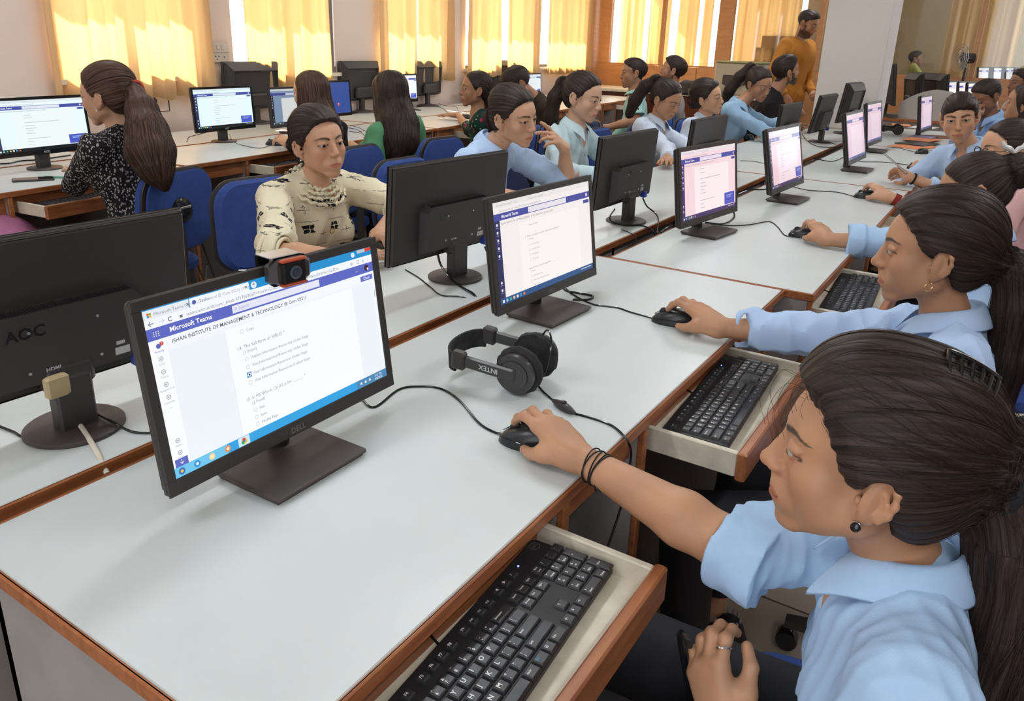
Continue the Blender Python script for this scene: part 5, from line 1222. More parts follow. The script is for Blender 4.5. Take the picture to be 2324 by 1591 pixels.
# folders and papers
M_ORP = mat('orange_card', rgb('e08a5c'), .7); M_PUR = mat('purple_paper', rgb('8c84a8'), .7); M_PAP = mat('white_paper', rgb('d9d0d6'), .8)
def sheet(px, py, sx, sy, az, m, h, label, name, cat, z): p = at(px, py); return slab(name, (p[0], p[1], Z0+z), sx, sy, h, az, m, label, cat, .0005)
sheet(2075, 333, .34, .24, -20, M_ORP, .004, 'lowest orange folder on the desk before the short-haired student', 'folder', 'folder', .0005); sheet(2082, 328, .30, .21, -18, M_BLK, .006, 'black file between the orange folders', 'file', 'file', .005)
sheet(2090, 320, .30, .22, -14, M_ORP, .003, 'orange folder lying on the black file', 'folder', 'folder', .012); sheet(2092, 315, .20, .17, -10, M_PUR, .003, 'purple booklet on the upper orange folder', 'booklet', 'booklet', .0155)
sheet(2095, 290, .28, .20, -10, M_PAP, .003, 'white papers on the desk behind the far monitor', 'papers', 'papers', .0005); sheet(2045, 284, .22, .16, 10, M_ORP, .003, 'orange paper behind the far headphones', 'paper', 'paper', .0005)
sheet(2140, 312, .26, .20, 30, mat('brown_folder', rgb('7a5038'), .7), .004, 'brown folder beside the short-haired student chin', 'folder', 'folder', .0005)
# water bottle
bt = at(2058, 262, .755); b = empty('water_bottle', (bt[0]*.985, bt[1]*.985, .755), 0, 'clear plastic water bottle with a green cap on the cross desk', 'bottle')
MB().lathe([(.032, 0), (.034, .01), (.034, .06), (.031, .075), (.034, .09), (.033, .15), (.014, .19), (.013, .20)], 20).build('bottle_body', glassy('bottle_plastic', (.80, .90, .86), .08), b, True)
MB().lathe([(.015, .198), (.015, .222)], 16).build('cap', mat('green_cap', rgb('2f9f7a'), .4), b, True); MB().lathe([(.0345, .068), (.0345, .10)], 20).build('bottle_label', mat('green_label', rgb('3aa388'), .5), b, True)
# headphones: nearest pair
def headphones(M, label, txt=True):
    r = empty('headphones', label=label, cat='headphones'); r.matrix_world = M
    M_CUSH = mat('worn_foam', (.020, .019, .020), .9, noise=(60, .5), bump=(120, .9)); M_HP = mat('headphone_shell', (.042, .038, .038), .30)
    for s, nm in ((-1, 'near'), (1, 'far')):
        c = Vector((0, s*.034, 0)); e = MB(); V0 = len(e.v)
        e.lathe([(.020, -.006), (.036, -.004), (.0415, .002), (.040, .010), (.020, .012)], 44); 
        for i in range(len(e.v)): x, y, z = e.v[i]; k = 1+.014*math.sin(i*2.3)+.014*math.sin(i*7.7); e.v[i] = (x*k, y*k, z)
        cu = e.build('ear_cushion', M_CUSH, r, True); cu.matrix_local = Matrix.Translation(c) @ Matrix.Rotation(math.radians(90*s), 4, 'X')
        sh = MB(); sh.lathe([(.034, -.016), (.0345, -.012), (.034, -.006), (.030, -.003)], 44); sh.lathe([(.0240, -.0185), (.0250, -.0165), (.0250, -.0155)], 40); sh.lathe([(.0175, -.0190), (.0180, -.018)], 36)
        so_ = sh.build('ear_shell', M_HP, r, True); so_.matrix_local = Matrix.Translation(c) @ Matrix.Rotation(math.radians(90*s), 4, 'X')
        ar = MB(); ar.box(-.092, .004, -.0115, .0115, -.0035, .0035, .003); am = ar.build('arm', M_HP, r); am.matrix_local = Matrix.Translation(c+Vector((0, s*.0195, 0))) @ Matrix.Rotation(math.radians(90), 4, 'X') @ Matrix.Rotation(math.radians(-4), 4, 'Z')
        MB().box(-.112, -.088, -.016, .016, -.008, .008, .003).build('slider', M_BLK, am)
        if txt and s == -1:
            t = MB(); add_text(t, 'INTEX', Matrix.Translation((-.026, .0042, .0037)) @ Matrix.Rotation(math.pi, 4, 'Z'), .0125, bold=.015); t.build('logo', M_LOGOL, am)
    hb = MB(); pts = [(-.108-.0*math.cos(a)-.010*math.sin(a)*0+(-.028*math.sin(a)), -.050*math.cos(a), 0) for a in np.linspace(.0, math.pi, 17)]
    for i in range(len(pts)-1):
        (x0, y0, _), (x1, y1, _) = pts[i], pts[i+1]; t_ = .004; nx, ny = y0-y1, x1-x0; L = math.hypot(nx, ny); nx, ny = nx/L*t_, ny/L*t_
        hb.add([(x0, y0, -.017), (x1, y1, -.017), (x1, y1, .017), (x0, y0, .017), (x0+nx, y0+ny, -.017), (x1+nx, y1+ny, -.017), (x1+nx, y1+ny, .017), (x0+nx, y0+ny, .017)], [(0, 1, 2, 3), (7, 6, 5, 4), (0, 4, 5, 1), (3, 2, 6, 7)])
    hb.build('headband', M_CUSH, r)
    c2 = MB(); c2.tube(spline([(.004, .046, .030), (.018, .040, .046), (.034, .020, .036), (.036, -.002, .0), (.026, -.010, -.028)], 8), .0016, 6); c2.build('link_cable', M_BLKG, r, True)
    return r
hc = at(1176, 893, .75); zax = np.array((-.10, .05, 1.0)); 
def axes(x, y):
    x = Vector(x).normalized(); y = (Vector(y)-x*x.dot(Vector(y))).normalized(); z = x.cross(y); return Matrix(((x[0], y[0], z[0], 0), (x[1], y[1], z[1], 0), (x[2], y[2], z[2], 0), (0, 0, 0, 1)))
# local x: from the band (left in the photo) to the cups; local y: from the near cup to the far cup
hx = (.10, -.99, .0); hy = (.99, .10, .08)
headphones(Matrix.Translation(Vector((hc[0], hc[1], .798))+Vector((.99, .10, .06)).normalized()*.036) @ axes(hx, hy) @ Matrix.Scale(1.14, 4), 'black over-ear headphones with crumbling ear pads on the nearest desk')
h2 = at(2035, 306, .75); headphones(Matrix.Translation((h2[0], h2[1], .796)) @ axes((.3, -.9, 0), (.9, .3, .1)), 'far black headphones lying left of the orange folders', False)
cable([(1215, 868, .012), (1232, 888), (1252, 906)], .0021, 'headphone cable between ear cup and volume control')
vc = MB(); a_, b_ = at(1254, 908, .757), at(1305, 938, .757); d_ = b_-a_
vc.tube([a_+d_*t for t in (0, .12, .3, .5, .7, .88, 1)], [.0028, .005, .0078, .0090, .0080, .0050, .0028], 12); vo = tag(vc.build('volume_control', M_BLK, None, True), 'small black in-line volume control of the near headphones', 'volume control')
vw = MB(); vw.lathe([(.0055, 0), (.0055, .002)], 16, tuple((a_+b_)/2+np.array((0, 0, .0075)))); vw.build('thumb_wheel', M_BLKG, vo, True)
cb = [at(1306, 939, .752), at(1340, 948, .752), at(1385, 964, .752), at(1412, 985, .753), at(1426, 1004, .754)]
e1 = aty(1432, 1035, .432); e2 = aty(1420, 1110, .425); e3 = aty(1405, 1165, .425); e4 = aty(1380, 1240, .42)
tag(MB().tube(spline(cb+[e1, e2, e3, e4], 8), .0021, 8).build('cable', M_BLKG, None, True), 'headphone cable hanging over the desk edge behind the bracelet wrist', 'cable')

# ------------------------------------------------------------------ chairs
M_BLUE = mat('blue_fabric', rgb('2c4688'), .9, noise=(40, .12), bump=(900, .5)); M_NAVY = mat('navy_fabric', rgb('232e52'), .9, noise=(40, .12), bump=(900, .5))
CH0 = {}
def rrect(w, h, r, n=5):
    P = []
    for cx, cy, a0 in ((w/2-r, h/2-r, 0), (-w/2+r, h/2-r, 90), (-w/2+r, -h/2+r, 180), (w/2-r, -h/2+r, 270)):
        for i in range(n+1): a = math.radians(a0+90*i/n); P.append((cx+r*math.cos(a), cy+r*math.sin(a)))
    return P
def curved_slab(w, h, r, t0, t1, bend, wide_top=0):
    mb = MB(); P = rrect(w, h, r, 6); n = len(P)
    rings = []
    for (s, t) in ((.0, t0), (.90, t0), (1.0, t0+(t1-t0)*.3), (1.0, t0+(t1-t0)*.7), (.93, t1), (.0, t1)):
        rings.append([(x*s*(1+wide_top*(z/h)), t+bend*((x*s)**2), z*s) for x, z in P])
    V = [p for r_ in rings for p in r_]; F = [(j*n+i, (j+1)*n+i, (j+1)*n+(i+1) % n, j*n+(i+1) % n) for j in range(len(rings)-1) for i in range(n)]
    mb.add(V, F); return mb
def chair(x, y, az, label, m=None, group='blue swivel chairs', bracket=False):
    """sitter faces az; the backrest is behind"""
    m = m or M_BLUE; k = m.name
    if k not in CH0:
        r = empty('office_chair')
        o = curved_slab(.37, .33, .09, -.035, .012, -.35, -.10).build('backrest', m, r, True); o.location = (0, -.235, .705); o.rotation_euler = (math.radians(6), 0, 0)
        o2 = curved_slab(.385, .345, .095, -.012, -.030, -.35, -.10).build('back_shell', M_BLK, r, True); o2.location = (0, -.248, .705); o2.rotation_euler = (math.radians(6), 0, 0)
        o3 = curved_slab(.362, .322, .082, -.028, -.046, -.35, -.10).build('rear_pad', m, r, True); o3.location = (0, -.250, .705); o3.rotation_euler = (math.radians(6), 0, 0)
        se = MB(); P = rrect(.46, .44, .11, 6); n = len(P); R_ = [[(x_*s, y_*s, z) for x_, y_ in P] for s, z in ((0, .415), (.94, .415), (1, .43), (1, .455), (.93, .472), (0, .476))]
        se.add([p for q in R_ for p in q], [(j*n+i, j*n+(i+1) % n, (j+1)*n+(i+1) % n, (j+1)*n+i) for j in range(5) for i in range(n)]); se.build('seat', m, r, True)
        MB().box(-.025, .025, -.29, -.275, .40, .70, .004).box(-.025, .025, -.29, .05, .395, .412, .004).build('back_bar', M_BLK, r)
        MB().lathe([(.028, .09), (.028, .25), (.018, .25), (.018, .41)], 18).build('gas_lift', M_BLK, r, True)
        for i in range(5):
            a = math.radians(90+72*i); lg = MB(); lg.add([(0, -.022, .09), (0, .022, .09), (.27, .014, .065), (.27, -.014, .065), (0, -.022, .125), (0, .022, .125), (.27, .014, .085), (.27, -.014, .085)], [(0, 1, 2, 3), (7, 6, 5, 4), (0, 4, 5, 1), (3, 2, 6, 7), (1, 5, 6, 2), (0, 3, 7, 4)])
            l_ = lg.build('leg', M_BLK, r); l_.rotation_euler = (0, 0, a)
            cw = MB(); cw.lathe([(.024, -.018), (.026, -.014), (.026, .014), (.024, .018)], 14, (.26, 0, .028), (0, 1, 0)); cw.build('castor', M_BLKG, l_, True)
        CH0[k] = r; c = r
    else: c = copy_tree(CH0[k])
    c.matrix_world = Matrix.Translation((x, y, 0)) @ Matrix.Rotation(math.radians(az-90), 4, 'Z'); tag(c, label, 'chair', group)
    return c
# ------------------------------------------------------------------ cloth materials
def cloth(name, c, rough=.85, w=.05, sc=900): return mat(name, c, rough, noise=(3.0, w, 6), bump=(sc, .25), spec=.25)
S_BLUE = cloth('light_blue_cotton', rgb('a9c6e6')); S_BLUE2 = cloth('pale_blue_cotton', rgb('b4ccec')); S_BLUE3 = cloth('mid_blue_cotton', rgb('9ab9e2')); S_PALE = cloth('pale_aqua_cotton', rgb('c4dbe2')); S_WHITE = cloth('white_blue_cotton', rgb('cdd9ea'))
S_DUST = cloth('dusty_blue_cotton', rgb('95b4cf')); S_GREEN = cloth('green_cotton', rgb('5f9a70')); S_OLIVE = cloth('olive_cotton', rgb('33281c')); S_TEAL = cloth('teal_cotton', rgb('9fcac0')); S_GREYS = cloth('grey_white_cotton', rgb('a59c9a'))
S_BLACK = cloth('black_cotton', rgb('1b1619')); S_ORANGE = cloth('orange_cotton', rgb('b87a32')); S_PINK = cloth('pink_cotton', rgb('dcb0ae')); S_YEL = cloth('striped_yellow', rgb('b8b878'))
def nmath(nt, op, a, b=None, c=None):
    n = nt.nodes.new('ShaderNodeMath'); n.operation = op
    for i, v in enumerate((a, b, c)):
        if v is None: continue
        if isinstance(v, (int, float)): n.inputs[i].default_value = v
        else: nt.links.new(v, n.inputs[i])
    return n.outputs[0]
def mixc(nt, f, a, b):
    m = nt.nodes.new('ShaderNodeMix'); m.data_type = 'RGBA'; nt.links.new(f, m.inputs['Factor'])
    for k, v in (('A', a), ('B', b)):
        if isinstance(v, tuple): m.inputs[k].default_value = (*v, 1)
        else: nt.links.new(v, m.inputs[k])
    return m.outputs['Result']
def ikat():
    m = cloth('cream_ikat', rgb('e2d8bb'), w=.03); nt = m.node_tree; b = nt.nodes['Principled BSDF']; L = nt.links
    tc = nt.nodes.new('ShaderNodeTexCoord'); nz = nt.nodes.new('ShaderNodeTexNoise'); nz.inputs['Scale'].default_value = 90; nz.inputs['Detail'].default_value = 2
    L.new(tc.outputs['Object'], nz.inputs['Vector']); sx = nt.nodes.new('ShaderNodeSeparateXYZ'); L.new(tc.outputs['Object'], sx.inputs[0])
    jit = nmath(nt, 'MULTIPLY', nmath(nt, 'SUBTRACT', nz.outputs['Fac'], .5), .020)
    X = nmath(nt, 'ADD', nmath(nt, 'ADD', sx.outputs[0], nmath(nt, 'MULTIPLY', sx.outputs[1], .45)), jit); Z = nmath(nt, 'ADD', sx.outputs[2], nmath(nt, 'MULTIPLY', jit, .4))
    def cell(v, p, off): return nmath(nt, 'SUBTRACT', nmath(nt, 'FRACT', nmath(nt, 'DIVIDE', nmath(nt, 'ADD', v, off), p)), .5)
    par = nmath(nt, 'MULTIPLY', nmath(nt, 'FLOOR', nmath(nt, 'DIVIDE', Z, .082)), .046)
    cx = cell(nmath(nt, 'ADD', X, par), .088, 5.0); cz = cell(Z, .082, 0)
    ax = nmath(nt, 'ABSOLUTE', cx); az = nmath(nt, 'ABSOLUTE', cz); AND = lambda p, q: nmath(nt, 'MULTIPLY', p, q)
    sq = AND(AND(nmath(nt, 'LESS_THAN', ax, .135), nmath(nt, 'LESS_THAN', az, .16)), AND(nmath(nt, 'GREATER_THAN', ax, .010), nmath(nt, 'GREATER_THAN', az, .012)))
    cx2 = cell(nmath(nt, 'ADD', X, par), .088, 5.044); cz2 = cell(Z, .082, .020); a2 = nmath(nt, 'ABSOLUTE', cx2); b2 = nmath(nt, 'ABSOLUTE', cz2)
    cr = nmath(nt, 'MAXIMUM', AND(nmath(nt, 'LESS_THAN', a2, .012), nmath(nt, 'LESS_THAN', b2, .17)), AND(nmath(nt, 'LESS_THAN', b2, .014), nmath(nt, 'LESS_THAN', a2, .20)))
    cz3 = cell(Z, .082, .058); b3 = nmath(nt, 'ABSOLUTE', cz3); st = AND(nmath(nt, 'LESS_THAN', b3, .016), nmath(nt, 'LESS_THAN', ax, .33))
    f = nmath(nt, 'MAXIMUM', nmath(nt, 'MAXIMUM', sq, nmath(nt, 'MULTIPLY', cr, .8)), nmath(nt, 'MULTIPLY', st, .55))
    L.new(mixc(nt, f, rgb('e2d8bb'), (.012, .011, .014)), b.inputs['Base Color']); return m
def speck(name, base, spots, sc, th, stretch=(1, 1, 1), third=None):
    m = cloth(name, base); nt = m.node_tree; b = nt.nodes['Principled BSDF']; L = nt.links; tc = nt.nodes.new('ShaderNodeTexCoord')
    nz = nt.nodes.new('ShaderNodeTexNoise'); nz.inputs['Scale'].default_value = sc*.6; L.new(tc.outputs['Object'], nz.inputs['Vector'])
    mp = nt.nodes.new('ShaderNodeMapping'); mp.inputs['Scale'].default_value = stretch; L.new(tc.outputs['Object'], mp.inputs[0])
    ad = nt.nodes.new('ShaderNodeVectorMath'); ad.operation = 'MULTIPLY_ADD'; L.new(nz.outputs['Color'], ad.inputs[0]); ad.inputs[1].default_value = (.9/sc,)*3; L.new(mp.outputs[0], ad.inputs[2])
    v = nt.nodes.new('ShaderNodeTexVoronoi'); v.inputs['Scale'].default_value = sc; v.inputs['Randomness'].default_value = .85; L.new(ad.outputs[0], v.inputs['Vector'])
    f = nmath(nt, 'LESS_THAN', v.outputs['Distance'], th); c = mixc(nt, f, base, spots)
    if third:
        v2 = nt.nodes.new('ShaderNodeTexVoronoi'); v2.inputs['Scale'].default_value = sc*.45; L.new(ad.outputs[0], v2.inputs['Vector']); c = mixc(nt, nmath(nt, 'LESS_THAN', v2.outputs['Distance'], .22), c, third)
    L.new(c, b.inputs['Base Color']); return m
S_IKAT = ikat(); S_LEAF = speck('leafy_print', (.014, .012, .014), rgb('a9a4a4'), 78, .36, (1.5, 1.5, 1)); S_FLOR = speck('floral_green', rgb('12382e'), rgb('a8a89e'), 30, .22, (1, 1, 1), rgb('a02848'))
# ------------------------------------------------------------------ ornaments
M_GOLD = mat('gold', (.85, .52, .18), .25, 1.0); M_SILV = mat('silver', (.8, .8, .82), .2, 1.0); M_THR = mat('black_thread', (.010, .009, .009), .8); M_RTHR = mat('red_thread', rgb('8c2420'), .8)
def ring_mb(mb, c, ax, r, t, n=28, wob=0, seed=0, el=1.0):
    ax = nrm(ax); u = nrm(np.cross(ax, (.2, .1, 1))); v = np.cross(ax, u); rs = np.random.default_rng(seed); ph = rs.uniform(0, 6.28, 3)
    mb.tube([np.array(c)+u*r*math.cos(a)*(1+wob*math.sin(2*a+ph[0]))+v*r*el*math.sin(a)+ax*wob*r*2*math.sin(a+ph[1]) for a in np.linspace(0, 2*math.pi, n, endpoint=False)], t, 6, True); return mb
def att(S, o, par=None):
    o = S['reparent'](o) if par is None else o
    return o
def hands_axis(S, s): A = S['arms_'][s]; return A['W'], nrm(A['W']-A['E'])
def nails(S, s, r=.0062):
    A = S['arms_'][s]; f = nrm(np.array(A.get('fwd', A['W']-A['E']), dtype=float)); u = np.array(A.get('up', (0, 0, 1)), dtype=float); u = nrm(u-f*(u@f)); l = np.cross(u, f)*A['k']; M = np.stack([f, l, u], 1); sc_ = A.get('sc', .98)*S.get('sc', 1)
    J = POSES[A['pose']]
    for n in 'imrpt':
        q = J[n]; a, b = np.array(q[-2]), np.array(q[-1]); d = nrm(b-a); upv = np.array((0, 0, 1.)) if n != 't' else np.array((.0, .75, .65)); upv = nrm(upv-d*(upv@d)); sd_ = np.cross(d, upv)
        c = b+upv*(.0058 if n != 't' else .0072)-d*.001; V = []
        for i in range(3):
            for j in range(4): x, y = (i-1), (j-1.5)/1.5; V.append(M@((c+d*(.0048*y)+sd_*(.0040*x)*(1-.12*(j == 3))-upv*.0011*x*x+upv*.0003)*sc_)+A['W'])
        F = np.array([(i*4+j, i*4+j+1, (i+1)*4+j+1, (i+1)*4+j) for i in range(2) for j in range(3)]); o = mesh_np('nail', V, F, M_NAIL, None, True); o.parent = S['body']
def seat_for(S, az, lab, m=None, dx=0, dy=0, group='blue swivel chairs'):
    P = S['P']; f = rotm(az)[:, 1]; return chair(P[0]+f[0]*.04+dx, P[1]+f[1]*.04+dy, az, lab, m, group)
SK1 = (.48, .25, .14); SK2 = (.60, .335, .205); SK3 = (.40, .200, .115); SK4 = (.27, .13, .075)
def V3(*a): return np.array(a, dtype=float)

# ---- the girl in front (A)
hA = np.array((.822, .066, .950))
mA = HANDS['A']
A_ = person(dict(q=2, label='girl nearest the camera, light blue shirt and black ear stud, hand on mouse', H=hA, az=100, pitch=-3, roll=1, sc=.93, N=(.848, .004, .832), P=(.85, -.04, .47), taz=97, bw=1.12, sh_res=.0030, skin=SK1, seed=3,
    face={'nose': 1.12, 'lid': .7, 'hl': ([-.12, -.09, -.055, -.025, .0, .014, .030, .048, .066, .084, .098, .11], [-.055, -.050, -.045, -.034, -.014, .018, .030, .040, .050, .060, .072, .30])}, gaze=(.05, 1, -.45), hl=([-.12, -.09, -.055, -.025, .0, .014, .030, .048, .066, .084, .098, .11], [-.055, -.050, -.045, -.034, -.014, .018, .030, .040, .050, .060, .072, .30]),
    shirt=S_BLUE, fa=.009, tie=(0, -.135, .045), vol=.026, hair_ell=[((0, -.035, .090), (.074, .086, .064)), ((0, .010, .104), (.060, .070, .056))], pony_local=1, lift=.0035,
    pony=[(0, -.105, .055, .040), (.0, -.150, .035, .050), (0, -.178, -.03, .055), (.01, -.190, -.14, .055), (.0, -.185, -.27, .050), (-.02, -.175, -.40, .040)],
    arms={'R': dict(W=(.925, .455, .782), E=(.885, .205, .752), fwd=mA-V3(.925, .455, .772), up=(0, 0, 1), pose='mouse', sleeve=1.04, cuff=.065, loose=1.25, thick=1.12, sc=.95),
          'L': dict(W=(.780, .155, .560), E=(.655, .02, .600), fwd=(.35, .45, .75), up=(-.75, .3, .2), pose='hold', sleeve=1.5, loose=1.15)},
    legs={'R': ((.90, .34, .50), (.92, .36, .10), None), 'L': ((.72, .32, .50), (.78, .30, .10), None)}, collar_kw=dict(leaf=.056, point=.10, r=.058, gap=24)))
nails(A_, 'R'); 
W, ax_ = hands_axis(A_, 'R'); mb = MB()
for i in range(5): ring_mb(mb, W-ax_*(.026+.0045*i), ax_+V3(.12*math.sin(i*2), .1*math.cos(i*3), .08*i-.15), .0262, .0011, seed=i, wob=.02)
for i in range(7): a = W-ax_*(.030+.001*i)+V3(-.024, -.012, -.012); mb.tube([a, a+V3(-.006+.002*i, -.006, -.008-.002*(i % 3))], .0007, 4)
att(A_, mb.build('thread_bracelet', M_THR, None, True))['label'] = 'black knotted thread bracelet'
fh = A_['fh']; e = MB(); e.lathe([(.0048, 0), (.0052, .001), (.0046, .0030), (.002, .0042)], 18, tuple(fh.w((-.0840, .0005, -.030))), tuple(fh.R@nrm((-1, .35, .1)))); att(A_, e.build('ear_stud', mat('black_stone', (.01, .012, .016), .08), None, True))
e = MB(); ring_mb(e, fh.w((-.0836, .0004, -.030)), fh.R@V3(-1, .35, .1), .0052*.95, .0006); att(A_, e.build('stud_rim', M_SILV, None, True))
# claw clip and black hair band
def onhair(S, p, off=.002):
    p = S['fh'].w(p)[None]
    for _ in range(8): p = p-S['hair_sdf'].grad(p, .003)*(S['hair_sdf'].ev(p)-off)[:, None]
    return p[0]
mb = MB()
for i in range(6):
    t = -1+2*i/5; y0_ = -.055-.013*i; P_ = [onhair(A_, (x_, y0_+(.006 if j == 1 else 0), .16), -.002 if j in (0, 2) else .006) for j, x_ in enumerate((-.050, -.020, .012))]; mb.tube(spline(P_, 5), .0021, 6)
mb.tube(spline([onhair(A_, (-.020, -.050-.013*i, .16), .007) for i in range(6)], 4), .0026, 6)
fly = MB(); rs = np.random.default_rng(9)
for i in range(11):
    p0_ = onhair(A_, (-.060+.055*rs.random(), .085, .055+.05*rs.random()), .0); d0 = A_['fh'].R@nrm((-.5+.7*rs.random(), 1.0, -.1)); L_ = .015+.035*rs.random()
    fly.tube(spline([p0_, p0_+d0*L_*.5+V3(0, 0, .004), p0_+d0*L_*.8+V3(0, 0, -L_*.6), p0_+d0*L_*.6+V3(0, 0, -L_*1.3)], 5), .00022, 3)
fo = att(A_, fly.build('loose_strands', M_STRAND, None)); fo['kind'] = 'stuff'
att(A_, mb.build('claw_clip', M_BLKG, None, True))
mb = MB(); T0 = fh.w((0, -.140, .043))
for i in range(3): ring_mb(mb, T0+fh.R@V3(0, -.006*i, 0), fh.R@V3(0, 1, .3), .047-.002*i, .010, wob=.06, seed=i)
att(A_, mb.build('hair_band', mat('black_frill', (.008, .008, .010), .95, bump=(150, .8)), None, True))
mb = MB(); 
for s_ in 'L':
    A0 = A_['arms_']['L']; f = nrm(A0['fwd']); u_ = nrm(V3(-.75, .3, .2)-f*(V3(-.75, .3, .2)@f)); l_ = np.cross(u_, f)*-1; B0 = A0['W']
    ring_mb(mb, B0+f*.098+l_*.026-u_*.004, f+u_*-.3, .0098, .0012)
att(A_, mb.build('ring', M_SILV, None, True))
strap = MB(); a0 = A_['arms_']['L']['W']; strap.tube(spline([a0+V3(-.01, .055, .115), a0+V3(.03, .08, .09), a0+V3(.045, .07, .02), a0+V3(.04, .055, -.03)], 8), .0045, 6); tag(strap.build('phone_strap', M_BLKG, None, True), 'black strap held in the lowered hand of the nearest girl', 'strap')
seat_for(A_, 97, 'blue chair with dark rim under the nearest girl', dx=.02)

# ---- second girl of the row (B)
mB = HANDS['B']
B_ = person(dict(q=2, strands=1500, label='second girl of the near row, profile with gold hoop earring and small mole', H=(1.655, .085, 1.003), az=98, pitch=2, roll=0, sc=.94, N=(1.668, .030, .875), P=(1.66, -.05, .47), taz=95, skin=SK1, seed=5,
    face={'nose': 1.16, 'jaw': 1.02, 'lid': .6}, gaze=(.05, 1, -.30), shirt=S_BLUE2, fa=.022, tie=(0, -.130, .000), vol=.019, pony_local=1, lift=.003,
    pony=[(0, -.108, .008, .030), (0, -.150, -.01, .036), (-.005, -.165, -.09, .038), (-.01, -.165, -.20, .036), (-.01, -.16, -.33, .028)],
    arms={'R': dict(W=(1.622, .462, .782), fwd=mB-V3(1.622, .462, .772), pose='mouse', sleeve=1.86, loose=1.12, E=(1.700, .245, .79)),
          'L': dict(W=(1.50, .26, .60), fwd=(.5, .3, -.1), pose='flat', sleeve=1.9)},
    legs={'R': ((1.53, .34, .51), (1.545, .385, .11), None), 'L': ((1.29, .385, .50), (1.33, .375, .10), None)}, hem=.16, legw=.86, hl_=.007, collar_kw=dict(leaf=.052, point=.09, gap=24)))
nails(B_, 'R'); fh = B_['fh']; e = MB(); ring_mb(e, fh.w((-.0805, .002, -.041)), fh.R@V3(-.25, .3, .2), .0082, .0008); att(B_, e.build('hoop_earring', M_GOLD, None, True))
e = MB(); e.lathe([(.0014, 0), (.0008, .0008)], 8, tuple(fh.w((-.0150, .0812, -.040))), tuple(fh.R@nrm((-.3, 1, 0)))); att(B_, e.build('mole', M_BLK, None, True))
shm = mat('shoe_white', (.42, .38, .35), .7); shb = mat('shoe_black', (.012, .011, .012), .8, bump=(400, .4))
for s_, az_ in (('R', 60), ('L', 100)):
    an = B_['LG'][s_][1]; ss_ = Sdf(); fr_s = Fr(ss_, rotm(az_), (an[0], an[1], 0), 1.0); fr_s.cone((0, -.03, .045), (0, .12, .030), .034, .028, k=.02); fr_s.cone((0, -.02, .06), (0, -.01, .085), .036, .036, k=.02); fr_s.sd.fn(lambda P: .008-P[..., 2], 'i', .002)
    V, Q = snet(ss_, .006); o = att(B_, mesh_np('shoe', V, Q, shb if s_ == 'R' else mat('slipper_tan', rgb('8a6a4c'), .8, noise=(80, .3)), None, True)); o2 = MB(); P_ = [(fr_s.w((.038*math.cos(a)*(1 if math.sin(a) < 0 else .85), .045+.105*math.sin(a), 0))) for a in np.linspace(0, 6.28, 24)[:-1]]
    o2.prism([(p[0], p[1]) for p in P_], 0, .018); att(B_, o2.build('sole', shm, None))
    if s_ == 'L': continue
    mb = MB()
    for i in range(14): a = 2*math.pi*i/14; mb.box(-.0022, .0022, .030, .034, .095, .118, M=Matrix.Translation((an[0], an[1], 0)) @ Matrix.Rotation(a, 4, 'Z'))
    att(B_, mb.build('sock_stripes', shm, None))
chair(1.67, -.04, 95, 'blue chair under the second girl of the near row')

# ---- third (C), fourth (D)
C_ = person(dict(q=1, noface=1, label='third girl of the near row, head down, hair bun held by a white butterfly clip', H=(2.700, .060, .985), az=95, pitch=22, sc=.94, P=(2.66, -.05, .47), N=(2.700, .00, .850), skin=SK1, shirt=S_BLUE, collar=1,
    tie=(0, -.11, .055), pony_local=1, pony=[(0, -.095, .050, .030), (0, -.125, .050, .042), (.0, -.130, .030, .040)], arms={'R': dict(W=(2.700, .452, .782), E=(2.745, .235, .79), fwd=HANDS['C']-V3(2.700, .452, .772), pose='mouse', sleeve=1.72, cuff=.05, loose=1.2)}))
att(C_, MB().box(-.001, .001, -.001, .001, 0, .001).build('pin', M_SILV))
fh = C_['fh']; cb0 = fh.w((-.008, -.128, .098)); mb = MB()
for s_ in (-1, 1):
    mb.tube(spline([cb0+RT*0, cb0+RT*.012*s_+UP*.012, cb0+RT*.026*s_+UP*.018, cb0+RT*.036*s_+UP*.034], 6), [.0045+.0035*math.sin(i/18*3.1) for i in range(19)], 8)
att(C_, mb.build('butterfly_clip', mat('white_plastic', (.62, .60, .58), .3), None, True))
slv = C_  # sleeve of the blue shirt under the pink top
D_ = person(dict(q=1, label='girl in black-framed glasses and pink top, red thread on her wrist', H=(3.560, .005, 1.035), az=118, pitch=8, sc=.97, P=(3.52, -.08, .47), taz=95, skin=SK2, shirt=S_PINK, tie=(0, -.12, .0),
    pony_local=1, pony=[(0, -.10, .01, .025), (0, -.13, -.03, .03), (0, -.13, -.12, .03)], arms={'R': dict(W=(3.745, .402, .782), fwd=HANDS['D']-V3(3.745, .402, .772), pose='mouse', sleeve=1.55)}))
W, ax_ = hands_axis(D_, 'R'); mb = MB()
for i in range(6): ring_mb(mb, W-ax_*(.020+.004*i), ax_+V3(0, .1*math.sin(i), .1), .0265, .0020, seed=i)
att(D_, mb.build('red_thread', M_RTHR, None, True))
fh = D_['fh']; mb = MB()
for s_ in (-1, 1):
    mb.tube([fh.w((s_*.032+.0255*math.cos(a)*(1 if abs(math.cos(a)) < .7 else .97), .094-.10*abs(s_*.032+.025*math.cos(a))**1.6, .010+.0185*math.copysign(abs(math.sin(a))**.7, math.sin(a)))) for a in np.linspace(0, 6.28, 25)[:-1]], .0019, 6, True)
    mb.tube([fh.w((s_*.058, .086, .018)), fh.w((s_*.076, .05, .017)), fh.w((s_*.080, -.012, .014)), fh.w((s_*.080, -.026, -.002))], .0017, 6)
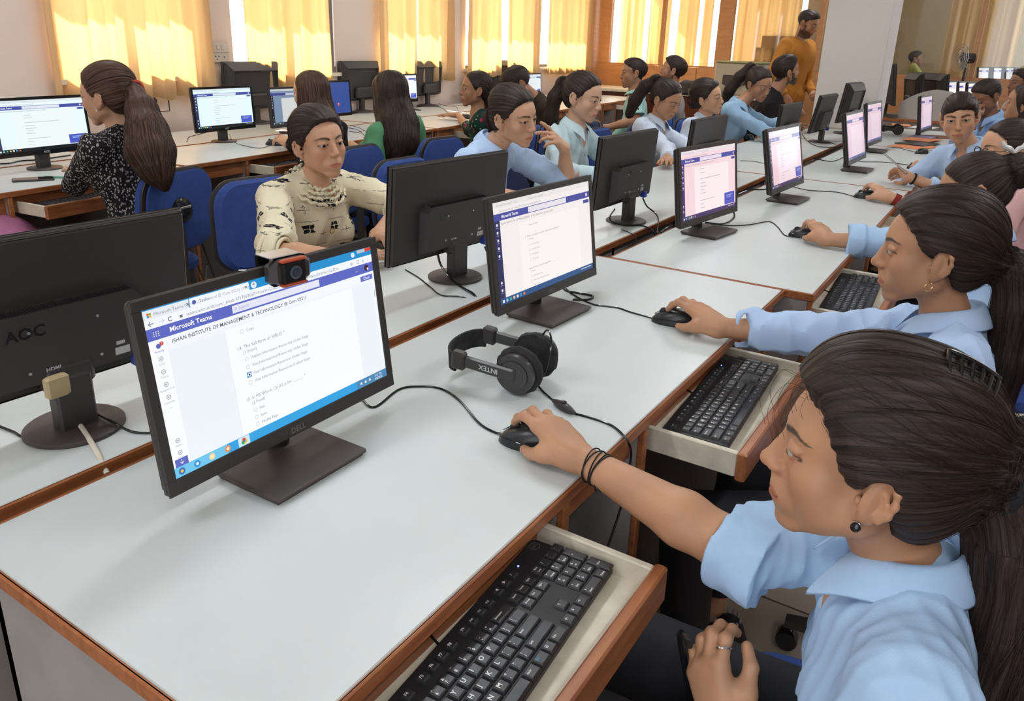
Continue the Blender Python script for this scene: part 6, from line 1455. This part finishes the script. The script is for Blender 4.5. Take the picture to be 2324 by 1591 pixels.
mb.tube([fh.w((-.008, .0985, .014)), fh.w((0, .101, .016)), fh.w((.008, .0985, .014))], .0018, 6); att(D_, mb.build('glasses', M_BLKG, None, True))
# ---- short-haired student looking at the camera (E)
E_ = person(dict(q=1, label='short-haired student in light blue shirt looking towards the camera, holding a phone', H=(4.417, .230, 1.090), az=182.6, pitch=9.9, roll=8, sc=.99, P=(4.62, .02, .47), N=(4.500, .165, .950), taz=150, skin=SK2, shirt=S_BLUE2, gaze=(0, 1, .10),
    hair_ell=[((-.008, .050, .082), (.058, .040, .022)), ((.03, .045, .066), (.038, .036, .024))], face={'male': 0, 'brow': 1.25, 'hl': HL_BACK}, hl=([-.12, -.07, -.045, -.02, .0, .012, .030, .048, .066, .080, .095, .11], [-.30, -.085, -.055, -.035, -.02, .016, .040, .052, .064, .078, .095, .30]), hair='short', strands=400,
    arms={'L': dict(W=at(2062, 402, .80), fwd=at(2012, 372, .83)-at(2062, 402, .80), up=(-.2, -.9, .5), pose='hold', sleeve=1.55, cuff=.03, pole=(.3, -.8, -.6)), 'R': dict(W=at(2098, 382, .80), fwd=at(2055, 372, .83)-at(2098, 382, .80), up=(.2, .9, .5), pose='hold', sleeve=1.5, cuff=.03, pole=(.3, .6, -.6))}))
W, ax_ = hands_axis(E_, 'L'); mb = MB(); ring_mb(mb, W-ax_*.022, ax_, .0275, .0035); ring_mb(mb, W-ax_*.026, ax_, .0275, .0035); att(E_, mb.build('wrist_band', M_THR, None, True))
pa, pb2 = at(2008, 350, .90), at(2060, 395, .815); pm = (pa+pb2)/2; dx_ = nrm(pb2-pa); nx_ = nrm(np.cross(dx_, pm-CAMP)); ny_ = np.cross(nx_, dx_)
ph = empty('phone', (0, 0, 0), 0, 'silver-edged phone held edge-on by the short-haired student', 'phone'); ph.matrix_world = Matrix(((dx_[0], ny_[0], nx_[0], pm[0]), (dx_[1], ny_[1], nx_[1], pm[1]), (dx_[2], ny_[2], nx_[2], pm[2]), (0, 0, 0, 1)))
MB().box(-.075, .075, -.036, .036, -.004, .004, .003).build('body', M_ALU, ph); MB().box(-.072, .072, -.033, .033, -.0046, -.004).box(-.072, .072, -.033, .033, .004, .0046).build('glass', M_BLKG, ph)
for S, n in ((C_, 'third'), (D_, 'fourth'), (E_, 'short-haired')): seat_for(S, 95 if n != 'short-haired' else 150, {'third': 'blue chair under the third girl of the near row', 'fourth': 'blue chair under the girl in glasses', 'short-haired': 'blue chair under the short-haired student'}[n])
# ---- right edge, further back
F1 = person(dict(q=0, noface=1, label='person with long dark hair at the right edge, behind the girl in glasses', H=(5.25, -.03, 1.135), az=80, P=(5.3, -.12, .47), skin=SK3, shirt=S_BLACK, tie=(0, -.08, .02), pony_local=1, pony=[(0, -.03, .03, .090), (0, -.06, -.08, .085), (0, -.07, -.22, .075)]))
G1 = person(dict(q=0, label='student in blue resting a cheek on the hands, far right of the near row', H=(6.55, .20, 1.115), az=130, pitch=30, P=(6.75, -.02, .47), taz=120, skin=SK4, shirt=S_BLUE3, hair='short', face={'male': 1},
    arms={'L': dict(W=(6.36, .25, .98), fwd=(.25, -.05, .5), up=(-.8, .5, .2), pose='fist', sleeve=1.7, pole=(0, .2, -1)), 'R': dict(W=(6.50, .36, .97), fwd=(.0, -.2, .6), up=(-.3, .9, .1), pose='fist', sleeve=1.7, pole=(0, .2, -1))}))
G2 = person(dict(q=0, noface=1, label='far student whose dark hair shows at the right edge above the others', H=(8.1, .02, 1.18), az=120, P=(8.15, -.08, .47), skin=SK4, shirt=S_DUST, hair='short', face={'male': 1}))
for S, lb in ((F1, 'chair under the long-haired person at the right edge'), (G1, 'chair under the student resting on the hands'), (G2, 'chair under the farthest student of the near row')): seat_for(S, 95, lb)

# ---- middle row, facing the camera side
P1 = person(dict(q=2, strands=900, label='girl in cream blouse with black woven squares and smocked neck', H=(1.785, 1.877, 1.035), az=-104, pitch=-4, roll=5, sc=.93, N=(1.792, 1.925, .926), P=(1.81, 2.02, .47), taz=-98, bw=1.05, skin=(.56, .31, .19), shirt=S_IKAT, collar=0, vneck=0, top_name='blouse', fa=.022, ff=60, gaze=(.12, 1, -.25),
    face={'lips': 1.08, 'lid': .35}, tie=(0, -.11, -.01), vol=.018, pony_local=1, pony=[(0, -.085, -.005, .03), (0, -.11, -.03, .035), (0, -.10, -.07, .03)],
    arms={'R': dict(W=(1.500, 1.490, .790), E=(1.435, 1.700, .775), fwd=(.9, -.25, -.05), pose='flat', sleeve=1.10, loose=1.45, thick=1.15), 'L': dict(W=(1.770, 1.625, .790), E=(2.02, 1.72, .83), fwd=HANDS['P1']-V3(1.770, 1.625, .785), pose='mouse', sleeve=1.30, loose=1.35)}))
fh = P1['fh']
for s_ in (-1, 1): e = MB(); e.lathe([(.0030, 0), (.0030, .0015), (.001, .003)], 12, tuple(fh.w((s_*.0835, .000, -.031))), tuple(fh.R@nrm((s_*1, .3, 0)))); att(P1, e.build('ear_stud', M_SILV, None, True))
N_, TR_ = P1['Nn'], P1['TR']; mb = MB()
for k in range(4):
    mb.tube([N_+TR_@V3((.058+.013*k+.003*math.sin(a*17+k))*math.sin(a), .010+(.056+.015*k+.003*math.sin(a*17+k))*math.cos(a), .014-.012*k-.026*math.cos(a)+.003*math.sin(a*23+k*2)) for a in np.linspace(0, 6.28, 120)[:-1]], .0052, 6, True)
att(P1, mb.build('smocked_neck', S_IKAT, None, True))
for s_ in 'RL':
    A0 = P1['arms_'][s_]; t = A0['sleeve']-1; c = A0['E']+(A0['W']-A0['E'])*t; d = nrm(A0['W']-A0['E']); mb = MB()
    for k in range(5): ring_mb(mb, c-d*(.004+.011*k), d, .050+.004*k, .0062, 60, wob=.03, seed=k)
    att(P1, mb.build('smocked_cuff', S_IKAT, None, True))
mb = MB(); ring_mb(mb, N_+TR_@V3(.0, .118, -.140), TR_[:, 1], .0085, .0018); att(P1, mb.build('ring_button', M_GOLD, None, True))
chair(1.865, 2.070, -96, 'blue chair behind the girl in the cream blouse')

P2 = person(dict(q=1, strands=500, label='girl in light blue shirt leaning her temple on a raised hand with a ring', H=(2.658, 1.689, 1.085), az=-97, pitch=8, roll=9, sc=.98, N=(2.640, 1.785, .975), P=(2.66, 2.05, .47), taz=-85, skin=SK2, shirt=S_BLUE2, face={'lid': .1, 'nose': 1.05}, gaze=(.25, 1, .0), fa=.024,
    tie=(0, -.11, .0), vol=.008, pony_local=1, pony=[(0, -.09, .0, .035), (0, -.12, -.02, .04), (0, -.11, -.07, .03)],
    arms={'L': dict(W=(2.925, 1.60, .955), E=(3.005, 1.63, .790), fwd=(-.62, .22, .50), up=(.35, -.75, .55), pose='temple', sleeve=.98, loose=1.2, thick=1.1), 'R': dict(W=(2.62, 1.50, .79), E=(2.46, 1.68, .80), fwd=(.9, -.2, 0), pose='flat', sleeve=1.1, loose=1.15)}, collar_kw=dict(leaf=.056, point=.10)))
fh = P2['fh']; e = MB(); e.lathe([(.0028, 0), (.0028, .0015), (.001, .003)], 12, tuple(fh.w((.0835, .000, -.031))), tuple(fh.R@nrm((1, .3, 0)))); att(P2, e.build('ear_stud', M_GOLD, None, True))
P3 = person(dict(q=1, strands=500, label='girl in pale aqua shirt with a long ponytail, both hands on the desk', H=(3.480, 1.815, 1.126), az=-90, pitch=12, roll=3, sc=.98, P=(3.45, 2.02, .47), taz=-88, skin=(.62, .37, .25), shirt=S_PALE, face={'lid': .3, 'nose': 1.05}, gaze=(.1, 1, -.15), fa=.024,
    tie=(0, -.125, .055), vol=.006, pony_local=1, pony=[(0, -.100, .055, .022), (0, -.135, .045, .030), (.02, -.150, -.03, .034), (.02, -.150, -.13, .034), (.02, -.14, -.22, .026)],
    arms={'R': dict(W=(3.34, 1.58, .79), E=(3.22, 1.76, .80), fwd=(.8, -.4, 0), pose='flat', sleeve=1.7), 'L': dict(W=(3.50, 1.56, .79), E=(3.68, 1.74, .80), fwd=(-.8, -.4, 0), pose='flat', sleeve=1.55)}, collar_kw=dict(leaf=.056, point=.10)))
P4 = person(dict(q=1, strands=500, label='girl in white-blue shirt looking down, high ponytail with a blue tie', H=(4.680, 1.860, 1.066), az=-100, pitch=24, roll=6, sc=.98, P=(4.62, 2.05, .47), taz=-92, skin=SK1, shirt=S_WHITE, face={'lid': 1}, gaze=(0, 1, -.6), fa=.024,
    tie=(0, -.115, .085), vol=.004, pony_local=1, pony=[(0, -.090, .085, .020), (0, -.125, .085, .032), (.03, -.165, .02, .038), (.06, -.18, -.08, .038), (.08, -.17, -.17, .028)],
    arms={'R': dict(W=(4.12, 1.60, .79), E=(4.35, 1.68, .80), fwd=(-.9, -.3, 0), pose='flat', sleeve=1.8), 'L': dict(W=(4.42, 1.56, .79), E=(4.62, 1.66, .80), fwd=(-.9, -.2, 0), pose='flat', sleeve=1.85)}, collar_kw=dict(leaf=.056, point=.10)))
mb = MB(); ring_mb(mb, P4['fh'].w((0, -.108, .086)), P4['fh'].R@V3(0, 1, .1), .022, .006); att(P4, mb.build('hair_tie', mat('blue_tie', rgb('3a62c0'), .6), None, True))
P5 = person(dict(q=1, strands=300, label='girl with a red hair scrunchie talking, shown above a monitor back', H=(5.262, 1.787, 1.060), az=-92, pitch=-4, roll=12, P=(5.25, 2.02, .47), skin=SK2, shirt=S_WHITE, face={'lid': .3}, gaze=(.2, 1, -.1),
    tie=(0, -.105, .0), vol=.012, pony_local=1, pony=[(0, -.08, .0, .035), (0, -.11, -.01, .035), (0, -.11, -.03, .03)]))
mb = MB()
for i in range(3): ring_mb(mb, P5['fh'].w((0, -.098-.008*i, -.002)), P5['fh'].R@V3(0, 1, 0), .036, .010, wob=.08, seed=i)
att(P5, mb.build('scrunchie', mat('red_scrunchie', rgb('7c1e2c'), .9), None, True))
P6 = person(dict(q=1, strands=400, label='girl in dusty blue shirt pointing at the table, big ponytail swept behind', H=(5.935, 1.643, 1.141), az=-118, pitch=20, roll=6, P=(5.86, 1.92, .47), N=(5.89, 1.76, 1.00), taz=-92, skin=SK3, shirt=S_DUST, face={'lid': 1}, gaze=(0, 1, -.5), fa=.024,
    tie=(0, -.12, .09), vol=.006, pony_local=1, pony=[(0, -.095, .085, .022), (0, -.135, .085, .035), (.05, -.165, .0, .040), (.10, -.175, -.10, .040), (.12, -.16, -.20, .028)],
    arms={'R': dict(W=(6.06, 1.42, .82), E=(5.82, 1.50, .81), fwd=(.95, -.1, -.1), pose='point', sleeve=1.65, cuff=.04), 'L': dict(W=(6.20, 1.43, .86), E=(6.12, 1.62, .86), fwd=(.9, -.4, -.1), up=(0, .3, 1), pose='point', sleeve=1.55, cuff=.04)}, collar_kw=dict(leaf=.056, point=.10)))
P7 = person(dict(q=1, strands=300, label='bearded man in black T-shirt turning to the standing man in orange', H=(6.763, 1.663, 1.224), az=-48, pitch=-10, roll=8, P=(6.84, 1.98, .47), sc=1.07, N=(6.745, 1.730, 1.072), taz=-70, skin=SK3, shirt=S_BLACK, bw=1.15, fat=1.1, neck=1.15, hair='short', face={'male': 1, 'beard': .9, 'jaw': 1.08}, collar=0, vneck=0, gaze=(.3, 1, .3),
    arms={'L': dict(W=(7.10, 1.56, .88), fwd=(-.3, .3, .5), up=(.3, -.9, .2), pose='fist', sleeve=1.7), 'R': dict(W=(6.7, 1.52, .80), fwd=(.5, -.5, 0), pose='flat', sleeve=.9)}))
P8 = person(dict(q=1, strands=0, stand=1, label='man standing in an orange sweatshirt before the partition, looking down', H=(7.98, 1.830, 1.640), az=-100, pitch=24, roll=4, sc=1.02, P=(8.00, 1.93, .96), taz=-115, skin=SK3, shirt=S_ORANGE, bw=1.2, fat=1.25, neck=1.15, hair='crop', face={'male': 1, 'beard': .85, 'jaw': 1.08}, collar=0, vneck=0, gaze=(0, 1, -.6), trousers=M_BLACKT,
    arms={'L': dict(W=(7.95, 1.66, 1.00), E=(8.20, 1.80, 1.10), fwd=(-.8, -.2, 0), up=(0, -.8, .4), pose='fist', sleeve=1.75), 'R': dict(W=(7.72, 1.86, .98), E=(7.66, 2.02, 1.18), fwd=(.2, -.4, -.8), up=(-.6, -.6, .2), pose='fist', sleeve=1.85)}))
for S, lb in ((P2, 'blue chair hidden behind the girl leaning on her hand'), (P3, 'navy chair behind the girl in pale aqua'), (P4, 'blue chair behind the girl looking down'), (P5, 'chair behind the girl with the red scrunchie'), (P6, 'chair behind the pointing girl')):
    seat_for(S, -90, lb, M_NAVY if S is P3 else None)
chair(6.90, 2.04, -80, 'navy chair behind the bearded man', M_NAVY)

# ---- window row, backs to the camera
Q1 = person(dict(q=1, strands=900, label='girl with red hair tie and black dress of small white leaves, back to the camera', H=(1.735, 2.985, 1.122), az=118, pitch=4, roll=-4, sc=.98, P=(1.80, 2.93, .47), N=(1.760, 2.955, 1.000), taz=100, skin=SK2, shirt=S_LEAF, top_name='dress', collar=0, vneck=0, fa=.024, hair_mat=M_HAIRB,
    tie=(.045, -.115, .045), vol=.012, pony=[(*atd(284, 205, 3.00), .030), (*atd(306, 212, 2.95), .034), (*atd(322, 250, 2.90), .056), (*atd(334, 300, 2.86), .074), (*atd(342, 345, 2.84), .086), (*atd(352, 378, 2.84), .066), (*atd(364, 402, 2.85), .040), (*atd(374, 424, 2.86), .016)],
    arms={'L': dict(W=(1.80, 3.36, .79), E=(1.640, 3.13, .78), fwd=(.2, 1, 0), pose='flat', sleeve=1.3), 'R': dict(W=(2.00, 3.36, .79), fwd=(0, 1, 0), pose='flat', sleeve=1.3)}))
mb = MB(); 
for i in range(3): ring_mb(mb, atd(299+3*i, 204+i, 2.96), nrm(atd(308, 212, 2.98)-atd(282, 205, 3.02)), .035, .0085, wob=.05, seed=i)
att(Q1, mb.build('hair_tie', mat('red_tie', rgb('b02a20'), .6), None, True))
fh = Q1['fh']; e = MB(); e.lathe([(.0035, 0), (.0035, .002)], 10, tuple(fh.w((-.082, .000, -.032))), tuple(fh.R@nrm((-1, .3, 0)))); att(Q1, e.build('ear_stud', M_SILV, None, True))
mb = MB(); mb.tube([fh.w((-.078, -.045, .055)), fh.w((-.070, -.060, .075))], .0014, 6); mb.tube([fh.w((-.020, -.082, .115)), fh.w((-.004, -.094, .108))], .0014, 6); att(Q1, mb.build('hair_pins', M_SILV, None, True))
ch1 = chair(1.745, 3.000, 104, 'blue chair with black rim and round back bracket behind the leafy-print dress', group='blue swivel chairs')
bk = MB(); bk.lathe([(.052, 0), (.050, .012), (.030, .018)], 26, (0, -.300, .71), (0, -1, 0.1)); o = bk.build('bracket', M_BLKG, ch1, True); o.matrix_parent_inverse = Matrix.Identity(4)
bk = MB(); bk.box(-.036, .036, -.322, -.316, .717, .727, .003); o = bk.build('bracket_bar', M_SCREW, ch1)
Q2 = person(dict(q=1, noface=1, strands=700, label='girl with long straight brown hair in black, hand on a mouse', H=(2.94, 3.15, 1.085), az=100, pitch=6, sc=.97, P=(2.95, 2.98, .47), taz=96, skin=SK2, shirt=S_BLACK, collar=0, vneck=0, hair_mat=M_HAIRB, hair='tied',
    tie=(0, -.02, -.30), hl=HL_BACK, hair_ell=[((.07, -.02, -.03), (.026, .055, .09)), ((-.07, -.02, -.03), (.026, .055, .09)), ((0, -.05, -.03), (.075, .06, .10))], pony=[(*atd(704, 205, 4.10), .080), (*atd(718, 245, 4.05), .085), (*atd(738, 285, 4.0), .080), (*atd(752, 312, 3.98), .062), (*atd(760, 330, 3.98), .030)],
    arms={'L': dict(W=at(655, 328, .785), fwd=HANDS['Q2']-at(655, 328, .775), pose='mouse', sleeve=1.5, pole=(-.2, -.6, -.8)), 'R': dict(W=(3.2, 3.45, .79), fwd=(0, 1, 0), pose='flat', sleeve=1.5)}))
Q3 = person(dict(q=1, noface=1, strands=700, label='girl in a green dress with very long straight dark hair', H=(3.43, 3.03, 1.085), az=92, pitch=4, sc=.99, P=(3.46, 2.92, .47), taz=88, skin=SK2, shirt=S_GREEN, top_name='dress', collar=0, vneck=0, fa=.024, ff=60, hair='tied',
    tie=(0, -.02, -.40), hl=HL_BACK, hair_ell=[((.07, -.02, -.03), (.026, .055, .09)), ((-.07, -.02, -.03), (.026, .055, .09)), ((0, -.05, -.03), (.075, .06, .10))], pony=[(*atd(880, 200, 4.40), .092), (*atd(892, 245, 4.40), .108), (*atd(903, 285, 4.36), .118), (*atd(906, 318, 4.34), .112), (*atd(898, 342, 4.32), .070)],
    arms={'L': dict(W=(3.30, 3.22, .79), E=(3.22, 2.99, .74), fwd=(.1, 1, 0), pose='flat', sleeve=1.45, loose=1.6), 'R': dict(W=(3.7, 3.3, .79), fwd=(0, 1, 0), pose='flat', sleeve=1.25, loose=1.5)}))
Q4 = person(dict(q=1, strands=300, label='girl in dark green flowered top seen in profile facing left', H=(4.231, 3.000, 1.077), az=132, pitch=-2, roll=-4, sc=.99, P=(4.36, 2.86, .47), taz=125, skin=SK3, shirt=S_FLOR, collar=0, vneck=0, tie=(0, -.10, -.03), pony_local=1, pony=[(0, -.07, -.01, .035), (.0, -.09, -.05, .035), (0, -.085, -.10, .03)],
    arms={'L': dict(W=at(1040, 262, .79), fwd=(-.6, .8, 0), pose='flat', sleeve=1.2)}))
Q5 = person(dict(q=1, noface=1, strands=200, label='boy in dark olive shirt bending forward beside the floral girl', H=(4.640, 2.930, 1.105), az=140, pitch=42, sc=1.0, P=(4.98, 2.76, .47), N=(4.76, 2.86, 1.02), taz=140, skin=SK3, shirt=S_OLIVE, bw=1.15, fat=1.1, collar=0, vneck=0, hair='short', face={'male': 1}))
Q6 = person(dict(q=1, noface=1, strands=200, label='boy in teal polo shirt with a dark red round badge on the sleeve', H=(5.90, 2.640, 1.175), az=122, pitch=2, sc=1.0, P=(5.98, 2.56, .47), taz=110, skin=SK3, shirt=S_TEAL, bw=1.15, neck=1.15, hair='crop', face={'male': 1}, vneck=0, collar_kw=dict(leaf=.035, point=.05),
    arms={'L': dict(W=(5.58, 2.68, .78), E=(5.72, 2.50, .84), fwd=(-.2, .8, 0), pose='flat', sleeve=.72, loose=1.35, thick=1.1)}))
mb = MB(); a = Q6['sh_']['L']*.60+Q6['arms_']['L']['E']*.40; dv = nrm(CAMP-a); mb.lathe([(.028, 0), (.027, .001)], 22, tuple(a+dv*.066), tuple(dv)); att(Q6, mb.build('badge', mat('maroon_print', rgb('5a1c28'), .8), None))
Q7 = person(dict(q=1, strands=200, label='young man in grey-white shirt with trimmed beard facing the partition', H=(6.408, 2.511, 1.196), az=106, pitch=-8, sc=1.0, P=(6.50, 2.42, .47), taz=110, skin=SK3, shirt=S_GREYS, bw=1.15, neck=1.1, hair='short', face={'male': 1, 'beard': .6}, vneck=0, collar_kw=dict(leaf=.04, point=.06)))
for S, az_, lb, m_ in ((Q2, 96, 'blue chair behind the long brown hair in black', None), (Q3, 88, 'blue chair behind the girl in the green dress', None), (Q4, 115, 'blue chair under the girl in dark green flowers', None), (Q5, 130, 'navy chair under the boy in olive', M_NAVY),
                   (Q6, 110, 'blue chair under the boy in teal', None), (Q7, 110, 'navy chair behind the young man in grey-white', M_NAVY)): seat_for(S, az_, lb, m_, dx=-.12 if S is Q2 else 0)
# ---- beyond the glass
R1 = person(dict(q=0, strands=0, label='boy in striped top behind the glass right of the pillar', H=atd(2078, 135, 12.2), az=-80, P=atd(2085, 215, 12.0)*V3(1, 1, 0)+V3(0, 0, .60), N=atd(2070, 155, 12.2), skin=SK4, shirt=S_YEL, hair='short', face={'male': 1}, collar=0, vneck=0))
R2 = person(dict(q=0, strands=0, noface=1, label='second head with dark hair behind the striped-top boy', H=atd(2103, 118, 13.3), az=-80, P=atd(2110, 200, 13.2)*V3(1, 1, 0)+V3(0, 0, .7), N=atd(2105, 138, 13.3), skin=SK3, shirt=S_BLACK, hair='short', face={'male': 1}, collar=0, vneck=0))

# ---- button plackets down the shirt fronts
def placket(S, z0=-.085, z1=-.36, n=16):
    N_, TR_, sf = S['Nn'], S['TR'], S['shirt_sdf']; sc_ = S.get('sc', 1.0); rows = []
    for z in np.linspace(z0, z1, n):
        for x in (-.016, -.014, .014, .016):
            p = (N_+TR_@np.array((x, .20, z))*sc_)[None]; d = -TR_[:, 1]
            for _ in range(14): p = p+d*np.clip(sf.ev(p), -.02, .05)[:, None]*.9
            rows.append(p[0]-d*(.0022 if abs(x) < .015 else -.001))
    V = np.array(rows); F = np.array([(i*4+j, i*4+j+1, i*4+j+5, i*4+j+4) for i in range(n-1) for j in range(3)]); att(S, mesh_np('placket', V, F, S['shirt'], None, True))
    for i in range(1, n-1, 4):
        c = (V[i*4+1]+V[i*4+2])/2; b = MB(); b.lathe([(.0048, 0), (.0050, .001), (.0040, .0018)], 12, tuple(c), tuple(TR_[:, 1])); att(S, b.build('button', M_BTN, None, True))
M_BTN = mat('button_blue', rgb('7f9bbf'), .3)
for S in (P2, P3, P4, P6, E_): placket(S)
# ------------------------------------------------------------------ far clutter
def far_at(px, py, x): r = ray(px, py); return CAMP+r*(x/r[0])
# printer on the counter
pr_ = far_at(1698, 190, 10.6); pt = empty('printer', (10.35, pr_[1], .84), math.radians(-90), 'large grey-cream printer on the counter by the orange partition', 'printer')
M_PRN = mat('printer_shell', rgb('b5ab96'), .5); M_PRT = mat('printer_top', rgb('a9a878'), .5)
MB().box(-.32, .27, -.22, .22, 0, .40, .02).build('body', M_PRN, pt); MB().box(-.33, .28, -.23, .23, .40, .425, .008).build('lid', M_PRT, pt)
MB().box(-.20, .10, -.235, -.215, .13, .25, .02).build('paper_slot', M_BLK2, pt); MB().box(-.15, .05, -.29, -.22, .12, .135, .004).build('output_tray', M_BLK2, pt)
MB().box(.28, .52, -.20, .20, 0, .34, .02).build('side_unit', M_GREY, pt); MB().lathe([(.03, 0), (.03, .01)], 16, (.40, -.205, .22), (0, -1, 0)).build('dial', M_BLK, pt)
def clutter(px, py, x, sx, sy, sz, m, label, name, cat, az=0, z=None):
    p = far_at(px, py, x); r = empty(name, (p[0], p[1], p[2] if z is None else z), math.radians(az), label, cat); MB().box(-sx/2, sx/2, -sy/2, sy/2, 0, sz, min(sx, sy, sz)*.18).build('body', m, r); MB().box(-sx/2+.01, sx/2-.01, -sy/2-.004, -sy/2+.002, sz*.3, sz*.7, .001).build('front', M_BLKG, r); return r
clutter(1565, 158, 9.6, .22, .20, .18, M_BLK, 'small black box on the counter behind the grey-shirted man', 'speaker', 'speaker', z=.84)
clutter(1590, 172, 9.5, .30, .22, .10, M_BLK2, 'dark device lying on the counter beside the black box', 'device', 'device', 10, z=.84)
clutter(1630, 172, 9.7, .16, .18, .07, M_BLK2, 'small dark router on the counter left of the printer', 'router', 'router', 20, z=.84)
# cardboard boxes behind the glass pane
for i, (px, py, x, sx, sz, lb) in enumerate(((1735, 125, 11.5, .20, .20, 'small carton behind the glass above the printer'), (1765, 118, 11.6, .42, .42, 'large carton behind the glass left of the standing man'))):
    p = far_at(px, py, x); c = empty('carton', (p[0], p[1], .75), 0, lb, 'carton', 'cartons behind the glass'); MB().box(-.12, .12, -sx/2, sx/2, 0, p[2]-.75+sz*.5, .003).build('body', mat('carton', rgb('a8794a'), .8), c); MB().box(-.121, .121, -.02, .02, 0, p[2]-.748+sz*.5).build('tape', mat('tape', rgb('c0a070'), .4), c)
# monitors crowding the cross desk and the next room
def far_mon(px, py, x, a, lb, ui=None, z=.755, kind='old', sc_=1.25):
    p = far_at(px, py, x); return monitor(kind, Matrix.Translation((p[0], p[1], z)) @ Matrix.Rotation(math.radians(a), 4, 'Z'), lb, ui, tilt=8, scale=sc_)
teq = ('teamsq', lambda u: ui_teams(u, 0, False, 'e8d8e8', '5a6aa0', 'f2e6ee'))
far_mon(2018, 235, 9.45, 12, 'dark monitor seen edge-on right against the pillar edge', sc_=1.5); far_mon(2075, 228, 9.8, 20, 'large dark monitor tilted behind the green-capped bottle')
far_mon(2110, 225, 10.1, 40, 'black monitor back among the crowd on the cross desk'); far_mon(2136, 224, 9.9, 15, 'black monitor back just above the white domed box')
far_mon(2165, 205, 10.4, 350, 'pale narrow screen left of the standing fan', teq, kind='square'); far_mon(2190, 210, 10.5, 350, 'pale narrow screen next to the fan', teq, kind='square'); far_mon(2212, 205, 10.3, 350, 'pale screen at the foot of the brown post', teq, kind='square')
for i, px in enumerate((2232, 2248, 2262, 2276, 2290, 2303)):
    far_mon(px, 172, 12.4+.35*i, (348, 10)[i % 2], ('pale narrow screen right of the brown post, first of the far row', 'thin dark monitor second in the far row right of the post', 'pale narrow screen third in the far row', 'thin dark monitor fourth in the far row', 'pale narrow screen fifth in the far row', 'thin dark monitor last in the far row')[i], teq if i % 2 == 0 else None, z=.95, kind='square', sc_=1.1)
fd = empty('far_desk', (0, 0, 0), 0, 'orange wood counter carrying the far row of screens', 'counter'); MB().box(12.2, 15.0, -1.6, .70, .90, .95, .004).build('counter_top', M_CREAM, fd); MB().box(12.22, 12.26, -1.6, .69, 0, .90).build('front_panel', M_ORANGE, fd)
fd2 = empty('low_cabinet', (0, 0, 0), 0, 'orange wood cabinet behind the dark monitors at the pillar', 'cabinet'); MB().box(11.3, 11.7, .75, 1.58, 0, 1.02, .004).build('body', M_ORANGE, fd2); MB().box(11.29, 11.30, 1.10, 1.11, .1, 1.0).build('door_gap', M_DARKF, fd2)
# domed white cover
dp = far_at(2120, 262, 9.6); dm = MB(); pts = [(-.34, 0)]+[(-.34+.68*t, .30*math.sin(math.pi*(.14+.72*t))**.8) for t in np.linspace(0, 1, 15)]+[(.34, 0)]
dm.add([(dp[0]-.14, dp[1]+x, .755+z) for x, z in pts]+[(dp[0]+.14, dp[1]+x, .755+z) for x, z in pts], [(i, i+1, len(pts)+i+1, len(pts)+i) for i in range(len(pts)-1)]+[tuple(range(len(pts)-1, -1, -1)), tuple(range(len(pts), 2*len(pts)))])
tag(dm.build('monitor_cover', mat('offwhite_shell', rgb('b9b0aa'), .5), None, True), 'rounded off-white machine cover behind the short-haired student', 'cover')
# standing fan
f0 = far_at(2196, 132, 10.9); fn = empty('standing_fan', (f0[0], f0[1], 0), math.radians(-62), 'standing fan with round wire guard before the brown post', 'fan'); FM = Matrix.Rotation(math.radians(90), 4, 'Y') @ Matrix.Translation((0, 0, 0))
g = MB()
for k in range(5): ring_mb(g, (-.09+.0*k, 0, f0[2]), (1, .15, 0), .03+.032*k, .003, 32)
for i in range(24): a = i/24*6.28; g.tube([(-.10, 0, f0[2]), (-.09, .08*math.cos(a), f0[2]+.08*math.sin(a)), (-.03, .160*math.cos(a), f0[2]+.160*math.sin(a))], .0018, 4)
g.build('guard', M_ALU, fn, True)
b3 = MB()
for i in range(3):
    a = i*2.094; c, s_ = math.cos(a), math.sin(a); P = [(-.055, .015, 0), (-.035, .07, -.035), (-.03, .13, -.02), (-.06, .135, .04), (-.07, .07, .04)]; b3.add([(x, y*c-z*s_, f0[2]+y*s_+z*c) for x, y, z in P], [(0, 1, 2, 3, 4)])
b3.build('blades', M_GREY, fn); MB().lathe([(.06, 0), (.055, .12)], 20, (-.05, 0, f0[2]), (1, 0, 0)).build('motor', M_BLK, fn, True); MB().lathe([(.015, .02), (.015, f0[2])], 12).lathe([(.20, 0), (.20, .03)], 24).build('stand', M_BLK, fn, True)
# jumble of cables on the floor under the window row
for i, (a, b, lb) in enumerate((((430, 560), (470, 640), 'black cable hanging under the window row, left strand'), ((455, 545), (500, 660), 'black cable hanging under the window row, longest strand'), ((470, 600), (430, 670), 'black cable sagging to the floor below the blue chair'))):
    p, q = at(*a, .45), at(*b, .02); tag(MB().tube(spline([p, (p+q)/2+V3(.05, .04, -.1), q, q+V3(.2, .05*i, 0)], 8), .004, 6).build('cable', M_BLKG, None, True), lb, 'cable', 'cables on the floor')
pb_ = at(20, 545, .62); bagS = Sdf(); bagS.ell(at(5, 575, .50), (.16, .12, .16), None, .03); bagS.ell(at(40, 560, .44), (.12, .10, .12), None, .05); bagS.disp(fold(26, .016, 4)); V, Q = snet(bagS, .008); tag(mesh_np('bag', V, Q, cloth('pink_satin', rgb('c07aa0'), .4), None, True), 'pink satin bag at the left edge under the window row desk', 'bag')
